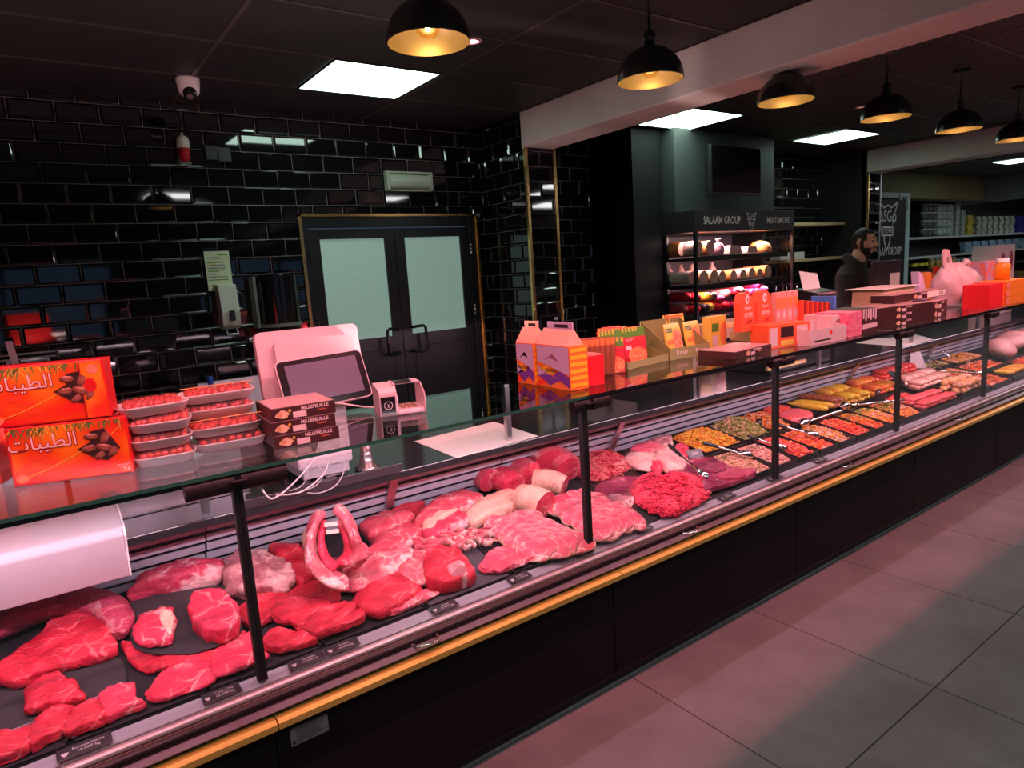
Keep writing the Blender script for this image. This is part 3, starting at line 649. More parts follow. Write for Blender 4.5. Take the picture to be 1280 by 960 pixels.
for px in (1196, 1205): shelf_item('jar', px, 280, .11, .07, SZ[0]+.525, tin, 'pale tub topping the tall stack on the grocery shelf', 'tubs topping the tall stack', 1, y=5.04, cat='tub')
shelf_item('bag', 1213, 283, .25, .17, SZ[0], yelp, 'yellow packet on the top grocery shelf', 'yellow packets on the top grocery shelf', 2)
for px in range(1224, 1272, 7): shelf_item('bag', px, 280, .20, .16, SZ[0], whp, 'white and green packet on the top grocery shelf', 'white and green packets on the top grocery shelf', 2)
for px in (1275, 1281): shelf_item('bag', px, 280, .2, .16, SZ[0], blp, 'dark blue packet at the right of the top grocery shelf', 'dark blue packets on the top grocery shelf', 2)
for px in range(1211, 1282, 10): shelf_item('bag', px, 305, .30, .19, SZ[1], cyp, 'pale blue packet on the second grocery shelf', 'pale blue packets on the second grocery shelf')
for px in range(1145, 1162, 8): shelf_item('box', px, 322, .2, .05, SZ[2]+.08, yelp, 'small yellow packet on the third grocery shelf', 'yellow packets on the third grocery shelf', 1)
for px in (1163, 1170, 1176, 1182, 1190): shelf_item('jar', px, 320, .13, .20, SZ[2], olj, 'golden jar on the third grocery shelf', 'golden jars on the third grocery shelf', cat='jar')
for px in range(1198, 1232, 7): shelf_item('box', px, 320, .17, .16, SZ[2], mixp if px > 1220 else tin, 'dull mixed packet on the third grocery shelf', 'mixed packets on the third grocery shelf')
for px in (1238, 1246, 1253, 1261): shelf_item('jar', px, 318, .15, .18, SZ[2], olj, 'amber jar on the right of the third grocery shelf', 'amber jars on the third grocery shelf', cat='jar')
for px in range(1150, 1280, 8): shelf_item('box', px, 345, .18, .17, SZ[3], mixp if px % 3 else olj, 'dim packet on the lowest visible grocery shelf', 'dim packets on the lowest grocery shelf')
# ------------------------------------------------------------------ goods standing on the glass shelf
def stand(name, label, cat, pl, pr, z=GT, group=None, dz=0):
    "an Empty at the middle of the front base edge, local x along the front; returns it and the front width"
    A, B = on_z(*pl, z), on_z(*pr, z); w = (B-A).length
    t = thing(name, label, cat, ((A.x+B.x)/2, (A.y+B.y)/2, z+.001+dz), math.atan2(B.y-A.y, B.x-A.x), group)
    return t, w
def panel_on(t, x0, x1, z0, z1, m, name='printed_panel', y=-.0008, th=.0007):
    return MB().box(x0, x1, y, y+th, z0, z1).build(name, m, t)
def blob(b, x, z, rx, rz, mi=0, y=-.001, n=14, ang=0):
    ca, sa = cos(ang), sin(ang)
    b.prism([(x+rx*cos(2*pi*k/n)*ca-rz*sin(2*pi*k/n)*sa, y, z+rx*cos(2*pi*k/n)*sa+rz*sin(2*pi*k/n)*ca) for k in range(n)], (0, -.0004, 0), mi)
# --- date boxes
def grad_mat():
    m, nt, bs = nt_new('orange_red_print'); tc = nt.nodes.new('ShaderNodeTexCoord'); mp = nt.nodes.new('ShaderNodeMapping')
    mp.inputs['Scale'].default_value = (5, 5, 9); mp.inputs['Rotation'].default_value = (0, .5, 0)
    n = nt.nodes.new('ShaderNodeTexNoise'); n.inputs['Scale'].default_value = 1.0; n.inputs['Detail'].default_value = 1
    nt.links.new(tc.outputs['Object'], mp.inputs[0]); nt.links.new(mp.outputs[0], n.inputs['Vector'])
    r = nt.nodes.new('ShaderNodeValToRGB'); e = r.color_ramp.elements
    e[0].position = .36; e[0].color = (.75, .012, .02, 1); e[1].position = .60; e[1].color = (.86, .26, .015, 1)
    x = e.new(.48); x.color = (.78, .07, .012, 1)
    nt.links.new(n.outputs['Fac'], r.inputs[0]); nt.links.new(r.outputs[0], bs.inputs['Base Color']); bs.inputs['Roughness'].default_value = .28
    return m
dprint = grad_mat(); deep = mat('deep_red_print', (.62, .02, .02), .3); palm = mat('palm_green', (.12, .22, .05), .5); palmy = mat('palm_yellow', (.75, .50, .06), .5)
ropem = mat('rope_yellow', (.85, .45, .05), .5); pinkw = mat('title_pink', (.85, .62, .60), .4); maroon = mat('title_shadow', (.35, .01, .01), .4)
date_fruit = mat('date_fruit', (.16, .045, .03), .2, c2=(.32, .12, .08), scale=60); wind = mat('window_dark', (.03, .01, .01), .5)
def date_box(label, pl=None, pr=None, loc=None, rz=0, w=.266, h=.148, d=.07, flip=1):
    if loc is None: t, w = stand('date_box', label, 'box', pl, pr)
    else: t = thing('date_box', label, 'box', loc, rz)
    MB().box(-w/2, w/2, 0, d, 0, h).build('carton', [deep], t, .0015)
    panel_on(t, -w/2+.006, w/2-.004, .004, h-.004, dprint)
    b = MB(); R = random.Random(3)
    for k in range(60):
        x = -w/2+.01+R.random()*w*.92; a = radians(-90+R.uniform(-55, 55)); L = R.uniform(.02, .045)*(1 if x < 0 else .7)
        p0 = Vector((x, -.0012, h-.005)); p1 = p0+Vector((cos(a)*L, 0, sin(a)*L)); nn = Vector((-sin(a), 0, cos(a)))*.0022
        b.prism([p0-nn, p0+nn, p1], (0, -.0003, 0), 0 if k % 3 else 1)
    b.build('palm_leaves', [palm, palmy], t)
    b = MB()
    for (x, z, rx, rz_, a) in ((-.52, .40, .17, .085, .1), (-.72, .28, .15, .08, .9), (-.58, .15, .14, .075, .5), (-.28, .17, .22, .10, -.15), (-.36, .30, .19, .075, -.1)):
        blob(b, x*w/2*1.0, z*h*1.0+.01, rx*w*.40, rz_*w*.36, 0, ang=a)
    b.build('date_drawing', mat('date_drawing', (.80, .07, .02), .35), t)
    b = MB(); pts = [(-w/2+.01, .012), (-w*.2, .035), (w*.02, .06), (w*.18, .085), (w*.36, .105), (w*.44, .125)]
    for i in range(5):
        a, c = Vector((pts[i][0], -.0015, pts[i][1])), Vector((pts[i+1][0], -.0015, pts[i+1][1])); b.prism([a, a+Vector((0, 0, .0022)), c+Vector((0, 0, .0022)), c], (0, -.0003, 0))
    b.build('rope_line', ropem, t)
    # star-shaped window with dates behind it
    cx, cz = w*.27, h*.52
    sh = [(-.075, .0), (-.035, .02), (-.032, .055), (.012, .062), (.03, .03), (.052, -.012), (.01, -.05), (-.03, -.035)]
    MB().prism([(cx+x*.75, -.0018, cz+z*.75) for x, z in sh], (0, -.0003, 0)).build('window', wind, t)
    for (x, z, a, r) in ((-.022, .028, .5, .017), (.008, .022, -.8, .018), (-.03, -.002, .2, .018), (.004, -.004, .7, .02), (.022, -.016, -.5, .016), (-.008, -.022, -.2, .015)):
        o = MB().lathe([(0, -r), (r*.35, -r*.85), (r*.55, -r*.2), (r*.5, r*.5), (0, r)], n=12).build('date_fruit', date_fruit, t); o.location = (cx+x, -.001, cz+z); o.rotation_euler = (0, a+1.2, 0); o.scale = (1, .45, 1.05)
    text('\ufe95\ufe8e\ufe92\ufef4\ufec4\ufedf\ufe8d', .047, t, maroon, (-w*.21, -.0020, h*.70), (pi/2, -.02, 0), 'title_shadow', .0002, bold=.0016)
    text('\ufe95\ufe8e\ufe92\ufef4\ufec4\ufedf\ufe8d', .047, t, pinkw, (-w*.21, -.0026, h*.70), (pi/2, -.02, 0), 'title', .0002)
    text('1Kg', .015, t, pinkw, (w*.43, -.0016, .014), name='weight'); text('net weight', .007, t, pinkw, (w*.42, -.0016, .024), name='small_print')
    b = MB(); blob(b, -w*.42, .018, .014, .011); b.build('seal', mat('seal_pink', (.80, .25, .15), .5), t)
    return t, w
t1, w1 = date_box('orange red date box with windowed front, lower one of the left stack', (18, 610), (168, 590))
sh = Vector((cos(t1.rotation_euler.z), sin(t1.rotation_euler.z), 0))
t2, _ = date_box('orange red date box on top of the other at the left edge', loc=t1.location+Vector((0, 0, .1505))-sh*.030-Vector((0, -.004, 0)), rz=t1.rotation_euler.z, w=w1)
b = MB(); w = w1
panel_on(t2, w/2-.052, w/2-.006, .003, .145, mat('orange_flap', (.88, .28, .02), .3, c2=(.8, .05, .02), scale=14), 'side_flap', y=-.0030); panel_on(t2, w/2-.055, w/2-.052, .003, .145, maroon, 'seam', y=-.0032)
b = MB(); blob(b, w/2-.026, .125, .012, .012, 0, -.0034); blob(b, w/2-.035, .085, .014, .018, 1, -.0034); b.build('flap_print', [mat('seal_pink', (.8, .25, .15), .5), deep], t2)
date_box('orange red date box mostly out of frame behind the lower left stack', loc=(t1.location.x-.27, t1.location.y+.15, GT+.001), rz=t1.rotation_euler.z, w=.25)
# --- foam trays with sausages
film_m = film('cling_film', (.85, .6, .6), .07, .06)
saus = [mat('fresh_sausage', (.34, .018, .018), .2, c2=(.60, .08, .04), scale=50), mat('fresh_sausage_dark', (.28, .02, .03), .22, c2=(.45, .06, .05), scale=40)]
band_m = mat('yellow_band', (.85, .45, .15), .4)
def foam_tray(label, loc, rz, w=.185, d=.13, h=.027, kind='long', film_on=True):
    t = thing('foam_tray', label, 'tray', loc, rz)
    def ring(sx, sy, z, n=32):
        out = []
        for k in range(n):
            a = 2*pi*k/n; c, s_ = cos(a), sin(a); e = .45
            out.append((w/2*sx*abs(c)**e*(1 if c >= 0 else -1), d/2*sy*abs(s_)**e*(1 if s_ >= 0 else -1), z))
        return out
    rs = [ring(.80, .74, 0), ring(.86, .80, .002), ring(.98, .97, h-.003), ring(1, 1, h), ring(.985, .98, h+.001), ring(.94, .92, h-.004), ring(.82, .77, .005)]
    b = MB(); n = 32; vs = [v for r in rs for v in r]
    b.add(vs, [(i*n+k, i*n+(k+1) % n, (i+1)*n+(k+1) % n, (i+1)*n+k) for i in range(len(rs)-1) for k in range(n)], 0, True)
    b.add(rs[0], [tuple(reversed(range(n)))]); b.add(rs[-1], [tuple(range(n))]); b.build('tray', whitem, t)
    if film_on:
        v2 = [ring(.97, .95, h+.001), ring(.85, .8, h+.014), ring(.55, .5, h+.018)]
        MB().add([v for r in v2 for v in r], [(i*n+k, i*n+(k+1) % n, (i+1)*n+(k+1) % n, (i+1)*n+k) for i in range(2) for k in range(n)]+[tuple(range(64, 96))], 0, True).build('cling_film', film_m, t)
    return t
def fill_tray(t, label, grp, w, d, kind, seed, dark=0):
    R = random.Random(seed); mw = Matrix.Translation(t.location) @ Matrix.Rotation(t.rotation_euler.z, 4, 'Z'); proto = None; k = 0
    if kind == 'round': cells = [(x, y, 0) for y in (-d*.26, 0, d*.26) for x in [(-.36+.12*i)*w for i in range(7)]]
    else: cells = [(x, y, pi/2-.25) for y in (-d*.18, d*.17) for x in [(-.38+.085*i)*w for i in range(10)]]
    for (x, y, a) in cells:
        if proto is None:
            if kind == 'round': proto = MB().lathe([(0, -.010), (.008, -.007), (.0115, 0), (.008, .007), (0, .010)], n=12)
            else: proto = MB().tube([(-.026, 0, -.004), (-.023, 0, 0), (-.008, 0, .002), (.008, 0, .002), (.023, 0, 0), (.026, 0, -.004)], [.002, .0085, .010, .010, .0085, .002], 10)
            o = proto.build('meatball' if kind == 'round' else 'small_sausage', saus[dark]); base = o
        else: o = base.copy(); COL.objects.link(o)
        o.matrix_world = mw @ Matrix.Translation((x+R.uniform(-.003, .003), y+R.uniform(-.003, .003), .025+R.uniform(0, .006))) @ Matrix.Rotation(a+R.uniform(-.25, .25), 4, 'Z')
        tag(o, label, 'meatball' if kind == 'round' else 'sausage', grp)
        k += 1
rzL = radians(-6)
for k, (dx, dy, dr, kind) in enumerate(((0, 0, 0, 'round'), (-.004, .004, 2, 'round'), (.0, -.002, -3, 'long'), (-.014, .006, 9, 'long'))):
    nm_ = ('bottom', 'second lowest', 'second highest', 'top')[k]
    t = foam_tray('white foam meat tray, %s of the four stacked beside the date boxes' % nm_, (.255+dx, 2.005+dy, GT+.001+k*.0455), rzL+radians(dr), w=.155 if k < 3 else .175)
    fill_tray(t, 'small red %s wrapped on the %s tray of the left stack' % (('meatball', 'sausage')[kind == 'long'], nm_), '%s tray contents, left stack' % nm_, .15, .13, kind, k, 0)
for k, (dx, dy, dr, kind) in enumerate(((0, 0, 0, 'round'), (-.008, .002, 1, 'long'), (-.010, .05, -2, 'long'), (-.006, .05, 3, 'long'))):
    nm_ = ('bottom', 'second lowest', 'second highest', 'top')[k]
    t = foam_tray('white foam meat tray, %s of the four stacked left of the cake boxes' % nm_, (.430+dx, 2.04+dy, GT+.001+k*.0445), radians(-5)+radians(dr), w=.205)
    fill_tray(t, 'small red %s wrapped on the %s tray of the right stack' % (('meatball', 'sausage')[kind == 'long'], nm_), '%s tray contents, right stack' % nm_, .2, .13, kind, 10+k, k == 2)
    if k == 3 or k == 1: MB().box(-.10, .10, -.028, -.022, .0455, .047).build('yellow_band', band_m, t)
# --- cake boxes
choc = mat('chocolate_card', (.055, .022, .022), .35); cake = mat('cake_cream', (.82, .62, .42), .5, c2=(.65, .38, .2), scale=80); gold_star = mat('star_yellow', (.9, .6, .05), .4)
lab_w = mat('pink_white_label', (.70, .60, .60), .5); blue_cake = mat('pale_slice', (.55, .62, .6), .5)
def cake_box(name, label, loc, rz, w=.185, h=.037, d=.19, title='MILLEFEUILLE', group=None, detail=True):
    t = thing(name, label, 'box', loc, rz, group)
    MB().box(-w/2, w/2, 0, d, 0, h).build('carton', choc, t, .001)
    MB().box(-w/2+.004, w/2-.004, .004, d-.004, h, h+.0006).build('lid_print', mat('pink_grey_lid', (.50, .33, .32), .3), t)
    b = MB(); k = h/.037*min(1, w/.185)
    for (x, z, a) in ((-.066, .020, .5), (-.052, .022, -.5), (-.058, .012, -.1)): blob(b, x*k*1.05, z*h/.037, .014*k, .006*k, 0, ang=a)
    b.build('cake_picture', cake, t)
    if detail:
        b = MB(); b.prism([(-.04*k+.006*k*(1 if q % 2 else .4)*cos(q*pi/5), -.001, .026*h/.037+.006*k*(1 if q % 2 else .4)*sin(q*pi/5)) for q in range(10)], (0, -.0003, 0)); b.build('star', gold_star, t)
    text(title, .0135*k, t, lab_w, (.032*k, -.0012, .028*h/.037), name='title', bold=.0003)
    if detail: text('tradition', .008*k, t, mat('script_orange', (.8, .2, .1), .5), (.052*k, -.0012, .017*h/.037), name='script')
    panel_on(t, -.032*k, .006*k, .004*h/.037, .021*h/.037, lab_w, 'price_label', -.0018)
    return t
A, B = on_z(345, 563, GT), on_z(425, 548, GT); rz = math.atan2(B.y-A.y, B.x-A.x); mid = (A+B)/2
for k, (lb, dx) in enumerate((('bottom', 0), ('middle', -.006), ('top', .0))):
    cake_box('cake_box', 'chocolate brown cake box, %s of the stack beside the scale' % lb, (mid.x+dx, mid.y+.004*k, GT+.001+k*.0385), rz, w=(B-A).length)
# --- till scale with customer display
sc_m = mat('scale_white', (.60, .52, .53), .35); scg = mat('scale_grey', (.55, .50, .52), .4)
t = thing('till_scale', 'white till scale with large back shell and tilted black customer screen', 'scale', (.83, 2.46, .902), 0)
def rrect(x0, x1, z0, z1, r, y, n=5):
    out = []
    for cx, cz, a0 in ((x1-r, z1-r, 0), (x0+r, z1-r, 90), (x0+r, z0+r, 180), (x1-r, z0+r, 270)):
        for k in range(n+1): a = radians(a0+90*k/n); out.append((cx+r*cos(a), y, cz+r*sin(a)))
    return out
tilt = Matrix.Translation((0, -.06, .42)) @ Matrix.Rotation(radians(-8), 4, 'X') @ Matrix.Translation((0, 0, -.12))
o = MB().prism(rrect(-.195, .185, -.0, .245, .022, 0), (0, .03, 0)).build('back_shell', sc_m, t, .006); o.matrix_local = tilt
o = MB().prism(rrect(-.14, .15, .02, .205, .02, 0), (0, -.028, 0)).build('shell_bulge', sc_m, t, .010); o.matrix_local = tilt
t2 = thing_disp = Matrix.Translation((-.005, -.17, .365)) @ Matrix.Rotation(radians(-22), 4, 'X') @ Matrix.Rotation(radians(-2), 4, 'Y') @ Matrix.Diagonal((1.22, 1, 1.1, 1))
o = MB().prism(rrect(-.130, .130, -.082, .082, .016, 0), (0, .022, 0)).build('display_casing', sc_m, t, .004); o.matrix_local = t2
f = MB().prism(rrect(-.127, .127, -.079, .079, .015, -.0005), (0, -.0015, 0)).build('black_bezel', black, o)
MB().prism(rrect(-.106, .108, -.060, .064, .003, -.0024), (0, -.0006, 0)).build('screen', mat('mauve_screen', (.10, .075, .105), .12, emit=(.22, .12, .2), es=.35), o)
MB().box(-.05, .07, -.15, -.07, .10, .36).box(-.03, .05, -.14, -.10, .0, .12).build('neck', sc_m, t, .008)
MB().box(-.14, .06, -.19, .10, .06, .105).build('base', sc_m, t, .008); MB().box(-.12, .05, -.17, .08, .02, .06).box(-.13, .05, -.195, -.19, .062, .075).build('underside', scg, t, .003)
for x, y in ((-.11, -.16), (.03, -.16), (-.11, .06), (.03, .06)): MB().lathe([(0, 0), (.012, 0), (.012, .02), (0, .02)], (x, y, .0), 12).build('foot', blackp, t)
MB().lathe([(0, 0), (.045, 0), (.048, .004), (.03, .014), (.022, .05), (.02, .10), (0, .10)], (.135, -.13, .0), 24).build('pole_foot', mat('brown_steel', (.30, .26, .25), .25, .8), t)
MB().box(-.16, -.02, -.235, -.205, .002, .02).build('cable_plate', blackp, t)
# cables
cab_w = mat('white_cable', (.80, .66, .64), .4)
def cable(name, label, pts, r, m, grp=None):
    P = [Vector(p) for p in pts]; out = []
    for i in range(len(P)-1):
        p0, p1, p2, p3 = P[max(i-1, 0)], P[i], P[i+1], P[min(i+2, len(P)-1)]
        for k in range(6):
            s_ = k/6; out.append(.5*((2*p1)+(p2-p0)*s_+(2*p0-5*p1+4*p2-p3)*s_*s_+(3*p1-p0-3*p2+p3)*s_**3))
    out.append(P[-1]); o = MB().tube(out, r, 8).build(name, m); recentre(o); return tag(o, label, 'cable', grp)
def cpt(x, y, Y): return on_y(x, y, Y)
cable('cable', 'thick white cable looping down left from the scale base', [cpt(398, 556, 2.19), cpt(393, 572, 2.17), cpt(378, 592, 2.15), cpt(358, 612, 2.14), cpt(342, 623, 2.14), cpt(334, 620, 2.15), cpt(328, 612, 2.17)], .0028, cab_w)
cable('cable', 'second white cable hanging in a curve under the scale base', [cpt(410, 578, 2.19), cpt(407, 588, 2.17), cpt(395, 602, 2.15), cpt(378, 614, 2.15), cpt(362, 618, 2.16), cpt(345, 619, 2.18)], .0028, cab_w)
cable('cable', 'thin grey cable forming the right loop under the scale base', [cpt(431, 578, 2.19), cpt(428, 594, 2.17), cpt(418, 608, 2.16), cpt(400, 616, 2.15), cpt(384, 616, 2.17)], .0018, scg)
cable('cable', 'thin grey cable in the middle loop under the scale base', [cpt(396, 580, 2.19), cpt(404, 592, 2.17), cpt(396, 606, 2.16), cpt(382, 613, 2.16)], .0018, scg)
cable('cable', 'thin black cable nearest the left under the scale base', [cpt(384, 582, 2.19), cpt(384, 596, 2.17), cpt(376, 608, 2.16), cpt(362, 614, 2.17)], .0015, scg)
cable('cable', 'white cable running from the cake boxes to the card terminal', [(.75, 2.20, GT+.06), (.82, 2.20, GT+.045), (.90, 2.17, GT+.022), (.955, 2.135, GT+.012)], .003, cab_w)
# --- card terminal
t = thing('card_terminal', 'pale pink card payment terminal with round black reader on the glass', 'card terminal', (.985, 2.06, GT+.001), radians(-14))
t.scale = (1.15, 1.15, 1.1)
shell = film('translucent_pink_shell', (.85, .62, .66), .62, .2); tw = mat('terminal_white', (.62, .52, .54), .3)
MB().prism([(-.062, -.05, 0), (-.062, -.052, .075), (-.062, -.03, .085), (-.062, .05, .095), (-.062, .05, 0)], (.05, 0, 0)).build('reader_body', tw, t, .008)
MB().box(-.012, .07, -.05, .05, 0, .018).build('base', tw, t, .006)
MB().prism([(-.012, .05, .018), (-.012, .05, .095), (-.012, -.02, .09), (-.012, -.052, .05), (-.012, -.05, .018)], (.004, 0, 0)).build('inner_wall', tw, t)
MB().prism([(.068, .05, .0), (.068, .05, .09), (.068, -.01, .09), (.068, -.055, .06), (.068, -.06, .02), (.068, -.05, 0)], (.004, 0, 0)).build('side_shield', shell, t, .001)
MB().box(-.012, .07, -.005, .05, .088, .094).build('top_cover', tw, t, .003)
b = MB().prism([(x*.021-.038, -.0535, z*.026+.036) for x, z in ((-1, -1), (1, -1), (1, 1), (-1, 1))], (0, -.001, 0)); b.build('black_face', black, t)
MB().tube([(-.038+.012*cos(a), -.0555, .036+.012*sin(a)) for a in [radians(d) for d in range(0, 361, 30)]], .0007, 6, caps=False).build('contactless_ring', whl, t)
text('))', .013, t, whl, (-.037, -.0558, .036), name='contactless_sign')
MB().box(-.005, .045, -.01, .035, .0955, .0965).build('small_screen', mat('lcd_dark', (.03, .04, .045), .2), t)
for i in range(3):
    for j in range(4): MB().box(.005+.018*i, .017+.018*i, -.035+.015*j, -.026+.015*j, .018, .022).build('key', mat('brown_key', (.30, .16, .08), .4), t, .001)
# --- sheet of paper on the worktop
o = MB().prism([(1.275, 2.19, .9005), (1.70, 2.215, .9005), (1.735, 2.60, .9005), (1.29, 2.565, .9005)], (0, 0, .0012)).build('paper_sheet', paperm); recentre(o); tag(o, 'plain white paper sheet lying on the dark worktop behind the glass', 'paper')
o = MB().prism([(5.02, 2.21, .9005), (5.5, 2.215, .9005), (5.95, 2.62, .9005), (5.1, 2.60, .9005)], (0, 0, .0012)).build('paper_sheet', paperm); recentre(o); tag(o, 'white paper sheet on the worktop at the far right of the counter', 'paper')
# --- white curved cover and steel strip at the left
prof = [(2.16, .800), (2.135, .900), (2.12, .935), (2.13, .962), (2.20, .990), (2.34, .995), (2.36, .98), (2.36, .904), (2.19, .904), (2.175, .80)]
o = MB().prism([(-1.1, y, z) for y, z in prof], (1.235, 0, 0), 0, True).build('curved_cover', mat('cover_white', (.56, .52, .55), .4), bevel=.004)
MB().prism([(.136, y, z) for y, z in prof], (.006, 0, 0)).build('end_cap', white, o, .002)
recentre(o); [setattr(c, 'matrix_parent_inverse', Matrix.Translation(-o.location)) for c in o.children]
tag(o, 'long white rounded plastic cover hanging over the grille at the left', 'cover')
t = thing('steel_splash_strip', 'brushed steel strip standing behind the glass shelf at the left', 'splash guard', (-.4, 2.40, .902))
MB().box(-1.0, .95, .06, .075, .0, .225).build('strip', steel, t, .002); MB().box(.425, .44, .05, .06, 0, .2).build('black_seam', blackp, t); MB().box(-1.0, .95, .0, .10, 0, .006).build('foot', steel, t)
# --- festive cartons with handle
ora = mat('orange_print', (.85, .22, .03), .4); lil = mat('lilac_print', (.55, .48, .68), .4); pur = mat('purple_print', (.18, .05, .38), .4); yel = mat('bright_yellow_print', (.9, .55, .03), .4); peach = mat('peach_card', (.82, .45, .33), .45); redp = mat('scarlet_print', (.85, .05, .02), .4)
for k, (y0, y1, lb) in enumerate(((2.20, 2.085, 'lilac and orange handled gift carton, the left one by the brass trim'), (2.075, 1.86, 'lilac and orange handled gift carton, the wider right one'))):
    w = y0-y1; t = thing('gift_carton', lb, 'box', (1.60, (y0+y1)/2, GT+.001), radians(-90+ (0 if k == 0 else -4)))
    h = .165; d = .085
    MB().box(-w/2, w/2, 0, d, 0, h).build('carton', ora, t, .001)
    MB().prism([(-w/2, 0, h), (-w/2, d/2, h+.06), (-w/2, d, h)], (w*.9, 0, 0)).build('gable_top', peach, t, .001)
    MB().box(-w*.38, w*.38, d/2-.002, d/2+.002, h+.055, h+.085).build('handle', lil if k else peach, t, .001)
    MB().box(-w*.15, w*.25, d/2-.003, d/2+.003, h+.064, h+.076).build('handle_slot', blackp, t)
    b = MB()
    def tri(p, m): b.prism([(x*w, -.0012, z*h) for x, z in p], (0, -.0003, 0), m)
    tri([(-.48, .6), (.48, .35), (.48, .98), (-.48, .98)], 0); tri([(-.48, .5), (-.1, .3), (-.48, .25)], 0); tri([(-.48, .25), (-.1, .05), (.2, .2), (-.2, .35)], 1); tri([(.0, .3), (.48, .05), (.48, .3), (.2, .42)], 1)
    tri([(-.3, .62), (.0, .8), (.2, .62), (-.05, .7)], 2); tri([(-.45, .42), (-.2, .5), (.1, .35), (-.1, .3)], 3); tri([(-.48, .0), (-.2, .1), (-.3, .2), (-.48, .12)], 2)
    b.build('printed_pattern', [lil, pur, redp, yel], t)
    text('moments', .03, t, blackp, (-.01, -.0018, h*.42), name='lettering', sx=.7); text('moments', .022, t, blackp, (0, d/2-.006, h+.04), name='lettering', sx=.7)
    sb = MB()
    for q in range(6): sb.box(w/2, w/2+.0012, .004, d-.004, .012+q*.026, .026+q*.026)
    sb.build('yellow_stripes', yel, t)
# --- red box with flap
t, w = stand('red_carton', 'bright red open carton with tall back flap right of the gift cartons', 'box', (724, 486), (756, 480))
MB().box(-w/2, w/2, 0, .10, 0, .115).build('carton', redc, t, .001); MB().prism([(-w/2+.01, .15, .0), (-w/2+.01, .16, .20), (w/2-.01, .16, .195), (w/2-.01, .15, .0)], (0, .010, 0)).build('back_flap', redc, t, .001)
MB().box(-w/2+.005, w/2-.005, .01, .08, .115, .12).build('clear_lid', film('pink_clear_lid', (.85, .55, .5), .6), t)
# --- soup sachets
brownp = mat('sachet_brown', (.30, .10, .05), .35); kgreen = mat('sachet_green', (.10, .33, .04), .35); kred = mat('sachet_red', (.62, .03, .05), .35); soup = mat('soup_picture', (.78, .06, .02), .4, c2=(.85, .40, .15), scale=160); ygreen = mat('sachet_lime', (.60, .60, .08), .35)
cardg = mat('olive_card', (.24, .27, .09), .5); kyel = mat('sachet_yellow', (.80, .66, .10), .35); kor = mat('sachet_orange', (.85, .28, .08), .35); citrus = mat('grapefruit_picture', (.85, .16, .08), .4, c2=(.9, .45, .25), scale=90)
def sachet(label, loc, rz, lean, w=.105, h=.15, kind='soup', grp=None, dx=0):
    t = thing('soup_sachet', label, 'sachet', loc, rz, grp); M = Matrix.Rotation(radians(-lean), 4, 'X')
    base = {'soup': kred, 'brown': brownp, 'yellow': kyel}[kind]
    bo = MB().prism([(-w/2, 0, 0), (-w/2, -.004, h*.3), (-w/2, -.004, h*.8), (-w/2, 0, h), (-w/2, .003, h), (-w/2, .007, h*.5), (-w/2, .003, 0)], (w, 0, 0), 0, True).build('pouch', base if kind != 'soup' else kred, t, .001)
    bo.matrix_local = M
    b = MB(); L = [MT['sachet_green'], MT['sachet_lime'], MT['soup_picture'], lab_w, kor, citrus]; y = -.0046
    if kind == 'soup':
        b.box(-w/2, w/2, y, y+.0006, h*.74, h*.98, 0); 
        for q in range(5): b.box(-w/2+q*.02, -w/2+q*.02+.01, y-.0004, y, h*.88, h*.985, 1)
        blob(b, .008, h*.24, w*.42, h*.23, 2, y); b.box(-w*.42, -w*.18, y-.0006, y, h*.42, h*.52, 3)
    elif kind == 'yellow':
        blob(b, w*.2, h*.45, w*.3, h*.36, 5, y); b.box(-w/2+.004, -w*.05, y-.0006, y, h*.72, h*.86, 0); b.box(-w/2+.006, 0, y-.0006, y, h*.35, h*.5, 4)
    else: b.box(-w/2, w/2, y, y+.0006, h*.8, h*.98, 4)
    bo2 = b.build('printed_face', L, t); bo2.matrix_local = M
    if kind != 'brown':
        q = text('Knorr', .02, t, lab_w, (0, 0, 0), name='lettering'); q.matrix_local = M @ Matrix.Translation((-w*.2 if kind == 'soup' else -w*.22, -.0062, h*.68 if kind == 'soup' else h*.79)) @ Matrix.Rotation(pi/2, 4, 'X') @ Matrix.Rotation(.15, 4, 'Z')
    return t
for k in range(6): sachet('brown edged sachet leaning in the row beside the red carton', (1.80+.026*k, 2.06-.004*k, GT+.004), radians(-62), 8, w=.10, h=.155, kind='brown', grp='brown edged sachets beside the red carton')
sachet('red and green soup sachet tilted left at the front of the sachet row', (1.975, 2.02, GT+.003), radians(-35), 10, w=.09, h=.15)
for k, (px, lb) in enumerate(((768, 'red and green soup sachet, first upright one from the left'), (799, 'red and green soup sachet, upright in the green carton'))):
    p = on_z(px, 464-6*k, GT); sachet(lb, (p.x, p.y-(.0 if k == 0 else -.012), GT+.006), radians(-2), 9, w=.135, h=.172)
p = on_z(786, 455, GT)
for k in range(4): sachet('red and green soup sachet standing behind the two upright ones', (p.x-.04+.05*(k % 2), p.y+.035+.022*k, GT+.003), radians(-4), 6, w=.11, h=.166, grp='soup sachets behind the upright ones')
def tray_carton(name, label, pl, pr, h, d, m, hb=None, wall=.003):
    t, w = stand(name, label, 'carton', pl, pr); hb = hb or h
    MB().box(-w/2, w/2, 0, wall, 0, h).build('front_wall', m, t); MB().box(-w/2, w/2, wall, d, 0, wall).build('base', m, t); MB().box(-w/2, w/2, d-wall, d, wall, hb).build('back_wall', m, t)
    for s_ in (-1, 1): MB().prism([(s_*(w/2)-(wall if s_ > 0 else 0), wall, wall), (s_*(w/2)-(wall if s_ > 0 else 0), wall, h), (s_*(w/2)-(wall if s_ > 0 else 0), d-wall, hb), (s_*(w/2)-(wall if s_ > 0 else 0), d-wall, wall)], (wall, 0, 0)).build('side_wall', m, t)
    return t, w
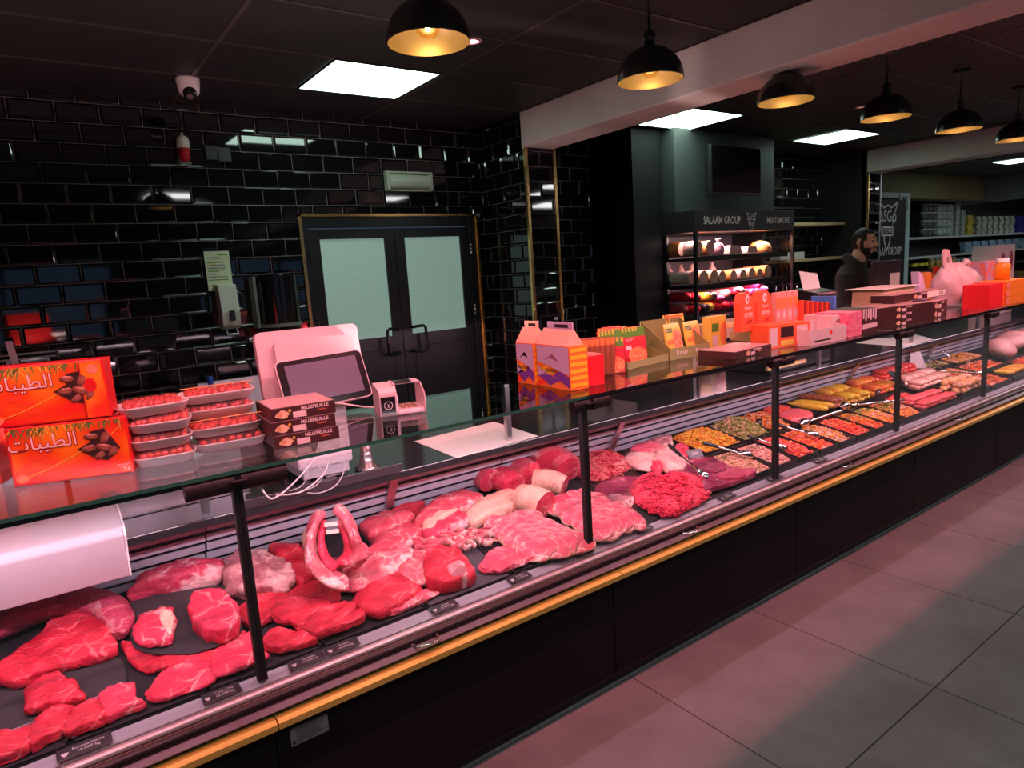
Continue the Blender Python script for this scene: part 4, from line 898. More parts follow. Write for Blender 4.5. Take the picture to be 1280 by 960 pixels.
t, w = tray_carton('sachet_carton', 'olive green display carton holding the upright red soup sachet', (785, 463), (836, 451), .032, .19, cardg, .09)
t, w = tray_carton('sachet_carton', 'olive green display carton with high back and two yellow sachets', (838, 451), (887, 443), .055, .20, cardg, .175)
text('Knorr', .03, t, lab_w, (-w*.2, -.001, .03)); text('Knorr', .03, t, lab_w, (w*.28, -.001, .03))
for k, px in enumerate((852, 876)):
    p = on_z(px, 446-4*k, GT)+Vector((0, .03, 0)); sachet('yellow sachet with grapefruit picture, %s one in the high green carton' % ('left', 'right')[k], (p.x, p.y, GT+.006), radians(2), 12, w=.115, h=.155, kind='yellow')
for k in range(5): p = on_z(858+5*k, 441, GT)+Vector((0, .07, 0)); sachet('yellow or brown sachet packed behind the two front yellow ones', (p.x-.02, p.y+.016*k, GT+.006), radians(5), 3, w=.12, h=.185, kind='brown' if k % 2 else 'yellow', grp='sachets behind the yellow pair')
t, w = stand('yellow_carton', 'tall yellow carton with orange grapefruit print right of the sachets', 'box', (889, 438), (908, 434)); 
MB().box(-w/2, w/2, 0, .05, 0, .165).build('carton', kyel, t, .001); b = MB(); b.box(-w*.45, 0, -.0012, -.0006, .09, .13, 0); b.box(-w*.4, -.01, -.0012, -.0006, .02, .07, 1); blob(b, w*.3, .075, w*.22, .06, 2); b.build('printed_face', [kgreen, lab_w, kor], t)
# --- stack of cake boxes and pale packets to its right
cake_box('cake_box', 'purple brown cake box lying in front of the chips cartons', tuple(on_z(938, 450, GT)+Vector((.13, .07, .001))), radians(6), w=.33, h=.034, d=.19, detail=True)
t, w = stand('flat_pack', 'pale green and white flat pack on the cake box behind', 'packet', (905, 428), (960, 421), GT); 
MB().box(-w/2, w/2, .14, .28, 0, .055).build('carton', mat('pale_green_card', (.45, .45, .30), .5), t, .002); MB().box(-w/2, w/2*.9, .14, .26, .056, .085).build('top_pack', mat('sandy_card', (.72, .48, .30), .5, c2=(.8, .6, .2), scale=30), t, .002)
# orange tombstone packs
eye = mat('eye_white', (.85, .8, .78), .4)
for k, (a, c, lb) in enumerate((((926, 404), (946, 402), 'orange upright cookie pack with rounded top and eye, left one'), ((947, 403), (969, 400), 'orange upright cookie pack with rounded top and eye, right one'))):
    A, B = on_y(*a, 2.0), on_y(*c, 2.0); w = (B-A).length; t = thing('cookie_pack', lb, 'packet', ((A.x+B.x)/2, 2.0, GT+.088), radians(4))
    h = 1.435-GT-.088; pts = [(-w*.5, 0, 0), (w*.5, 0, 0), (w*.42, 0, h*.72)]+[(w*.02+w*.40*cos(radians(d)), 0, h*.72+h*.26*sin(radians(d))) for d in range(20, 180, 20)]+[(-w*.42, 0, h*.72)]
    o = MB().prism([(x-z*.12, y, z) for x, y, z in pts], (0, .04, 0)).build('card', mat('coral_card', (.85, .13, .05), .45), t, .002)
    b = MB(); blob(b, -w*.12, h*.80, w*.13, h*.12, 0); blob(b, -w*.10, h*.79, w*.05, h*.05, 1, -.0018); b.build('eye', [eye, mat('coral_card', (.85, .13, .05))], t)
    text('Guston', .022, t, eye, (-w*.08, -.0012, h*.58), name='title', sx=.9); text('BITTER', .030, t, eye, (0-w*.03, -.0012, h*.40), name='title', sx=.8); text('CHIPS', .030, t, mat('maroon_ink', (.35, .02, .02), .5), (0, -.0012, h*.22), name='title', sx=.8)
t, w = stand('counter_box', 'brown carton carrying the two orange cookie packs', 'box', (915, 424), (975, 418)); MB().box(-w/2, w/2, .10, .30, 0, .086).build('carton', mat('brown_card', (.42, .22, .14), .6), t, .002)
t, w = stand('yellow_box', 'orange and yellow striped snack carton with cut front', 'box', (960, 437), (1012, 430)); MB().box(-w/2, w/2, 0, .12, 0, .115).build('carton', mat('orange_card', (.82, .16, .05), .45), t, .002)
b = MB(); b.box(-w*.47, -w*.28, -.0012, -.0006, .01, .10, 0); b.box(-w*.2, w*.1, -.0012, -.0006, .05, .10, 1); b.box(w*.18, w*.44, -.0012, -.0006, .02, .10, 0); b.box(-w*.2, w*.1, -.0012, -.0006, .01, .035, 2); b.build('printed_face', [lab_w, wind, kyel], t)
t, w = stand('peach_box', 'peach flat carton left of the orange snack carton', 'box', (940, 428), (962, 425)); MB().box(-w/2, w/2, .02, .16, 0, .05).box(-w/2, w/2*.2, .02, .14, .05, .09).build('carton', mat('sandy_card', (.72, .48, .3)), t, .002)
# upright pink sticks
for k in range(4):
    A = on_y(973+7.2*k, 397, 2.05); t = thing('snack_tube', 'upright pink and orange snack packet in the row of four behind', 'packet', (A.x, 2.05, GT+.001), 0, 'four upright pink snack packets')
    MB().box(-.022, .022, 0, .03, 0, .255).build('pack', mat('pink_snack', (.80, .35, .30), .4), t, .003); b = MB(); b.box(-.02, .02, -.001, 0, .17, .225, 0); blob(b, 0, .135, .014, .02, 1); b.build('printed_face', [kor, lab_w], t)
# book-like row, blue end
A, B = on_y(1003, 408, 2.02), on_y(1036, 404, 2.02)
for k in range(12):
    x = A.x+(B.x-A.x)*k/11; t = thing('thin_packet', 'thin maroon packet in the slanting row near the card machine', 'packet', (x, 2.02, GT+.001), radians(0), 'row of thin maroon packets')
    MB().prism([(0, 0, 0), (0, 0, .20-.003*k), (0, .14, .20-.003*k), (0, .14, 0)], (.014, 0, 0)).build('pack', mat('maroon_pack', (.32, .03, .03), .4) if k % 2 else mat('orange_red_pack', (.75, .08, .03), .4), t, .001)
t = thing('blue_packet', 'blue packet at the right end of the thin packet row', 'packet', (B.x+.055, 2.02, GT+.001)); MB().box(0, .022, 0, .14, 0, .20).build('pack', mat('sky_blue_pack', (.08, .25, .70), .4), t, .002)
# card machine with mint sheet
t = thing('card_machine', 'black card machine with a pale mint paper slip sticking up', 'card machine', tuple(on_y(1024, 380, 2.32))[:2]+(.902,), 0)
MB().box(-.06, .10, -.03, .12, 0, .43).build('stand', blackp, t, .01); MB().prism([(-.10, -.05, .40), (-.10, -.04, .45), (-.10, .12, .48), (-.10, .12, .40)], (.24, 0, 0)).build('machine', blackp, t, .012)
o = MB().box(-.08, .13, 0, .003, 0, .13).build('mint_slip', mat('mint_paper', (.50, .68, .60), .5), t); o.location = (0, .06, .455); o.rotation_euler = (-.3, .12, 0)
# white trolley-like display box and pink cartons
whc = mat('pinkish_white_card', (.66, .54, .54), .5)
t, w = tray_carton('display_carton', 'white sloping display carton in front of the thin packets', (1013, 433), (1058, 424), .075, .16, whc, .10)
MB().box(-w*.40, w*.05, -.001, 0, .015, .022).build('printed_line', wind, t); b = MB(); blob(b, w*.05, .05, .012, .012); b.build('red_dot', redp, t)
t, w = stand('window_carton', 'white carton with brown rounded window beside the pink carton', 'box', (1040, 424), (1060, 421)); MB().box(-w/2, w/2, .0, .20, 0, .12).build('carton', whc, t, .002); MB().prism(rrect(-w*.32, w*.36, .03, .10, .02, -.0004), (0, -.0008, 0)).build('window', mat('brown_window', (.35, .20, .15), .4), t)
magn = mat('magenta_print', (.75, .06, .22), .4, c2=(.8, .35, .4), scale=50)
t, w = stand('pink_carton', 'magenta printed carton left of the pink and brown one', 'box', (1061, 423), (1077, 419)); MB().box(-w/2, w/2, .0, .18, 0, .13).build('carton', magn, t, .002)
t, w = stand('drip_carton', 'brown carton with pink icing drip print', 'box', (1078, 419), (1096, 415)); MB().box(-w/2, w/2, .0, .18, 0, .135).build('carton', choc, t, .002)
b = MB()
for q in range(6): b.box(-w/2+w*q/6, -w/2+w*(q+.6)/6, -.001, 0, .085-.012*(q % 2), .135, 0)
b.box(-w/2, w/2, -.001, 0, .03, .055, 0); b.build('icing_print', whc, t)
# dark boxes stacked, white label box on top
A, B = on_z(1097, 412, GT), on_z(1152, 404, GT)
for k in range(3): cake_box('long_cake_box', 'dark cake box, %s in the wide pile below the plastic tub' % ('bottom', 'middle', 'top')[k], ((A.x+B.x)/2+.06, (A.y+B.y)/2, GT+.001+k*.039), math.atan2(B.y-A.y, B.x-A.x), w=(B-A).length+.1, h=.038, d=.2, title='CLASSIC', detail=False)
A, B = on_z(1154, 404, GT), on_z(1190, 394, GT)
for k in range(4): cake_box('small_cake_box', 'dark heart-print cake box, %s box %s the pile before the bag' % (('left', 'right')[k % 2], ('at the bottom of', 'on top of')[k//2]), (A.x+(B.x-A.x)*(.25+.5*(k % 2)), A.y+(B.y-A.y)*(.25+.5*(k % 2))+.03, GT+.001+(k//2)*.052), math.atan2(B.y-A.y, B.x-A.x), w=(B-A).length*.48, h=.05, d=.16, title='CAKE', detail=False)
A = on_y(1122, 389, 1.9); B = on_y(1185, 380, 1.9)
t = cake_box('long_cake_box', 'cake box with white price card lying crosswise on the pile', ((A.x+B.x)/2, 1.92, GT+.121), radians(0), w=(B.x-A.x), h=.045, d=.14, title='CHOCOLAT', detail=False)
panel_on(t, (B.x-A.x)*.12, (B.x-A.x)*.49, .004, .042, mat('cream_card', (.82, .78, .66), .5), 'price_card', -.003); text('$ 20', .03, t, blackp, ((B.x-A.x)*.4, -.0035, .022), name='lettering')
# yellow tub and things behind it
t = thing('plastic_tub', 'cream translucent plastic tub with lid flange behind the dark boxes', 'tub', (4.72, 2.14, GT+.001), 0)
MB().prism([(-.20, 0, .0), (-.22, -.02, .185), (.22, -.02, .185), (.20, 0, 0)], (0, .2, 0)).build('tub_body', mat('cream_plastic', (.82, .60, .36), .35, c2=(.85, .68, .42), scale=6), t, .012)
MB().box(-.25, .25, -.035, .22, .185, .192).build('rim', mat('tub_rim', (.82, .76, .72), .3), t, .003)
for k, (px, w, h, m, lb) in enumerate(((1134, .14, .27, lil, 'lilac and orange striped packet standing behind the tub'), (1147, .12, .26, mat('orange_stripe', (.85, .3, .05), .4), 'orange packet with dark stripe behind the tub'), (1158, .07, .29, redp, 'red triangular packet left of the white bag'), (1166, .10, .23, mat('brown_bar', (.12, .06, .05), .4), 'dark brown packet stack beside the white bag'))):
    A = on_y(px, 375, 2.3); o = MB().prism([(-w/2, 0, 0), (-w/2, .02, h), (w/2, .05, h*.93), (w/2, 0, 0)], (0, .05, 0)).build('tall_packet', m, bevel=.002); o.location = (A.x, 2.30-.12, GT+.002); tag(o, lb, 'packet')
# --- white carrier bag
def bagmesh():
    n, m = 40, 18; vs = []; R = random.Random(5)
    prof = [(.0, .27, .11), (.03, .30, .13), (.10, .31, .13), (.16, .31, .12), (.21, .29, .10), (.25, .25, .07), (.28, .19, .045), (.31, .13, .014)]
    for i in range(m+1):
        f = i/m*(len(prof)-1); j = min(int(f), len(prof)-2); u = f-j
        z, rx, ry = [prof[j][q]*(1-u)+prof[j+1][q]*u for q in range(3)]; sx = -.10*(i/m)**2
        for k in range(n):
            a = 2*pi*k/n; q = noise.noise(Vector((cos(a)*2.2, sin(a)*2.2, z*9)))*.022+abs(noise.noise(Vector((cos(a)*5, z*14, sin(a)*5))))*.018
            vs.append(((rx+q)*cos(a)*(abs(cos(a))**-.15 if abs(cos(a)) > .05 else 1)+sx, (ry+q)*sin(a), z))
    b = MB(); b.add(vs, [(i*n+k, i*n+(k+1) % n, (i+1)*n+(k+1) % n, (i+1)*n+k) for i in range(m) for k in range(n)], 0, True)
    b.add(vs[:n], [tuple(reversed(range(n)))]); b.add(vs[-n:], [tuple(range(n))]); return b
bw = mat('thin_white_plastic', (.48, .40, .40), .35, c2=(.60, .50, .50), scale=7)
t = thing('carrier_bag', 'white plastic carrier bag with dark logo and one raised handle', 'bag', (5.66, 2.13, GT+.002), radians(0))
bagmesh().build('bag_body', bw, t)
# handle loop
HP = [(-.22, -.01, .22), (-.30, -.015, .31), (-.31, -.015, .385), (-.27, -.01, .415), (-.20, -.01, .41), (-.15, -.005, .36), (-.08, 0, .26)]
HI = [(-.20, -.012, .28), (-.235, -.012, .33), (-.24, -.012, .352), (-.225, -.012, .36), (-.21, -.012, .358), (-.195, -.01, .33), (-.18, -.01, .28)]
b = MB()
for i in range(6): b.prism([HP[i], HP[i+1], HI[i+1], HI[i]], (0, .012, 0))
b.build('handle', bw, t, .002)
MB().tube([(.03, -.02, .24), (.0, -.03, .29), (.04, -.03, .315), (.11, -.02, .30), (.14, 0, .26), (.16, 0, .2)], [.01, .02, .022, .022, .02, .01], 10).build('folded_handle', bw, t)
lg = MB()
def bagfront(x, z): return -.02-.135*math.sqrt(max(.05, 1-(x/.33)**2))
def bstripe(pts):
    for i in range(len(pts)-1): pass
    lg.prism([(x, bagfront(x, z)-.004, z) for x, z in pts], (0, -.002, 0))
dkb = mat('bag_print_dark', (.05, .03, .045), .4)
bstripe([(-.24, .035), (-.06, .02), (-.03, .075), (-.05, .095), (-.23, .105)]); bstripe([(.0, .02), (.045, .02), (.075, .095), (.05, .12), (-.02, .135), (-.02, .125), (.03, .10)]); bstripe([(-.21, .128), (-.02, .12), (-.02, .128), (-.21, .136)])
lg.build('printed_logo', dkb, t)
# --- items at the right end
t, w = stand('red_box', 'bright scarlet box beside the white bag', 'box', (1236, 387), (1253, 383)); MB().box(-w/2, w/2, 0, .16, 0, .165).build('carton', redc, t, .002)
A, B = on_z(1254, 383, GT), on_z(1284, 376, GT)
for k in range(3):
    t = thing('orange_box', 'orange fruit-print box, %s in the pile at the right edge' % ('bottom', 'middle', 'top')[k], 'box', ((A.x+B.x)/2, (A.y+B.y)/2, GT+.001+k*.057), math.atan2(B.y-A.y, B.x-A.x)); w = (B-A).length
    MB().box(-w/2, w/2, 0, .18, 0, .055).build('carton', mat('date_orange', (.85, .28, .02), .4), t, .001); b = MB(); blob(b, -w*.34, .028, .04, .022, 0); b.box(-w*.49, -w*.42, -.001, 0, .005, .05, 1); b.build('printed_face', [mat('seal_pink', (.8, .25, .15)), redp], t)
A = on_y(1245, 360, 2.15); t = thing('printed_box', 'coral and lilac printed box resting behind the scarlet box', 'box', (A.x+.1, 2.16, GT+.001)); MB().box(-.28, .18, 0, .15, 0, .29).build('carton', mat('coral_lilac_print', (.80, .20, .12), .45, c2=(.55, .35, .5), scale=16, ramp=(.45, .55)), t, .002)
A = on_y(1263, 345, 2.45); t = thing('tall_white_box', 'tall pale box with round brown motif at the right end of the counter', 'box', (A.x, 2.50, .901)); MB().box(-.24, .24, 0, .2, 0, .66).build('carton', whc, t, .003)
b = MB(); blob(b, -.06, .52, .05, .07, 0); b.box(.06, .235, -.001, 0, .02, .65, 1); blob(b, .14, .50, .05, .10, 0, -.002); b.build('printed_face', [mat('brown_motif', (.30, .05, .06), .5), lab_w], t)
A = (on_z(1254, 383, GT)+on_z(1284, 376, GT))/2; t = thing('jar_pack', 'small amber jar with white lid standing among the right-hand boxes', 'jar', (A.x+.02, A.y+.10, GT+.1745)); MB().lathe([(0, 0), (.05, 0), (.05, .10), (.035, .12)], n=16).build('jar', mat('amber_jar', (.75, .30, .02), .2), t); MB().lathe([(.04, .12), (.04, .15), (0, .15)], n=16).build('lid', white, t)
A = on_y(1230, 345, 2.25); t = thing('white_tag', 'small white rounded tag sticking up right of the bag', 'tag', (A.x, 2.35, GT+.0)); MB().prism([(x*.035, 0, .13+z*.05) for x, z in ((-1, -3.2), (1, -3.2), (1, .6), (.5, 1), (-.5, 1), (-1, .6))], (0, .004, 0)).build('card', lab_w, t, .001)
# ------------------------------------------------------------------ fresh meat on the deck
def meat_mat(name, c1, c2, fat=(.85, .52, .45), vein=0.0, vs=18, patch=0.0, rough=.32, fibre=1.0, ps=9):
    if c1[1] < .1: k_ = 1.7 if c1[1] < .045 else 1.15; c1 = (c1[0], c1[1], c1[2]*k_); c2 = (c2[0], c2[1], c2[2]*k_*.9)
    m, nt, bs = nt_new(name); L = nt.links; N = nt.nodes.new
    tc = N('ShaderNodeTexCoord'); n = N('ShaderNodeTexNoise'); n.inputs['Scale'].default_value = 14; n.inputs['Detail'].default_value = 4
    L.new(tc.outputs['Object'], n.inputs['Vector']); r = N('ShaderNodeValToRGB'); e = r.color_ramp.elements
    e[0].position, e[1].position = .35, .68; e[0].color = (*c1, 1); e[1].color = (*c2, 1); L.new(n.outputs['Fac'], r.inputs[0]); col = r.outputs[0]
    def mixin(fac, colr):
        nonlocal col
        x = N('ShaderNodeMix'); x.data_type = 'RGBA'; L.new(fac, x.inputs[0]); L.new(col, x.inputs[6]); x.inputs[7].default_value = (*colr, 1); col = x.outputs[2]
    if vein:
        wn = N('ShaderNodeTexNoise'); wn.inputs['Scale'].default_value = 12; L.new(tc.outputs['Object'], wn.inputs['Vector'])
        va = N('ShaderNodeMix'); va.data_type = 'VECTOR'; va.inputs[0].default_value = .10; L.new(tc.outputs['Object'], va.inputs[4]); L.new(wn.outputs['Color'], va.inputs[5])
        v = N('ShaderNodeTexVoronoi'); v.feature = 'DISTANCE_TO_EDGE'; v.inputs['Scale'].default_value = vs; L.new(va.outputs[1], v.inputs['Vector'])
        rr = N('ShaderNodeValToRGB'); ee = rr.color_ramp.elements; ee[0].position = .0; ee[0].color = (1, 1, 1, 1); ee[1].position = vein; ee[1].color = (0, 0, 0, 1)
        L.new(v.outputs['Distance'], rr.inputs[0])
        n3 = N('ShaderNodeTexNoise'); n3.inputs['Scale'].default_value = 10; L.new(tc.outputs['Object'], n3.inputs['Vector'])
        r3 = N('ShaderNodeValToRGB'); r3.color_ramp.elements[0].position = .42; r3.color_ramp.elements[1].position = .6; L.new(n3.outputs['Fac'], r3.inputs[0])
        mu = N('ShaderNodeMath'); mu.operation = 'MULTIPLY'; L.new(rr.outputs[0], mu.inputs[0]); L.new(r3.outputs[0], mu.inputs[1]); mixin(mu.outputs[0], fat)
    if patch:
        n4 = N('ShaderNodeTexNoise'); n4.inputs['Scale'].default_value = ps; n4.inputs['Detail'].default_value = 5; n4.inputs['Roughness'].default_value = .6
        L.new(tc.outputs['Object'], n4.inputs['Vector']); r4 = N('ShaderNodeValToRGB'); r4.color_ramp.elements[0].position = .66-patch*.3; r4.color_ramp.elements[1].position = .74-patch*.3
        L.new(n4.outputs['Fac'], r4.inputs[0]); mixin(r4.outputs[0], fat)
    L.new(col, bs.inputs['Base Color']); bs.inputs['Roughness'].default_value = rough; bs.inputs['Specular IOR Level'].default_value = .35
    mp = N('ShaderNodeMapping'); mp.inputs['Scale'].default_value = (1, 3.5, 1); L.new(tc.outputs['Object'], mp.inputs[0])
    n2 = N('ShaderNodeTexNoise'); n2.inputs['Scale'].default_value = 55; n2.inputs['Detail'].default_value = 5; L.new(mp.outputs[0], n2.inputs['Vector'])
    bp = N('ShaderNodeBump'); bp.inputs['Strength'].default_value = .8*fibre; bp.inputs['Distance'].default_value = .009
    L.new(n2.outputs['Fac'], bp.inputs['Height']); L.new(bp.outputs[0], bs.inputs['Normal'])
    return m
M_ = dict(
 lean=meat_mat('lean_beef', (.38, .006, .016), (.74, .04, .05), (.80, .20, .22), vein=.04, vs=12),
 dark=meat_mat('dark_beef', (.34, .03, .05), (.50, .06, .08), (.6, .25, .25), vein=.04, vs=10),
 shin=meat_mat('marbled_beef', (.50, .035, .05), (.66, .07, .09), (.80, .50, .50), vein=.055, vs=12, patch=.45),
 steak=meat_mat('steak_beef', (.62, .03, .045), (.74, .06, .08), (.85, .45, .42), vein=.06, vs=13, patch=.1),
 veal=meat_mat('pale_veal', (.58, .07, .11), (.72, .15, .19), (.92, .66, .60), vein=.11, vs=24, patch=.2),
 vealr=meat_mat('veal_roast', (.52, .05, .08), (.70, .11, .14), (.88, .58, .54), vein=.08, vs=16, patch=.38),
 fat=meat_mat('fat_cap', (.80, .48, .36), (.86, .62, .48), (.66, .16, .16), patch=.35, ps=12),
 wrap=meat_mat('wrapped_joint', (.34, .12, .14), (.60, .28, .30), (.85, .60, .56), vein=.10, vs=15, patch=.5, rough=.12),
 liver=meat_mat('liver', (.16, .015, .03), (.30, .04, .06), (.55, .2, .25), patch=.15, rough=.1, fibre=.3),
 mince=meat_mat('minced_beef', (.72, .03, .045), (.82, .07, .08), (.85, .35, .3), patch=.15),
 minced2=meat_mat('minced_dark', (.50, .01, .03), (.66, .03, .06), patch=.05),
 mince2=meat_mat('minced_pale', (.62, .10, .10), (.75, .2, .18), (.85, .45, .4), patch=.3),
 chick=meat_mat('pale_poultry', (.80, .42, .40), (.88, .62, .52), (.70, .15, .2), patch=.25, rough=.2),
 bone=meat_mat('rib_bone_meat', (.52, .07, .10), (.70, .17, .19), (.88, .66, .58), vein=.13, vs=26, patch=.35))
def catmull(P, k=5):
    n = len(P); out = []
    for i in range(n):
        p0, p1, p2, p3 = P[i-1], P[i], P[(i+1) % n], P[(i+2) % n]
        for j in range(k):
            s_ = j/k; out.append(.5*((2*p1)+(p2-p0)*s_+(2*p0-5*p1+4*p2-p3)*s_*s_+(3*p1-p0-3*p2+p3)*s_**3))
    return out
def slab(name, label, pts, h, m, lift=0.0, cat='meat', grp=None, bump=.006, pw=2.6, undercut=.93, seed=0):
    "a puffy cut of meat whose outline lies on the sloping deck, h metres thick"
    P = catmull([on_deck(x, y, lift+h*.35) for x, y in pts], 6); n = len(P); c = sum(P, Vector())/n
    P = [p+(p-c).normalized()*(noise.noise(p*45+Vector((seed, 0, 0)))*.007+noise.noise(p*130)*.003) for p in P]
    yl, yh = min(p.y for p in P), max(p.y for p in P)
    a_, b_ = max(yl, 1.818), min(yh, 2.372)
    if a_ != yl or b_ != yh:
        sh_ = min(.035, a_-yl) if a_ > yl else 0
        for p in P: p.y += sh_
        yl += sh_; yh += sh_; a_ = max(yl, 1.818); b_ = min(yh, 2.372)
        for p in P: p.y = a_+(p.y-yl)*(b_-a_)/(yh-yl)
        c = sum(P, Vector())/n
    b = MB(); vs = []; up = Vector((0, -.16, .985)) if yl > 1.84 else Vector((0, 0, 1))
    base = lambda p: Vector((p.x, p.y, deck(p.y)+lift))
    rings = [(undercut, 0.0), (1.0, .22), (1.015, .45), (.985, .70), (.92, .86), (.80, .96), (.62, 1.0), (.40, 1.03), (.20, 1.04)]
    if pw == 4 or name in ('beef_steak', 'beef_slice', 'veal_chop', 'liver_slice'): rings = [(.96, 0.0), (1.0, .2), (1.005, .5), (.995, .82), (.965, .97), (.90, 1.0), (.70, 1.02), (.45, 1.0), (.2, 1.03)]
    for f, hz in rings:
        for p in P:
            q = c+(p-c)*f; q = base(q)
            nz = noise.noise(Vector((q.x*22+seed, q.y*22, hz*2)))*bump*1.5 + noise.noise(Vector((q.x*70, q.y*70+seed, hz*3)))*bump*.7
            d = (p-c).normalized()
            v = q+up*(h*hz+(nz if hz > .3 else 0)+.001)+d*(nz*.9 if 0 < hz < .9 else 0); vs.append(v)
    b.add(vs, [(i*n+k, i*n+(k+1) % n, (i+1)*n+(k+1) % n, (i+1)*n+k) for i in range(len(rings)-1) for k in range(n)], 0, True)
    b.add([vs[k] for k in range(n)], [tuple(reversed(range(n)))]); top = base(c)+up*h*1.045
    L = vs[-n:]+[top]; b.add(L, [(k, (k+1) % n, n) for k in range(n)], 0, True)
    o = b.build(name, m); recentre(o); tag(o, label, cat, grp); return o
def muscle(name, label, path, rad, m, lift=0, flat=.7, cat='meat', grp=None, bump=.005, cut=None, zs=None):
    "a long tapering cut laid along a path on the deck"
    if name == 'rolled_roast': rad = [q*1.28 for q in rad]
    P = [on_deck(x, y, lift+r*flat*.7) for (x, y), r in zip(path, rad)]; Q = []; R_ = []
    for i in range(len(P)-1):
        for k in range(5):
            s_ = k/5; p0, p1, p2, p3 = P[max(i-1, 0)], P[i], P[i+1], P[min(i+2, len(P)-1)]
            Q.append(.5*((2*p1)+(p2-p0)*s_+(2*p0-5*p1+4*p2-p3)*s_*s_+(3*p1-p0-3*p2+p3)*s_**3)); R_.append(rad[i]*(1-s_)+rad[i+1]*s_)
    Q.append(P[-1]); R_.append(rad[-1]); n = 20; vs = []
    for i, q in enumerate(Q):
        t = (Q[min(i+1, len(Q)-1)]-Q[max(i-1, 0)]).normalized(); x = t.cross(Vector((0, 0, 1))).normalized(); y = x.cross(t)
        c = Vector((q.x, q.y, deck(q.y)+lift+R_[i]*flat+.002)) + (Vector((0, 0, zs[min(i//5, len(zs)-1)])) if zs else Vector())
        for k in range(n):
            a = 2*pi*k/n; r = R_[i]+noise.noise(Vector((i*.35, cos(a)*2, sin(a)*2+lift*9)))*bump*1.6
            vs.append(c+x*cos(a)*r+y*sin(a)*r*flat)
    b = MB(); mN = len(Q); b.add(vs, [(i*n+k, i*n+(k+1) % n, (i+1)*n+(k+1) % n, (i+1)*n+k) for i in range(mN-1) for k in range(n)], 0, True)
    b.add(vs[:n], [tuple(reversed(range(n)))]); b.add(vs[-n:], [tuple(range(n))], 1 if cut else 0)
    o = b.build(name, [m, cut] if cut else [m]); recentre(o); tag(o, label, cat, grp); return o
# black display trays on the deck
tr_m = mat('slate_tray', (.020, .019, .023), .5, spec=.2); tr_g = mat('grey_display_sheet', (.07, .07, .085), .4, spec=.3)
xs = [-1.4, -1.06, -.72, -.40, -.06, .245, .56, .90, 1.24, 1.56]
for k in range(len(xs)-1):
    a, c = xs[k]+.004, xs[k+1]-.004; b = MB()
    P = lambda x, y, u: (x, y, deck(y)+u)
    def slp(b, x0, x1, y0, y1, u0, u1, mi=0):
        b.add([P(x0, y0, u0), P(x1, y0, u0), P(x1, y1, u0), P(x0, y1, u0), P(x0, y0, u1), P(x1, y0, u1), P(x1, y1, u1), P(x0, y1, u1)], [(0,3,2,1),(4,5,6,7),(0,1,5,4),(1,2,6,5),(2,3,7,6),(3,0,4,7)], mi)
    o = thing('display_tray', 'shallow slate display tray under the meat, number of its row hidden by cuts', 'tray', (a, 1.81, deck(1.81)), group='slate display trays under the meat')
    b = MB(); slp(b, a, c, 1.812, 2.32, .0, .003); q = b.build('tray_floor', tr_g if k in (7,) else tr_m, o, world=True)
    b = MB(); slp(b, a, a+.006, 1.812, 2.32, .003, .012); slp(b, c-.006, c, 1.812, 2.32, .003, .012); q = b.build('tray_rim', tr_m, o, world=True)
    o['label'] = 'shallow slate display tray lying under the raw meat cuts'
def bslab(label, pts, h, m, lift=.004, **k): return slab(k.pop('name', 'beef_cut'), label, pts, h, M_[m], lift, **k)
# steel divider bar in the left bay
A, B = on_deck(-20, 935, .01), on_deck(166, 862, .01)
o = MB().prism([A, A+Vector((0, .028, .005)), A+Vector((0, .028, -.012)), A+Vector((0, 0, -.012))], B-A).build('steel_divider_bar', alu); recentre(o); tag(o, 'narrow steel bar across the leftmost meat tray', 'bar')
# black sheets
def sheet(label, pts, lift, name='black_sheet'):
    P = catmull([on_deck(x, y, lift) for x, y in pts], 4)
    P = [Vector((p.x, p.y, deck(p.y)+lift+.0015*noise.noise(p*30))) for p in P]
    o = MB().prism(P, (0, -.0003, .002)).build(name, mat('black_paper', (.035, .034, .038), .5, spec=.3, bump=.5, scale=25)); recentre(o); return tag(o, label, 'sheet')
sheet('black crinkled paper sheet under the small chunk at the far left', [(-30, 880), (60, 845), (140, 820), (157, 853), (100, 888), (0, 914), (-30, 925)], .008)
muscle('beef_tenderloin', 'long dark curved beef tenderloin at the far left, below the white cover', [(-45, 808), (-5, 786), (35, 770), (75, 760), (112, 757), (138, 765), (151, 782), (147, 798)], [.055, .060, .060, .056, .050, .046, .038, .022], M_['dark'], .010, .75)
bslab('lean red beef roast wedge inside the curve of the tenderloin', [(-8, 845), (40, 807), (66, 782), (91, 768), (119, 764), (125, 779), (141, 797), (144, 819), (94, 833), (53, 845), (25, 858), (0, 855)], .034, 'lean', .010, pw=4)
bslab('small lean beef chunk alone on the black sheet, far left', [(33, 868), (45, 852), (62, 847), (84, 851), (97, 860), (106, 876), (87, 880), (59, 886), (34, 889)], .032, 'lean', .012)
for k, (pts, lb) in enumerate((([(-22, 935), (0, 925), (19, 921), (41, 919), (42, 929), (34, 944), (0, 953), (-22, 962)], 'lean steak at the left end of the front row, far left bay'), ([(45, 921), (62, 905), (91, 902), (92, 912), (80, 936), (60, 946), (41, 957), (38, 940)], 'second lean steak in the front row above the first price ticket'),
    ([(90, 908), (119, 890), (130, 897), (136, 918), (109, 931), (83, 936), (84, 918)], 'third lean steak in the front row above the first price ticket'), ([(130, 894), (137, 879), (169, 868), (175, 888), (183, 898), (156, 909), (136, 918)], 'fourth lean steak in the front row with a pale fat edge'), ([(-25, 962), (10, 948), (38, 950), (38, 970), (0, 990), (-30, 990)], 'lean steak at the bottom left corner of the picture'))):
    bslab(lb, pts, .026, 'lean' if k != 3 else 'steak', .006, seed=k, name='beef_steak')
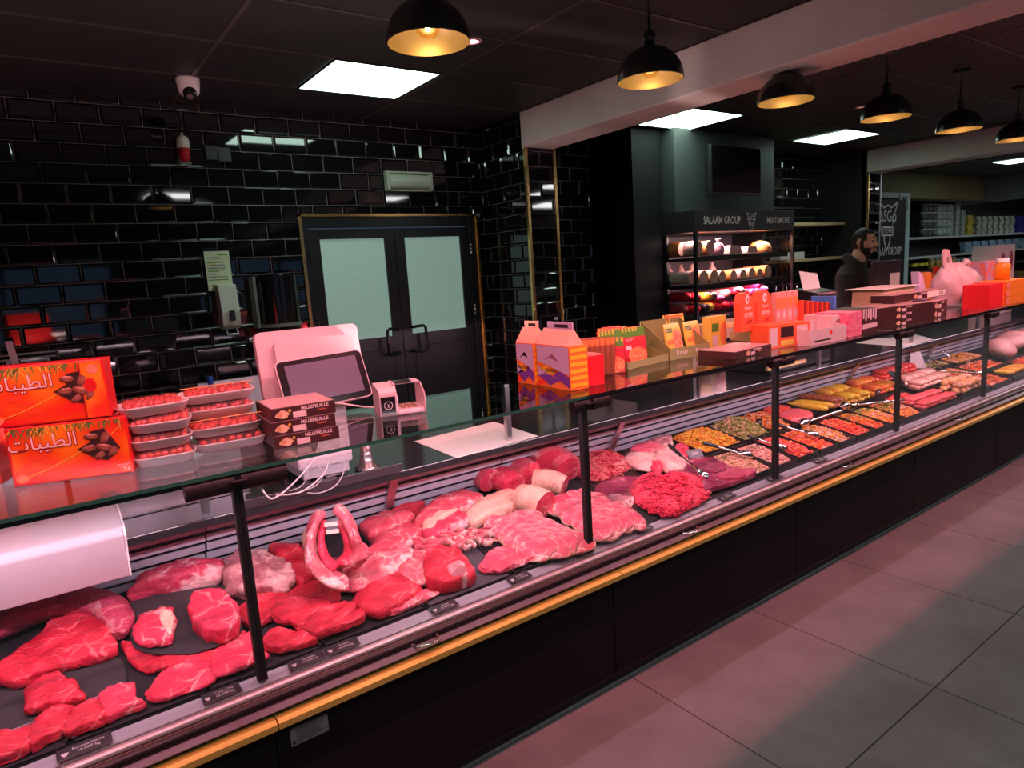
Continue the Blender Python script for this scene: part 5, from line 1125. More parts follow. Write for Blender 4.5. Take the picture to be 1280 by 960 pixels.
bslab('pale fatty slab beneath the big marbled shoulder cut', [(163, 744), (190, 733), (240, 727), (268, 731), (240, 742), (190, 750)], .02, 'fat', .006)
bslab('big marbled beef shoulder cut at the back between the cover and the post', [(157, 736), (161, 722), (171, 703), (191, 692), (215, 686), (249, 686), (268, 688), (276, 702), (274, 722), (259, 727), (227, 730), (191, 729), (171, 735)], .070, 'shin', .020, bump=.008)
bslab('long red slab under the black paper, left of the first post', [(152, 805), (169, 811), (203, 822), (260, 812), (298, 790), (304, 800), (262, 829), (225, 836), (200, 838), (185, 842), (165, 832)], .02, 'lean', .006)
sheet('black crinkled paper sheet carrying the fatty steak and the round roast', [(160, 752), (190, 738), (240, 732), (281, 734), (288, 748), (303, 788), (262, 812), (215, 819), (169, 811), (163, 780)], .030)
bslab('steak with thick pale fat corner on the black paper', [(171, 775), (185, 766), (213, 762), (218, 769), (217, 800), (207, 807), (178, 808), (168, 798)], .022, 'steak', .033)
bslab('pale fat corner of the steak on the black paper', [(200, 772), (216, 765), (218, 790), (212, 797), (202, 787)], .026, 'fat', .033)
bslab('thick round beef roast on the black paper, left of the first post', [(239, 755), (249, 747), (279, 745), (289, 755), (299, 766), (300, 780), (296, 790), (277, 799), (259, 797), (243, 786), (238, 770)], .050, 'steak', .033, pw=4)
bslab('marbled front steak above the second price ticket, left one', [(186, 877), (212, 854), (248, 831), (264, 833), (275, 858), (269, 870), (231, 885), (199, 895)], .020, 'steak', .006)
bslab('marbled front steak just left of the first post', [(275, 829), (300, 813), (322, 800), (331, 822), (344, 836), (312, 851), (281, 861), (268, 848)], .018, 'steak', .012)
bslab('plastic wrapped bony joint behind the first post', [(277, 704), (291, 693), (318, 688), (333, 694), (345, 702), (362, 708), (369, 726), (360, 737), (335, 742), (307, 743), (285, 739), (279, 720)], .065, 'wrap', .006, bump=.012)
bslab('smooth red roast right behind the wrapped joint', [(335, 690), (347, 684), (372, 686), (384, 702), (395, 722), (372, 732), (358, 712), (345, 702)], .05, 'lean', .010)
for k, (pts, lb, lf) in enumerate((([(297, 764), (322, 747), (347, 744), (368, 748), (352, 762), (337, 777), (313, 784), (300, 778)], 'flat lean slice directly behind the first post', .008), ([(358, 745), (393, 727), (407, 728), (426, 746), (416, 757), (397, 756), (369, 758)], 'lean slice with torn right tip behind the sheet of slices', .012), ([(340, 764), (369, 750), (412, 754), (404, 770), (379, 788), (362, 780), (347, 777)], 'wide lean slice in the middle of the red slices', .022), ([(378, 791), (418, 767), (436, 761), (450, 769), (430, 787), (407, 801), (390, 799)], 'lean slice lying over the front edge of the wide one', .024),
    ([(405, 811), (411, 796), (432, 781), (457, 774), (467, 787), (445, 797), (420, 807)], 'front lean slice above the fourth price ticket', .020), ([(334, 819), (339, 803), (350, 796), (370, 801), (390, 801), (405, 810), (392, 816), (370, 822), (351, 826)], 'lean tapered piece right of the first post near the tickets', .010))):
    bslab(lb, pts, .022, 'lean', lf, seed=k*3, name='beef_slice')
# rib rack: two upright curved rib plates and a folded breast
def ribplate(label, path, w, m, thick=.014):
    "path: (px, py, height) centre line standing up from the deck"
    P = []
    for x, y, y0 in path: p = on_y(x, y, y0); P.append(p)
    Q = []
    for i in range(len(P)-1):
        for k in range(6):
            s_ = k/6; p0, p1, p2, p3 = P[max(i-1, 0)], P[i], P[i+1], P[min(i+2, len(P)-1)]
            Q.append(.5*((2*p1)+(p2-p0)*s_+(2*p0-5*p1+4*p2-p3)*s_*s_+(3*p1-p0-3*p2+p3)*s_**3))
    Q.append(P[-1]); n = 14; vs = []; W = w if isinstance(w, list) else [w]*len(P)
    for i, q in enumerate(Q):
        t = (Q[min(i+1, len(Q)-1)]-Q[max(i-1, 0)]).normalized(); d = Vector((.35, .93, .1)).normalized(); x = (d-t*d.dot(t)).normalized(); y = t.cross(x)
        ww = W[min(i//6, len(W)-1)]*(1-(i % 6)/6)+W[min(i//6+1, len(W)-1)]*((i % 6)/6); th = thick*(.35 if i in (0, len(Q)-1) else 1)*(1+.25*noise.noise(q*40))
        for k in range(n):
            a = 2*pi*k/n; vs.append(q+x*cos(a)*ww*(1+.1*noise.noise(q*30+Vector((k, 0, 0))))+y*sin(a)*th)
    b = MB(); b.add(vs, [(i*n+k, i*n+(k+1) % n, (i+1)*n+(k+1) % n, (i+1)*n+k) for i in range(len(Q)-1) for k in range(n)], 0, True)
    b.add(vs[:n], [tuple(reversed(range(n)))]); b.add(vs[-n:], [tuple(range(n))]); return b, m
rr = thing('rib_rack', 'standing lamb rib rack curled in a U with both ends up', 'meat', tuple(on_deck(430, 725, .0)))
b, m = ribplate('', [(402, 640, 2.12), (392, 655, 2.10), (388, 680, 2.05), (393, 705, 2.00), (412, 722, 1.97), (435, 730, 1.95)], [.022, .045, .055, .058, .055, .04], M_['bone'], .017); b.build('left_rib_plate', m, rr, world=True)
b, m = ribplate('', [(418, 634, 2.12), (431, 645, 2.10), (442, 668, 2.06), (447, 690, 2.02), (442, 708, 1.98)], [.024, .052, .066, .072, .06], M_['bone'], .018); b.build('right_rib_plate', m, rr, world=True)
b, m = ribplate('', [(405, 652, 2.10), (401, 672, 2.07), (406, 696, 2.03), (420, 712, 2.0)], [.018, .030, .036, .034], M_['steak'], .014); b.build('inner_red_lining', M_['steak'], rr, world=True)
b, m = ribplate('', [(424, 650, 2.11), (433, 670, 2.08), (434, 692, 2.05), (424, 708, 2.02)], [.018, .034, .040, .034], M_['steak'], .014); b.build('inner_red_lining', M_['steak'], rr, world=True)
for x0, y0 in ((406, 659), (408, 668)):
    p = on_y(x0, y0, 2.05); q = on_y(x0+16, y0-2, 2.05)
    MB().prism([p, q, q+Vector((0, 0, .013)), p+Vector((0, 0, .013))], (0, .004, 0)).build('pale_price_strip', mat('ivory_strip', (.85, .75, .6), .5), rr, world=True)
bslab('pale bone end joint standing left of the rib rack', [(377, 675), (385, 668), (393, 675), (393, 695), (384, 700)], .07, 'fat', .006, name='bone_joint')
bslab('folded rib breast lying at the foot of the rib rack', [(398, 712), (425, 703), (460, 698), (490, 690), (508, 684), (517, 689), (512, 700), (492, 720), (465, 736), (430, 738), (405, 728)], .042, 'bone', .006, name='rib_breast', bump=.01)
bslab('narrow rib breast strip in front of the folded one', [(455, 742), (490, 722), (505, 705), (518, 700), (516, 716), (495, 735), (472, 750), (458, 753)], .028, 'bone', .006, name='rib_breast')
bslab('bony rib piece left of the shiny silver-skinned roast', [(490, 726), (503, 709), (530, 696), (540, 700), (540, 727), (520, 733), (500, 735)], .03, 'bone', .010, name='rib_breast')
VE = [([(439, 650), (452, 640), (475, 632), (500, 636), (513, 643), (500, 654), (478, 668), (461, 675), (452, 664)], .050, 'vealr', 'veal roast with silver sheen right of the rib rack', .006), ([(468, 626), (485, 619), (500, 616), (519, 625), (518, 640), (500, 644), (480, 640)], .055, 'lean', 'red veal lump behind the silver-sheened roast', .006),
 ([(516, 648), (527, 628), (550, 613), (572, 611), (598, 620), (588, 635), (550, 646), (531, 658), (518, 657)], .060, 'vealr', 'large fan-shaped veal roast behind the fat-capped ones', .006), ([(459, 692), (475, 669), (500, 659), (525, 662), (526, 671), (506, 684), (478, 693), (462, 699)], .045, 'vealr', 'long veal roast below the silver-sheened one', .006),
 ([(527, 663), (537, 651), (566, 641), (584, 645), (586, 656), (566, 665), (541, 674), (528, 671)], .045, 'shin', 'oval veal roast with a fat cap, left of the white fat one', .006), ([(527, 661), (537, 650), (560, 642), (572, 644), (556, 654), (540, 668), (530, 669)], .05, 'fat', 'white fat cap of the oval veal roast', .008),
 ([(582, 643), (600, 630), (625, 619), (643, 620), (648, 628), (645, 637), (615, 648), (589, 659)], .055, 'fat', 'roast covered in creamy white fat in the middle row', .006)]
for k, (pts, h, mm, lb, lf) in enumerate(VE): bslab(lb, pts, h, mm, lf, seed=k*5, name='veal_roast')
# rolled roasts with cut ends
cutm = M_['steak']
for k, (path, rad, mm, lb, lf) in enumerate((([(583, 590), (598, 597), (613, 606)], [.040, .046, .044], 'vealr', 'rolled veal shank at the left of the back row, cut end forward', .02), ([(607, 582), (618, 588), (628, 595)], [.034, .038, .036], 'vealr', 'smaller rolled shank second in the back row', .03), ([(622, 600), (634, 606), (645, 614)], [.045, .05, .044], 'steak', 'dark red shank below the second and third rolls', .004),
   ([(628, 578), (645, 586), (664, 597)], [.040, .046, .044], 'vealr', 'rolled veal shank third in the back row, pale skin', .03), ([(674, 571), (680, 577), (688, 586)], [.06, .07, .062], 'vealr', 'big round cut veal leg face near the second post', .02), ([(696, 577), (704, 584), (712, 592)], [.05, .052, .048], 'veal', 'round veal leg end beside the second post', .02),
   ([(650, 626), (664, 630), (682, 638)], [.045, .052, .050], 'fat', 'pale fat-wrapped roll above the fan of veal slices', .004), ([(668, 604), (688, 606), (706, 612)], [.04, .045, .036], 'fat', 'creamy roll between the pale roll and the back row', .004))):
    muscle('rolled_roast', lb, path, rad, M_[mm], lf, .9, cut=cutm)
bslab('lean smooth roast at the front left of the two grey tickets', [(444, 761), (462, 743), (487, 731), (517, 729), (530, 748), (505, 766), (481, 779), (459, 773)], .038, 'lean', .006)
bslab('pale flat cut half behind the fifth ticket', [(492, 777), (500, 762), (531, 746), (562, 748), (545, 760), (510, 777), (497, 781)], .016, 'veal', .006)
bslab('shiny roast with violet silver skin behind the front ledge', [(538, 703), (560, 698), (581, 702), (597, 722), (606, 732), (587, 742), (566, 748), (543, 740)], .052, 'lean', .006, pw=4)
bslab('silver skin patch glistening on the shiny roast', [(566, 722), (578, 714), (590, 722), (596, 734), (580, 740), (568, 735)], .054, 'wrap', .008)
# thin slices standing in fans
def steak_slice(name, label, grp, p, yaw, tilt, w, l, th, m, seed):
    R = random.Random(seed); n = 26; b = MB(); ph = [R.uniform(0, 6.28) for _ in range(3)]; ring = []
    for k in range(n):
        a = 2*pi*k/n; r = 1+.10*sin(2*a+ph[0])+.07*sin(3*a+ph[1])+.04*sin(5*a+ph[2]); ring.append((w/2*cos(a)*r, l/2*sin(a)*r))
    vs = []
    for f, z in ((.94, -th/2), (1, -th*.2), (1, th*.25), (.93, th/2), (.55, th*.55)):
        for x, y in ring: vs.append((x*f, y*f, z+noise.noise(Vector((x*30+seed, y*30, 0)))*.004))
    b.add(vs, [(i*n+k, i*n+(k+1) % n, (i+1)*n+(k+1) % n, (i+1)*n+k) for i in (3,) for k in range(n)], 0, True)
    b.add(vs[:-n], [(i*n+k, i*n+(k+1) % n, (i+1)*n+(k+1) % n, (i+1)*n+k) for i in range(3) for k in range(n)], 1, True)
    b.add(vs[:n], [tuple(reversed(range(n)))]); b.add(vs[-n:], [tuple(range(n))], 0, True)
    o = b.build(name, [m, M_['fat']]); o.matrix_world = Matrix.Translation(p) @ Matrix.Rotation(yaw, 4, 'Z') @ Matrix.Rotation(tilt, 4, 'X'); return tag(o, label, 'meat', grp)
def fan(name, label, grp, quad, nu, nv, w, l, m, tilt, yaw, seed=0, th=.012, lift=.02):
    R = random.Random(seed); k = 0
    for i in range(nu):
        for j in range(nv):
            u, v = (i+.5)/nu, (j+.5)/nv
            x = (quad[0][0]*(1-u)+quad[1][0]*u)*(1-v)+(quad[3][0]*(1-u)+quad[2][0]*u)*v; y = (quad[0][1]*(1-u)+quad[1][1]*u)*(1-v)+(quad[3][1]*(1-u)+quad[2][1]*u)*v
            p = on_deck(x, y, lift+R.uniform(0, .006)); steak_slice(name, label, grp, p, yaw+R.uniform(-.12, .12), tilt+R.uniform(-.08, .08), w*R.uniform(.9, 1.1), l*R.uniform(.9, 1.1), th, m, seed*50+k); k += 1
fan('veal_slice', 'thin pink veal slice overlapping others in the fan left of the second post', 'veal slices in the fan left of the second post', [(618, 657), (655, 650), (728, 680), (668, 692)], 4, 6, .15, .115, M_['veal'], .50, -.5, 1, th=.013, lift=.028)
fan('veal_cutlet', 'thin veal cutlet overlapping others in the rows crossing the second post', 'veal cutlets in the rows crossing the second post', [(690, 632), (728, 618), (802, 652), (752, 668)], 5, 6, .12, .10, M_['veal'], .55, -.35, 2, th=.013, lift=.028)
fan('veal_medallion', 'round veal medallion standing beside the pale fat-wrapped roll', 'medallions beside the pale roll', [(688, 628), (702, 622), (716, 632), (700, 640)], 2, 1, .09, .085, M_['steak'], .7, -.3, 3, lift=.035)
bslab('small pink chop on the grey sheet behind the sixth ticket', [(599, 709), (618, 688), (635, 687), (650, 692), (649, 700), (627, 713), (612, 716)], .018, 'veal', .006, name='veal_chop')
bslab('small pink chop nearest the sixth ticket', [(627, 717), (645, 703), (669, 698), (675, 702), (672, 707), (644, 719), (629, 723)], .016, 'veal', .010, name='veal_chop')
# curled belly strips
R = random.Random(11)
for k in range(38):
    f = (k+.5)/38; x = 512+104*f+R.uniform(-4, 4); y = 700-34*f+R.uniform(-12, 8); p = on_deck(x, y, .012); a = radians(R.uniform(-75, -20)); L = R.uniform(.10, .16); pts = []
    for q in range(9):
        s_ = q/8-.5; pts.append((cos(a)*L*s_+sin(a)*.012*sin(q*1.6+k), sin(a)*L*s_-cos(a)*.008*sin(q*1.6+k), .006*sin(q*1.3+k)+.008))
    b = MB(); n = len(pts); up = .028
    vs = [(x_, y_, z_) for x_, y_, z_ in pts]+[(x_+.004, y_-.006, z_+up) for x_, y_, z_ in pts]+[(x_+.016, y_-.002, z_+up) for x_, y_, z_ in pts]+[(x_+.014, y_+.006, z_) for x_, y_, z_ in pts]
    b.add(vs, [(r_*n+i, r_*n+i+1, ((r_+1) % 4)*n+i+1, ((r_+1) % 4)*n+i) for r_ in range(4) for i in range(n-1)]+[(0, n, 2*n, 3*n), (n-1, 4*n-1, 3*n-1, 2*n-1)], 0, True)
    o = b.build('belly_strip', M_['bone'] if k % 3 else M_['veal']); o.location = p+Vector((0, 0, .006*(k % 3)-.012)); tag(o, 'curled belly strip in the pile above the shiny roast', 'meat', 'curled belly strips'); 
    s2 = o.modifiers.new('sub', 'SUBSURF'); s2.levels = s2.render_levels = 1
# minced meat heaps with strands (uncountable)
def heap_surface(pts, h, lift):
    P = catmull([on_deck(x, y, lift+h*.3) for x, y in pts], 4); c = sum(P, Vector())/len(P); return P, c
def mince(label, pts, h, m, m2, lift=.006, ns=420, seed=0, r=.0028, L=.03):
    R = random.Random(seed); P, c = heap_surface(pts, h, lift); b = MB(); n = len(P); vs = []
    prof = [(1, 0), (.97, .25), (.88, .55), (.7, .8), (.45, .95), (.2, 1)]
    for f, hz in prof:
        for p in P: q = c+(p-c)*f; vs.append(Vector((q.x, q.y, deck(q.y)+lift+h*hz*.93)))
    b.add(vs, [(i*n+k, i*n+(k+1) % n, (i+1)*n+(k+1) % n, (i+1)*n+k) for i in range(len(prof)-1) for k in range(n)], 0, True); b.add(vs[-n:], [tuple(range(n))], 0, True); b.add(vs[:n], [tuple(reversed(range(n)))])
    for _ in range(ns):
        p = R.choice(P); f = math.sqrt(R.random()); q = c+(p-c)*f; hz = h*(1-f**2.6)*(1+.30*noise.noise(Vector((q.x*28, q.y*28, seed)))); a = R.uniform(-.9, .9)+(0 if R.random() < .7 else 1.5); x0 = Vector((q.x, q.y, deck(q.y)+lift+hz*.95+R.uniform(0, .009))); pts2 = []
        k1 = R.uniform(-60, 60)
        for j in range(4):
            s_ = (j/3-.5)*L; pts2.append(x0+Vector((cos(a+k1*s_)*s_, sin(a+k1*s_)*s_, .003*sin(j*1.6+a)-abs(s_)*.15*h/.05)))
        b.tube(pts2, r, 6, _%2)
    o = b.build('minced_meat', [m, m2]); recentre(o); return tag(o, label, 'minced meat', kind='stuff')
mince('bright red heap of minced beef at the front, right of the acrylic divider', [(783, 612), (795, 597), (812, 593), (830, 598), (845, 590), (868, 594), (884, 606), (882, 621), (862, 632), (838, 641), (815, 636), (795, 626)], .055, M_['mince'], M_['minced2'], ns=1300, r=.0042, L=.036)
mince('smaller red heap of minced beef at the back beside the second post', [(716, 572), (735, 565), (760, 563), (780, 571), (786, 583), (770, 592), (745, 598), (722, 590)], .045, M_['mince2'], M_['minced2'], ns=700, seed=3, r=.0038)
# offal, poultry and liver cuts
for k, (pts, h, mm, nm_, lb, lf) in enumerate((
  ([(742, 612), (765, 600), (800, 598), (835, 602), (830, 612), (800, 620), (790, 630), (768, 634), (750, 624)], .018, 'liver', 'liver_slice', 'dark liver slab between the two mince heaps', .006), ([(757, 622), (775, 618), (790, 624), (788, 634), (772, 632)], .015, 'wrap', 'offal_piece', 'small mottled offal piece in front of the dark liver', .012),
  ([(781, 573), (800, 566), (817, 569), (824, 580), (810, 588), (790, 584)], .03, 'chick', 'poultry_piece', 'creamy folded poultry piece behind the red mince heap', .012), ([(812, 585), (818, 573), (826, 578), (828, 588), (820, 594)], .03, 'steak', 'offal_piece', 'dark red offal lump between the pale poultry pieces', .012), ([(815, 572), (830, 562), (848, 567), (858, 578), (852, 588), (834, 590), (824, 582)], .04, 'chick', 'poultry_piece', 'large pale poultry piece crossed by the divider edge', .012),
  ([(786, 562), (802, 553), (820, 552), (832, 558), (828, 567), (808, 568)], .035, 'veal', 'kidney_piece', 'pink curled offal piece at the back of the divided bay', .008), ([(808, 552), (822, 546), (836, 548), (838, 558), (824, 562)], .04, 'wrap', 'kidney_piece', 'purple offal lump at the very back by the grille', .012),
  ([(843, 563), (852, 557), (860, 562), (858, 574), (848, 576)], .035, 'steak', 'offal_piece', 'small red lump left of the tilted price sign', .008), ([(842, 585), (860, 577), (885, 574), (905, 582), (930, 590), (915, 597), (880, 598), (860, 592)], .022, 'liver', 'liver_slice', 'glossy purple liver behind the front liver', .008), ([(832, 600), (850, 592), (872, 590), (880, 598), (860, 602), (840, 606)], .02, 'dark', 'liver_slice', 'deep red slab just behind the front mince heap', .008), 
  ([(886, 612), (895, 600), (925, 596), (955, 600), (968, 605), (950, 613), (920, 622), (895, 628), (885, 622)], .022, 'liver', 'liver_slice', 'large mottled liver at the front edge right of the mince', .008), ([(905, 600), (935, 592), (962, 598), (950, 606), (920, 608)], .024, 'dark', 'liver_slice', 'violet red liver slice lying on the large front liver', .016),
  ([(868, 586), (890, 580), (905, 588), (890, 594)], .026, 'liver', 'liver_slice', 'small liver tip in the purple pile', .014))):
    bslab(lb, pts, h, mm, lf, seed=k*7, name=nm_)
# ------------------------------------------------------------------ price tickets on the ledge
tick = mat('black_ticket', (.022, .02, .024), .4); tk = [mat('ticket_chalk', (.6, .56, .58), .5)]
def ticket(px, py, label, l1='Rinderhack', l2='12.90€/kg', w=.085, rz=0, lean=0):
    w *= 1.12
    p = on_y(px, py, 1.793); t = thing('price_ticket', label, 'price ticket', (p.x, 1.789, .5535), rz)
    M = Matrix.Rotation(radians(-9.7-lean), 4, 'X') @ Matrix.Translation((0, 0, 0))
    o = MB().box(-w/2, w/2, -.020, .020, 0.0005, .0022).build('card', tick, t, .001); M = Matrix.Rotation(radians(12.1+lean), 4, 'X'); o.matrix_local = M
    for s_, z, sz in ((l1, .006, .0105), (l2, -.006, .0115)):
        q = text(s_, sz, t, tk[0], (0, 0, 0), (0, 0, 0), ext=.0001); q.matrix_local = M @ Matrix.Translation((.008, z, .0026))
    b = MB(); b.prism([(-w*.43, .000, .0024), (-w*.36, .002, .0024), (-w*.28, .000, .0024), (-w*.33, -.010, .0024), (-w*.38, -.010, .0024)], (0, 0, .0003)); q = b.build('bull_emblem', tk[0], t); q.matrix_local = M
for a in ((106, 934, 'price ticket at the bottom left, below the four lean steaks', 'Rumsteakhacke', '19.90€/kg', .10), (277, 871, 'price ticket left of the first post below the marbled steaks', 'Cote a l\'os', '18.50€/kg', .085), (383, 829, 'first of two close price tickets right of the first post', 'Rouladen', '17.50€/kg', .09), (427, 811, 'second of two close price tickets right of the first post', 'Gulasch', '14.90€/kg', .09), (554, 759, 'price ticket in front of the pale flat cut', 'Braten', '15.90€/kg', .085), (648, 723, 'price ticket in front of the small pink chops', 'Kotelett', '13.90€/kg', .08), (728, 692, 'price ticket left of the second post', 'Kalb', '21.90€/kg', .08), (803, 661, 'price ticket just right of the second post', 'Lamm', '16.90€/kg', .08), (907, 622, 'price ticket in front of the large front liver', 'Leber', '7.90€/kg', .09), (967, 600, 'price ticket left of the third post', 'Salat', '9.90€/kg', .09), (1024, 577, 'price ticket right of the third post', 'Spiesse', '11.90€/kg', .09)):
    ticket(*a)
# ------------------------------------------------------------------ prepared food trays on the right of the deck
ft_m = mat('black_food_tray', (.014, .013, .015), .3)
def fm(name, a, b_, rough=.25, sc=70): return mat(name, a, rough, c2=b_, scale=sc)
F_ = dict(ochre=fm('ochre_marinade', (.55, .20, .02), (.80, .38, .04)), orange=fm('orange_marinade', (.75, .20, .03), (.85, .35, .06)), olive=fm('olive_herbs', (.22, .20, .05), (.42, .34, .10)), green=fm('green_herbs', (.10, .18, .03), (.40, .38, .08)),
 beige=fm('beige_meat', (.62, .32, .20), (.75, .48, .32)), pinkb=fm('pink_beige_meat', (.68, .28, .24), (.78, .42, .34)), red=fm('red_marinade', (.62, .04, .03), (.80, .10, .06)), ored=fm('orange_red_marinade', (.75, .10, .03), (.85, .22, .07)),
 yellow=fm('yellow_marinade', (.75, .42, .03), (.88, .60, .06)), brown=fm('brown_marinade', (.26, .07, .03), (.45, .14, .06)), pink=fm('pink_meat', (.75, .08, .10), (.82, .16, .16)), pale=fm('pale_meat', (.82, .48, .38), (.90, .66, .52)), crumb=fm('breadcrumb', (.72, .34, .12), (.85, .52, .24), .6, 200))
def food_tray(label, x0, x1, y0, y1, rim=.028):
    t = thing('food_tray', label, 'tray', ((x0+x1)/2, (y0+y1)/2, deck(y0)))
    e = .004; P = lambda x, y, u: Vector((x, y, deck(y)+u))
    b = MB(); b.add([P(x0, y0, .001), P(x1, y0, .001), P(x1, y1, .001), P(x0, y1, .001), P(x0, y0, .004), P(x1, y0, .004), P(x1, y1, .004), P(x0, y1, .004)], [(0,3,2,1),(4,5,6,7),(0,1,5,4),(1,2,6,5),(2,3,7,6),(3,0,4,7)]); b.build('tray_floor', ft_m, t, world=True)
    b = MB()
    for (a0, a1, b0, b1) in ((x0, x1, y0, y0+e), (x0, x1, y1-e, y1), (x0, x0+e, y0+e, y1-e), (x1-e, x1, y0+e, y1-e)):
        b.add([P(a0, b0, .004), P(a1, b0, .004), P(a1, b1, .004), P(a0, b1, .004), P(a0, b0, rim), P(a1, b0, rim), P(a1, b1, rim), P(a0, b1, rim)], [(0,3,2,1),(4,5,6,7),(0,1,5,4),(1,2,6,5),(2,3,7,6),(3,0,4,7)])
    b.build('tray_rim', ft_m, t, world=True); return t
def chunk(b, R, p, s, kind, mi):
    if kind == 'strip':
        a = R.uniform(0, pi); L = s*R.uniform(1.2, 2.2); pts = [p+Vector((cos(a)*L*q, sin(a)*L*q, R.uniform(-.3, .3)*s)) for q in (-.5, -.15, .2, .5)]
        b.tube(pts, [s*.15, s*.34, s*.32, s*.12], 6, mi)
    else:
        ico = [(0, 0, -1), (.72, -.53, -.45), (-.28, -.85, -.45), (-.89, 0, -.45), (-.28, .85, -.45), (.72, .53, -.45), (.28, -.85, .45), (-.72, -.53, .45), (-.72, .53, .45), (.28, .85, .45), (.89, 0, .45), (0, 0, 1)]
        fs = [(0,1,2),(1,0,5),(0,2,3),(0,3,4),(0,4,5),(1,5,10),(2,1,6),(3,2,7),(4,3,8),(5,4,9),(1,10,6),(2,6,7),(3,7,8),(4,8,9),(5,9,10),(6,10,11),(7,6,11),(8,7,11),(9,8,11),(10,9,11)]
        M = Matrix.Rotation(R.uniform(0, 6), 3, 'Z') @ Matrix.Rotation(R.uniform(0, 6), 3, 'X'); sc = Vector((R.uniform(.6, 1.3), R.uniform(.5, 1), R.uniform(.4, .9)))*s*.5
        b.add([p+M @ Vector((v[0]*sc.x*R.uniform(.8, 1.2), v[1]*sc.y, v[2]*sc.z)) for v in ico], fs, mi, kind == 'ball')
def heap(label, name, x0, x1, y0, y1, h, ms, n, s, kind='cube', seed=0, grad=False, cat='food'):
    R = random.Random(seed+99); b = MB(); x0 += .008; x1 -= .008; y0 += .01; y1 -= .01; cx, cy, wx, wy = (x0+x1)/2, (y0+y1)/2, (x1-x0)/2, (y1-y0)/2
    def hz(u, v): return h*(1-abs(u)**2.6)*(1-abs(v)**3)*(1+.35*noise.noise(Vector((u*2+seed, v*3, 1))))
    N = 14; vs = []
    for i in range(N+1):
        for j in range(N+1):
            u, v = -1+2*i/N, -1+2*j/N; vs.append((cx+wx*u, cy+wy*v, deck(cy+wy*v)+.006+hz(u, v)*.8))
    b.add(vs, [(i*(N+1)+j, (i+1)*(N+1)+j, (i+1)*(N+1)+j+1, i*(N+1)+j+1) for i in range(N) for j in range(N)], 0, True)
    for _ in range(n):
        u, v = R.uniform(-.97, .97), R.uniform(-.97, .97); p = Vector((cx+wx*u, cy+wy*v, deck(cy+wy*v)+.006+hz(u, v)*.92+R.uniform(0, s*.25)))
        if grad: mi = min(len(ms)-1, max(0, int((v+1)/2*len(ms)+R.uniform(-.6, .6))))
        else: mi = R.randrange(len(ms))
        chunk(b, R, p, s*R.uniform(.7, 1.25), kind, mi)
    o = b.build(name, [F_[k] for k in ms]); recentre(o); tag(o, label, cat, kind='stuff'); return o
FR = (1.822, 2.09); RE = (2.108, 2.375)
def unit(tlabel, hlabel, name, x0, x1, yy, h, ms, n, s, kind='cube', seed=0, grad=False, rim=.026):
    food_tray(tlabel, x0, x1, *yy, rim=rim); return heap(hlabel, name, x0, x1, *yy, h, ms, n, s, kind, seed, grad)
unit('black tray of beige minced salad in the front row beside the liver', 'beige herb minced meat in the front tray beside the liver', 'herb_mince', 2.64, 2.845, FR, .03, ['beige', 'pinkb', 'olive'], 330, .014, 'ball', 1)
unit('black tray of pink-beige balls left of the third post', 'pink-beige chopped mince balls left of the third post', 'chopped_mince', 2.86, 3.03, FR, .035, ['pinkb', 'beige', 'pinkb'], 240, .016, 'ball', 2)
unit('black tray of bright red strips behind the third post', 'bright red marinated strips crossing the third post', 'marinated_strips', 3.05, 3.225, FR, .03, ['red', 'ored', 'pink'], 200, .017, 'strip', 3)
unit('black tray of orange-red pieces right of the third post', 'orange-red marinated pieces right of the third post', 'marinated_pieces', 3.245, 3.425, FR, .03, ['ored', 'orange', 'red', 'pink'], 230, .016, 'cube', 4)
unit('black tray of pale orange pieces, fifth in the front row', 'pale orange seasoned pieces in a narrow front tray', 'seasoned_pieces', 3.44, 3.605, FR, .03, ['beige', 'orange', 'ochre'], 240, .015, 'cube', 5)
unit('black tray of red and orange mix, sixth in the front row', 'red and orange mixed pieces in the front row before the tongs', 'mixed_pieces', 3.625, 3.82, FR, .032, ['red', 'ored', 'pink', 'orange'], 240, .017, 'cube', 6)
unit('black tray of green speckled pieces, seventh in the front row', 'orange pieces with green specks in the front row', 'speckled_pieces', 3.835, 3.99, FR, .03, ['ored', 'orange', 'olive', 'ochre'], 220, .015, 'cube', 7, True)
unit('black tray of yellow-green pieces left of the fourth post', 'yellow-green seasoned pieces left of the fourth post', 'seasoned_pieces', 4.005, 4.19, FR, .03, ['orange', 'beige', 'yellow', 'green'], 230, .016, 'cube', 8, True)
unit('black tray of olive and orange pieces behind the fourth post', 'olive and orange vegetable meat mix behind the fourth post', 'vegetable_mix', 4.205, 4.455, FR, .034, ['orange', 'beige', 'olive', 'green', 'ored'], 260, .018, 'cube', 9, True)
unit('wide black tray of ochre strips in the rear row', 'ochre and orange marinated strips in the rear row nearest the divider', 'marinated_strips', 2.68, 3.0, RE, .05, ['orange', 'ochre', 'yellow', 'ochre'], 420, .019, 'strip', 10, False)
unit('black tray of green-grey herbed strips in the rear row', 'green-grey herbed strips heaped high in the rear row', 'herbed_strips', 3.01, 3.27, RE, .065, ['olive', 'green', 'beige', 'olive'], 420, .018, 'strip', 11)
unit('black tray of orange brown pieces in the rear row', 'orange brown pieces in the rear row left of the red steaks', 'seasoned_pieces', 3.28, 3.49, RE, .05, ['orange', 'ored', 'brown', 'beige'], 300, .018, 'cube', 12)
food_tray('black tray of red marinated steaks behind the third post', 3.505, 3.77, *RE)
food_tray('black tray of brown and yellow long cuts in the rear row', 3.785, 4.03, *RE)
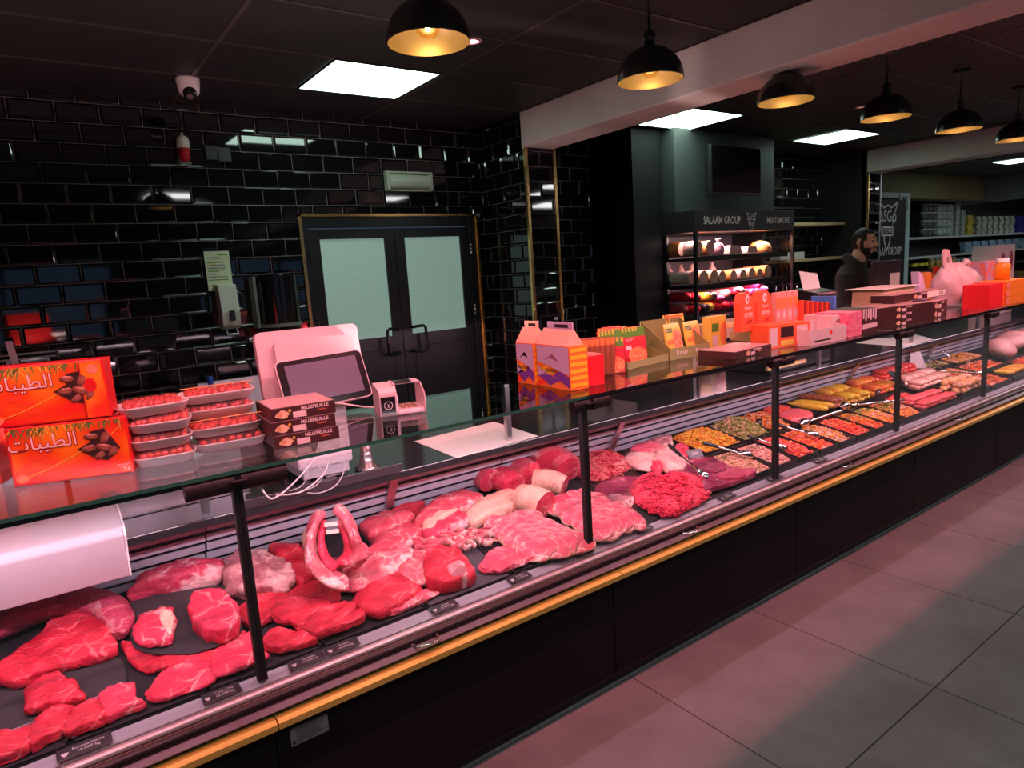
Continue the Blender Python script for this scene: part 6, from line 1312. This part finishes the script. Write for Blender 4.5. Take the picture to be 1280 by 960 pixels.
# countable pieces
def seg_piece(b, L, r, bend=0, taper=.75): 
    return b.tube([(-L/2, 0, 0), (-L*.46, 0, r*.15), (-L*.25, bend*.6, r*.2), (0, bend, r*.25), (L*.25, bend*.6, r*.2), (L*.46, 0, r*.15), (L/2, 0, 0)], [r*.25, r*taper, r, r, r*.98, r*taper, r*.25], 10)
def pieces(name, cat, label, grp, rect, nx, ny, L, r, ms, yaw, seed, bend=0, layers=1, jitter=.2):
    R = random.Random(seed); protos = {}; x0, x1, y0, y1 = rect
    for l in range(layers):
        for i in range(nx-l):
            for j in range(ny):
                mk = ms[R.randrange(len(ms))]
                if mk not in protos: o = seg_piece(MB(), L, r, bend).build(name, F_[mk]); protos[mk] = o
                else: o = protos[mk].copy(); COL.objects.link(o)
                x = x0+(x1-x0)*(i+.5+.5*l)/nx; y = y0+(y1-y0)*(j+.5)/ny+R.uniform(-.004, .004)
                o.location = (x, y, deck(y)+.006+r+l*r*1.5+R.uniform(0, r*.3)); o.rotation_euler = (R.uniform(-.05, .05), 0, yaw+R.uniform(-jitter, jitter)); o.scale = (R.uniform(.9, 1.1), 1, R.uniform(.9, 1.1)); tag(o, label, cat, grp)
for k, (mk, pts, lb) in enumerate((('pink', [(3.52, 2.14), (3.62, 2.12), (3.74, 2.15), (3.75, 2.24), (3.64, 2.27), (3.52, 2.24)], 'front red marinated steak in the rear tray behind the third post'), ('red', [(3.52, 2.26), (3.62, 2.25), (3.72, 2.28), (3.70, 2.35), (3.58, 2.365), (3.52, 2.34)], 'back red marinated steak in the rear tray behind the third post'))):
    P = catmull([Vector((x, y, deck(y)+.007)) for x, y in pts], 5); c = sum(P, Vector())/len(P); b = MB(); n = len(P); vs = []
    for f, hz in ((.95, 0), (1, .4), (.95, .85), (.7, 1), (.3, 1.05)): vs += [c+(p-c)*f+Vector((0, 0, .035*hz+noise.noise(p*60)*.004*hz)) for p in P]
    b.add(vs, [(i*n+q, i*n+(q+1) % n, (i+1)*n+(q+1) % n, (i+1)*n+q) for i in range(4) for q in range(n)], 0, True); b.add(vs[-n:], [tuple(range(n))], 0, True); b.add(vs[:n], [tuple(reversed(range(n)))])
    o = b.build('marinated_steak', F_[mk]); recentre(o); tag(o, lb, 'meat')
pieces('marinated_fillet', 'meat', 'long yellow-green marinated fillet in the rear tray right of the red steaks', 'yellow-green fillets right of the red steaks', (3.80, 3.92, 2.12, 2.36), 3, 1, .24, .022, ['yellow', 'olive'], 1.5, 21)
pieces('brown_fillet', 'meat', 'long dark brown marinated fillet beside the yellow rolls', 'dark brown fillets beside the yellow rolls', (3.91, 4.02, 2.12, 2.36), 3, 1, .25, .020, ['brown'], 1.45, 22, layers=2)
food_tray('black tray of yellow marinated rolls in the rear row', 4.045, 4.405, *RE); pieces('marinated_roll', 'meat roll', 'yellow marinated roll in the rear tray left of the orange rolls', 'yellow marinated rolls', (4.06, 4.39, 2.12, 2.36), 8, 2, .13, .019, ['yellow', 'yellow', 'ochre'], 1.35, 23, layers=2)
food_tray('black tray of orange marinated rolls in the rear row', 4.42, 4.77, *RE); pieces('marinated_roll', 'meat roll', 'orange marinated roll in the rear tray by the little ticket', 'orange marinated rolls', (4.435, 4.755, 2.12, 2.36), 8, 2, .13, .020, ['orange', 'ored', 'ochre'], 1.3, 24, layers=2)
food_tray('black tray of dark red sausages at the back left of the fourth post', 4.80, 5.40, 2.25, 2.375, .04); pieces('red_sausage', 'sausage', 'dark red fresh sausage in the rear tray left of the fourth post', 'dark red fresh sausages', (4.82, 5.38, 2.26, 2.365), 15, 1, .13, .017, ['red', 'pink'], 1.2, 25, layers=3, bend=.01)
food_tray('black tray of pink skinless sausages at the front right of the fourth post', 4.47, 4.96, 1.822, 2.0, .02); pieces('skinless_sausage', 'sausage', 'small pink skinless sausage in the front tray right of the fourth post', 'small pink skinless sausages', (4.48, 4.95, 1.83, 1.995), 16, 2, .075, .013, ['pink'], 1.45, 26, layers=2, jitter=.06)
food_tray('black tray of red pieces hidden behind the fourth post', 4.47, 4.78, 2.02, 2.10, .02); heap('dark red cubes behind the fourth post', 'red_cubes', 4.47, 4.78, 2.02, 2.10, .02, ['red', 'pink'], 90, .018, 'cube', 31)
food_tray('black tray of pale chicken fingers right of the fourth post', 4.86, 5.42, 2.03, 2.235, .025); pieces('chicken_finger', 'chicken', 'pale pink chicken finger in the tray behind the breaded rolls', 'pale chicken fingers', (4.88, 5.40, 2.04, 2.225), 13, 2, .10, .019, ['pale', 'pale', 'pinkb'], 1.3, 27, layers=2)
food_tray('black tray of breaded rolls in front left of the fifth post', 5.0, 5.47, 1.822, 2.012, .03); pieces('breaded_roll', 'breaded roll', 'golden breaded roll in the front tray left of the fifth post', 'golden breaded rolls', (5.02, 5.45, 1.84, 2.0), 8, 2, .085, .023, ['crumb', 'beige'], .9, 28, layers=2, jitter=.6)
unit('black tray of orange strips behind the breaded rolls', 'orange pulled strips behind the breaded rolls', 'pulled_strips', 5.44, 5.80, (2.04, 2.21), .03, ['ored', 'orange', 'beige'], 200, .02, 'strip', 13)
unit('black tray of orange pieces right of the breaded rolls', 'orange brown pieces beside the fifth post', 'seasoned_pieces', 5.49, 5.88, (1.822, 2.02), .03, ['ored', 'orange', 'brown'], 200, .02, 'cube', 14)
unit('black tray with greenish herbs at the back right', 'greenish mixed salad in the far rear tray', 'herb_salad', 5.46, 5.95, (2.25, 2.375), .03, ['green', 'olive', 'beige'], 200, .022, 'strip', 15)
unit('black tray of beige strips in the far bay', 'beige strips in the far rear tray behind the fifth post', 'beige_strips', 5.98, 6.5, (2.22, 2.375), .03, ['beige', 'ochre'], 160, .026, 'strip', 16)
food_tray('black tray of yellow sticks right of the fifth post', 5.92, 6.4, 1.822, 2.0, .03); pieces('yellow_stick', 'marinated stick', 'yellow marinated stick in the tray right of the fifth post', 'yellow marinated sticks', (5.94, 6.38, 1.84, 1.99), 8, 1, .12, .018, ['yellow', 'orange'], 1.4, 29)
unit('black tray of red pieces in the far bay', 'red marinated pieces in the far bay', 'marinated_pieces', 6.42, 6.95, (1.822, 2.05), .04, ['red', 'ored'], 160, .026, 'cube', 17)
unit('black tray of mixed pieces in the middle of the far bay', 'mixed orange pieces in the middle of the far bay', 'mixed_pieces', 5.83, 6.4, (2.03, 2.2), .03, ['ored', 'beige', 'brown'], 160, .024, 'cube', 18)
# whole pale chickens in the far bay
R = random.Random(8)
for k, (px, py, y0, rr_, lb) in enumerate(((1250, 452, 2.15, .13, 'whole pale chicken just right of the fifth post'), (1268, 447, 2.2, .14, 'whole pale chicken at the right edge inside the counter'), (1262, 432, 2.2, .13, 'whole pale chicken on top of the others at the right edge'), (1284, 436, 2.2, .13, 'whole pale chicken cut off by the right edge of the picture'))):
    p = on_y(px, py, y0); x_, y_ = p.x, y0; z_ = max(p.z, deck(y_)+rr_*.65+.004)
    vs = []; n = 22; m = 12; b = MB()
    for i in range(m+1):
        f = i/m*pi
        for q in range(n):
            a = 2*pi*q/n; r = rr_*sin(f)*(1+.12*sin(2*a+k)+.18*noise.noise(Vector((cos(a)*1.5, sin(a)*1.5, f+k*3)))); vs.append((-rr_*1.15*cos(f), r*cos(a)*.85, r*sin(a)*.62))
    b.add(vs, [(i*n+q, i*n+(q+1) % n, (i+1)*n+(q+1) % n, (i+1)*n+q) for i in range(m) for q in range(n)], 0, True)
    o = b.build('whole_chicken', M_['chick']); o.location = (x_, y_, z_); o.rotation_euler = (0, -.1, R.uniform(0, 2)); tag(o, lb, 'chicken')
# ladles, tongs and small signs
def rod(name, label, p0, p1, r, m, cat, handle=None, f=.45, grp=None):
    t = thing(name, label, cat, tuple(p0)); d = p1-p0
    MB().tube([p0+d*(f if handle else 0), p0+d*.75, p1], [r, r*.9, r*.8], 8).build('shaft', m, t, world=True)
    if handle: MB().tube([p0, p0+d*.1, p0+d*f], [r*1.3, r*1.8, r*1.4], 8).build('grip', handle, t, world=True)
    e = d.normalized(); b = MB(); b.tube([p1-e*.01, p1+e*.02, p1+e*.05, p1+e*.07], [r*.8, r*3.2, r*3.5, r*.6], 10); b.build('spoon_head', m, t, world=True)
    return t
def dp(x, y, up): return on_deck(x, y, up)
rod('serving_spoon', 'serving spoon with black grip lying over the ochre strips', dp(878, 553, .085), dp(924, 566, .055), .006, chrome, 'spoon', blackp)
rod('serving_spoon', 'serving spoon with black grip in the pale poultry by the divider', dp(836, 556, .11), dp(872, 588, .05), .006, chrome, 'spoon', blackp)
rod('serving_spoon', 'serving spoon with black grip lying just behind the third post', dp(965, 529, .085), dp(1008, 541, .06), .006, chrome, 'spoon', blackp)
rod('serving_spoon', 'serving spoon with dark grip above the green-grey strips', dp(934, 544, .075), dp(968, 556, .045), .005, chrome, 'spoon', blackp)
rod('steel_server', 'long steel server resting across the trays left of the fourth post', dp(1130, 500, .07), dp(1062, 507, .05), .008, chrome, 'server')
rod('steel_server', 'shorter steel server lying over the brown fillets', dp(1052, 513, .07), dp(1010, 527, .045), .008, chrome, 'server')
rod('steel_server', 'thin steel server standing left of the fourth post', on_y(1119, 444, 2.35), dp(1132, 470, .05), .006, chrome, 'server', blackp, .3)
for k, (a, m_, c, lb) in enumerate((((1158, 448), (1162, 445), (1184, 472), 'steel tongs standing open in the trays right of the fourth post'),)):
    t = thing('tongs', lb, 'tongs', tuple(dp(1172, 473, .05)))
    P0 = on_y(1161, 446, 2.28); MB().tube([dp(1171, 473, .05), on_y(1158, 449, 2.28), P0], .005, 8).build('arm', chrome, t, world=True); MB().tube([P0, on_y(1164, 448, 2.26), dp(1186, 470, .05)], .005, 8).build('arm', chrome, t, world=True)
rod('steel_tongs_flat', 'flat steel tongs lying over the far orange strips', dp(1176, 464, .09), dp(1224, 466, .08), .006, chrome, 'tongs')
rod('steel_server', 'thin steel server leaning at the back of the far bay', on_y(1178, 438, 2.38), on_y(1192, 450, 2.3), .005, chrome, 'server')
rod('steel_server', 'dark handled server lying before the fifth post', dp(1200, 470, .07), dp(1222, 478, .05), .006, chrome, 'server', blackp)
t = thing('triangle_card', 'white triangular price card standing behind the fourth post', 'price card', tuple(on_y(1148, 460, 2.30)))
A, B, Cc, D = on_y(1138, 428, 2.32), on_y(1147, 431, 2.32), on_y(1159, 461, 2.26), on_y(1138, 459, 2.30)
MB().prism([A, B, Cc, D], (0, .004, 0)).build('card', lab_w, t, world=True)
t = thing('tilted_sign', 'black tilted sign strip leaning on the fourth post', 'sign', tuple(dp(1130, 478, .05)))
A, B, Cc, D = on_y(1110, 466, 2.12), on_y(1115, 463, 2.12), on_y(1131, 478, 2.06), on_y(1131, 484, 2.06)
MB().prism([A, B, Cc, D], (0, .01, 0)).build('board', blackp, t, world=True)
t = thing('tilted_ticket', 'dark grey tilted price card between the poultry and the liver', 'price card', tuple(dp(871, 572, .03)), radians(-20))
MB().prism([(-.04, 0, 0), (.04, 0, 0), (.04, .03, .035), (-.04, .03, .035)], (0, .003, -.003)).build('card', mat('grey_card', (.10, .10, .11), .4), t); text('2.90', .022, t, tk[0], (0, .013, .018), (radians(49), 0, 0))
for k, (px, py) in enumerate(((949, 529), (1098, 491))):
    t = thing('small_ticket', 'small dark price ticket stuck in the %s' % ('orange brown pieces of the rear row', 'orange rolls')[k], 'price card', tuple(dp(px, py, .06)), 0); MB().box(-.03, .03, 0, .003, -.015, .025).build('card', tick, t); text('1.90', .018, t, tk[0], (0, -.001, .005))
t = thing('under_shelf_scale', 'dark boxy scale base with hanging cables under the glass left of the fourth post', 'scale', (3.78, 2.5, .902))
MB().box(-.25, .32, -.2, .12, .0, .14).build('base', blackp, t, .01); MB().box(-.3, .1, -.22, -.2, .03, .05).build('peach_label', mat('sandy_card', (.72, .48, .30)), t)
cable('cable', 'white cable hanging beside the fourth post', [cpt(1098, 414, 2.3), cpt(1115, 413, 2.28), cpt(1126, 420, 2.27), cpt(1131, 432, 2.27)], .004, cab_w)
cable('cable', 'thin cable loop beside the fourth post', [cpt(1118, 420, 2.3), cpt(1123, 432, 2.28), cpt(1131, 440, 2.28)], .003, cab_w)
# ------------------------------------------------------------------ the shop assistant behind the counter
skin = mat('skin', (.62, .32, .22), .5, c2=(.68, .36, .26), scale=12); hood = mat('black_hoodie', (.014, .009, .012), .85, bump=.5, scale=28)
hairm = mat('dark_hair', (.010, .007, .006), .55, bump=.6, scale=160); trous = mat('dark_trousers', (.02, .02, .025), .8)
pos = on_y(1066, 350, 2.96)
per = thing('person', 'bearded person in a black hoodie standing behind the counter looking right', 'person', (pos.x, 2.96, 0), radians(-74))
def loft(b, rings, n=20, mi=0):
    vs = [];
    for (cx, cy, cz, rx, ry) in rings:
        for k in range(n): a = 2*pi*k/n; vs.append((cx+rx*cos(a), cy+ry*sin(a), cz))
    m = len(rings); b.add(vs, [(i*n+k, i*n+(k+1) % n, (i+1)*n+(k+1) % n, (i+1)*n+k) for i in range(m-1) for k in range(n)], mi, True)
    b.add(vs[:n], [tuple(reversed(range(n)))], mi); b.add(vs[-n:], [tuple(range(n))], mi)
def remesh(o, v, it=6):
    r = o.modifiers.new('fuse', 'REMESH'); r.mode = 'VOXEL'; r.voxel_size = v; r.use_smooth_shade = True
    s_ = o.modifiers.new('soft', 'SMOOTH'); s_.factor = .5; s_.iterations = it
HM = Matrix.Translation((.075, 0, 1.655)) @ Matrix.Rotation(radians(-12), 4, 'Z') @ Matrix.Rotation(radians(4), 4, 'Y')
def headpt(lat, lon, g=0.0):
    "lon 0 = face (+x); lat -90 chin .. 90 crown"
    ca, sa = cos(lat), sin(lat); rx, ry, rz = .098, .076, .118
    x = rx*ca*cos(lon); y = ry*ca*sin(lon); z = rz*sa
    if z < 0: f = 1-.30*(-z/rz)**1.5; y *= f; x = x*(1-.10*(-z/rz)) + .012*(-z/rz)
    if x < 0 and z < 0: x *= 1-.35*(-z/rz)
    if x > 0: x = min(x, .088+.01*ca) 
    return HM @ (Vector((x, y, z))*(1+g))
b = MB(); N, Mh = 28, 20; vs = []
for i in range(Mh+1):
    for k in range(N): vs.append(headpt(-pi/2+pi*i/Mh, 2*pi*k/N))
b.add(vs, [(i*N+k, i*N+(k+1) % N, (i+1)*N+(k+1) % N, (i+1)*N+k) for i in range(Mh) for k in range(N)], 0, True)
b.tube([HM @ Vector(p) for p in ((.088, 0, .022), (.104, 0, -.002), (.113, 0, -.018), (.096, 0, -.028))], [.007, .010, .014, .009], 10)
for s_ in (-1, 1):
    b.tube([HM @ Vector(p) for p in ((-.004, s_*.076, .022), (-.010, s_*.088, .014), (-.006, s_*.086, -.016), (.002, s_*.076, -.026))], [.010, .013, .010, .006], 8)
    b.tube([HM @ Vector(p) for p in ((.092, s_*.006, .034), (.088, s_*.034, .038), (.070, s_*.055, .028))], [.006, .008, .006], 8)
    b.tube([HM @ Vector(p) for p in ((.103, s_*.010, -.022), (.098, s_*.016, -.026))], [.008, .005], 8)
b.tube([HM @ Vector((.094, -.022, -.048)), HM @ Vector((.103, 0, -.046)), HM @ Vector((.094, .022, -.048))], [.004, .0075, .004], 8)
b.tube([HM @ Vector((.092, -.018, -.058)), HM @ Vector((.100, 0, -.058)), HM @ Vector((.092, .018, -.058))], [.004, .0075, .004], 8)
b.tube([(.0, 0, 1.44), (.02, 0, 1.50), (.055, 0, 1.58)], [.075, .060, .058], 16)
loft(b, [(0, 0, .90, .10, .155), (0, 0, 1.0, .095, .145), (.005, 0, 1.12, .10, .15), (.01, 0, 1.26, .115, .175), (.005, 0, 1.38, .105, .185), (0, 0, 1.45, .07, .13)])
RS, RE_, RH = Vector((.0, -.205, 1.40)), Vector((-.01, -.255, 1.14)), Vector((.22, -.20, 1.135)); LS, LE, LH = Vector((0, .205, 1.40)), Vector((.02, .265, 1.13)), Vector((.20, .22, 1.06))
arms = ((RS, RE_, RH), (LS, LE, LH))
for A, E, H in arms: b.tube([A, (A+E)/2, E, (E+H)/2, H], [.055, .047, .042, .036, .027], 14)
for s_ in (-1, 1): b.tube([(0, s_*.085, .93), (.01, s_*.095, .70), (.015, s_*.10, .50), (0, s_*.10, .30), (-.01, s_*.10, .08)], [.09, .075, .058, .055, .04], 14); b.tube([(-.05, s_*.10, .035), (.05, s_*.10, .035), (.17, s_*.10, .025)], [.035, .04, .03], 10)
# hands: palm plus five fingers resting forward and slightly curled
for A, E, H in arms:
    d = (H-E).normalized(); side = Vector((0, 1 if H.y < 0 else -1, 0)); side = (side-d*side.dot(d)).normalized(); up = d.cross(side)*(1 if d.cross(side).z > 0 else -1)
    for q in range(5): b.tube([H-d*.01+side*(-.028+.014*q), H+d*.05+side*(-.03+.015*q), H+d*.085+side*(-.032+.016*q)], [.016, .017, .012], 8)
    for q, L in enumerate((.058, .070, .076, .068)):
        o_ = side*(.032-.0215*q); p0 = H+d*.08+o_; b.tube([p0, p0+d*L*.45+o_*.1, p0+d*L*.78-up*.012, p0+d*L-up*.030], [.0095, .009, .0082, .0065], 8)
    p0 = H+d*.025+side*.026; b.tube([p0, p0+side*.028+d*.022, p0+side*.036+d*.052-up*.008], [.012, .0105, .008], 8)
body = b.build('body', skin, per); remesh(body, .0065, 4)
# hoodie
b = MB()
loft(b, [(0, 0, .86, .135, .185), (0, 0, .92, .14, .19), (.01, 0, 1.05, .135, .185), (.015, 0, 1.18, .145, .195), (.015, 0, 1.30, .15, .215), (.005, 0, 1.40, .135, .225), (0, 0, 1.46, .10, .16), (.02, 0, 1.50, .075, .085)], 24)
for A, E, H in arms: d = (H-E).normalized(); b.tube([A+Vector((0, 0, .005)), (A+E)/2, E-d*.01, (E+H)/2, H-d*.015, H-d*.005], [.085, .075, .066, .058, .046, .040], 16)
b.tube([(.085, -.06, 1.46), (.02, -.085, 1.50), (-.035, -.05, 1.535), (-.045, 0, 1.54), (-.035, .05, 1.535), (.02, .085, 1.50), (.085, .06, 1.46)], [.028, .036, .042, .044, .042, .036, .028], 12)
hd = b.build('hoodie', hood, per); remesh(hd, .009, 5)
MB().tube([(.155, 0, 1.02), (.163, 0, 1.25), (.125, 0, 1.42)], .004, 6).build('zip', mat('dull_zip', (.12, .10, .10), .4, .8), per)
b = MB()
for s_ in (-1, 1): b.tube([(0, s_*.085, .95), (.01, s_*.095, .70), (.015, s_*.10, .50), (0, s_*.10, .30), (-.01, s_*.10, .09)], [.112, .09, .074, .07, .06], 16)
loft(b, [(0, 0, .84, .12, .175), (0, 0, .95, .125, .18)]); tr = b.build('trousers', trous, per); remesh(tr, .01)
for s_ in (-1, 1): MB().tube([(-.08, s_*.10, .05), (-.05, s_*.10, .052), (.06, s_*.10, .05), (.19, s_*.10, .036), (.21, s_*.10, .034)], [.03, .047, .05, .038, .02], 12).build('shoe', blackp, per)
# hair cap, beard, brows, eyes
def patch(name, cond, g, m, N=56, Mh=40):
    b = MB(); idx = {}; vs = []; fs = []
    def vid(i, k):
        if (i, k) not in idx: idx[(i, k)] = len(vs); lat = -pi/2+pi*i/Mh; vs.append(headpt(lat, 2*pi*k/N, g*(1+.25*noise.noise(Vector((i*.6, k*.6, 0))))))
        return idx[(i, k)]
    for i in range(Mh):
        for k in range(N):
            lon = 2*pi*(k+.5)/N; lon = lon-2*pi if lon > pi else lon
            if cond(math.degrees(-pi/2+pi*(i+.5)/Mh), abs(math.degrees(lon))): fs.append((vid(i, k), vid(i, (k+1) % N), vid(i+1, (k+1) % N), vid(i+1, k)))
    b.add(vs, fs, 0, True); o = b.build(name, m, per); s_ = o.modifiers.new('thick', 'SOLIDIFY'); s_.thickness = .010; s_.offset = -1; return o
patch('hair', lambda la, lo: (la > 42 and lo < 60) or (la > 8 and 60 <= lo < 86) or (la > -22 and lo > 100) or (la > 20 and 86 <= lo <= 100), .06, hairm)
patch('beard', lambda la, lo: (la < -20 and la > -86 and 34 < lo < 92) or (-86 < la < -39 and lo <= 34) or (-20 <= la < 8 and 72 < lo < 88), .05, hairm)
b = MB(); b.tube([HM @ Vector((.092, -.026, -.040)), HM @ Vector((.106, 0, -.036)), HM @ Vector((.092, .026, -.040))], [.004, .005, .004], 8); b.build('moustache', hairm, per)
for s_ in (-1, 1):
    MB().tube([HM @ Vector((.098, s_*.012, .040)), HM @ Vector((.094, s_*.032, .046)), HM @ Vector((.078, s_*.052, .038))], [.004, .0055, .003], 8).build('eyebrow', hairm, per)
    e = HM @ Vector((.0855, s_*.031, .018)); MB().tube([e-Vector((.004, 0, 0)), e+Vector((.004, 0, 0)), e+Vector((.0065, 0, 0))], [.0105, .009, .004], 12).build('eye', mat('eye_dark', (.05, .03, .03), .1), per)
# far till seen between the person and the banner
t = thing('far_till', 'dark till screen on a frame right of the person', 'till', tuple(on_y(1110, 345, 2.6))[:2]+(.902,), radians(-10))
p = on_y(1117, 347, 2.6); MB().box(-.16, .16, 0, .04, .36, .60).build('screen', blackp, t, .006); MB().box(-.03, .03, .01, .05, 0, .40).build('neck', blackp, t); MB().box(-.12, .12, -.08, .12, 0, .02).build('foot', blackp, t, .003)
MB().box(.02, .14, -.003, 0, .40, .50).build('pale_note', mat('pale_green_note', (.35, .42, .36), .5), t)
# ------------------------------------------------------------------ turn the lettering curves into meshes
bpy.context.view_layer.update()
_dg = bpy.context.evaluated_depsgraph_get()
for _o in [o for o in COL.objects if o.type == 'FONT']:
    _me = bpy.data.meshes.new_from_object(_o.evaluated_get(_dg)); _n = bpy.data.objects.new('lettering', _me)
    _n.parent = _o.parent; _n.matrix_basis = _o.matrix_basis.copy(); _n.matrix_parent_inverse = _o.matrix_parent_inverse.copy(); COL.objects.link(_n)
    if not _me.materials and _o.data.materials: _me.materials.append(_o.data.materials[0])
    bpy.data.objects.remove(_o)
bpy.context.view_layer.update()
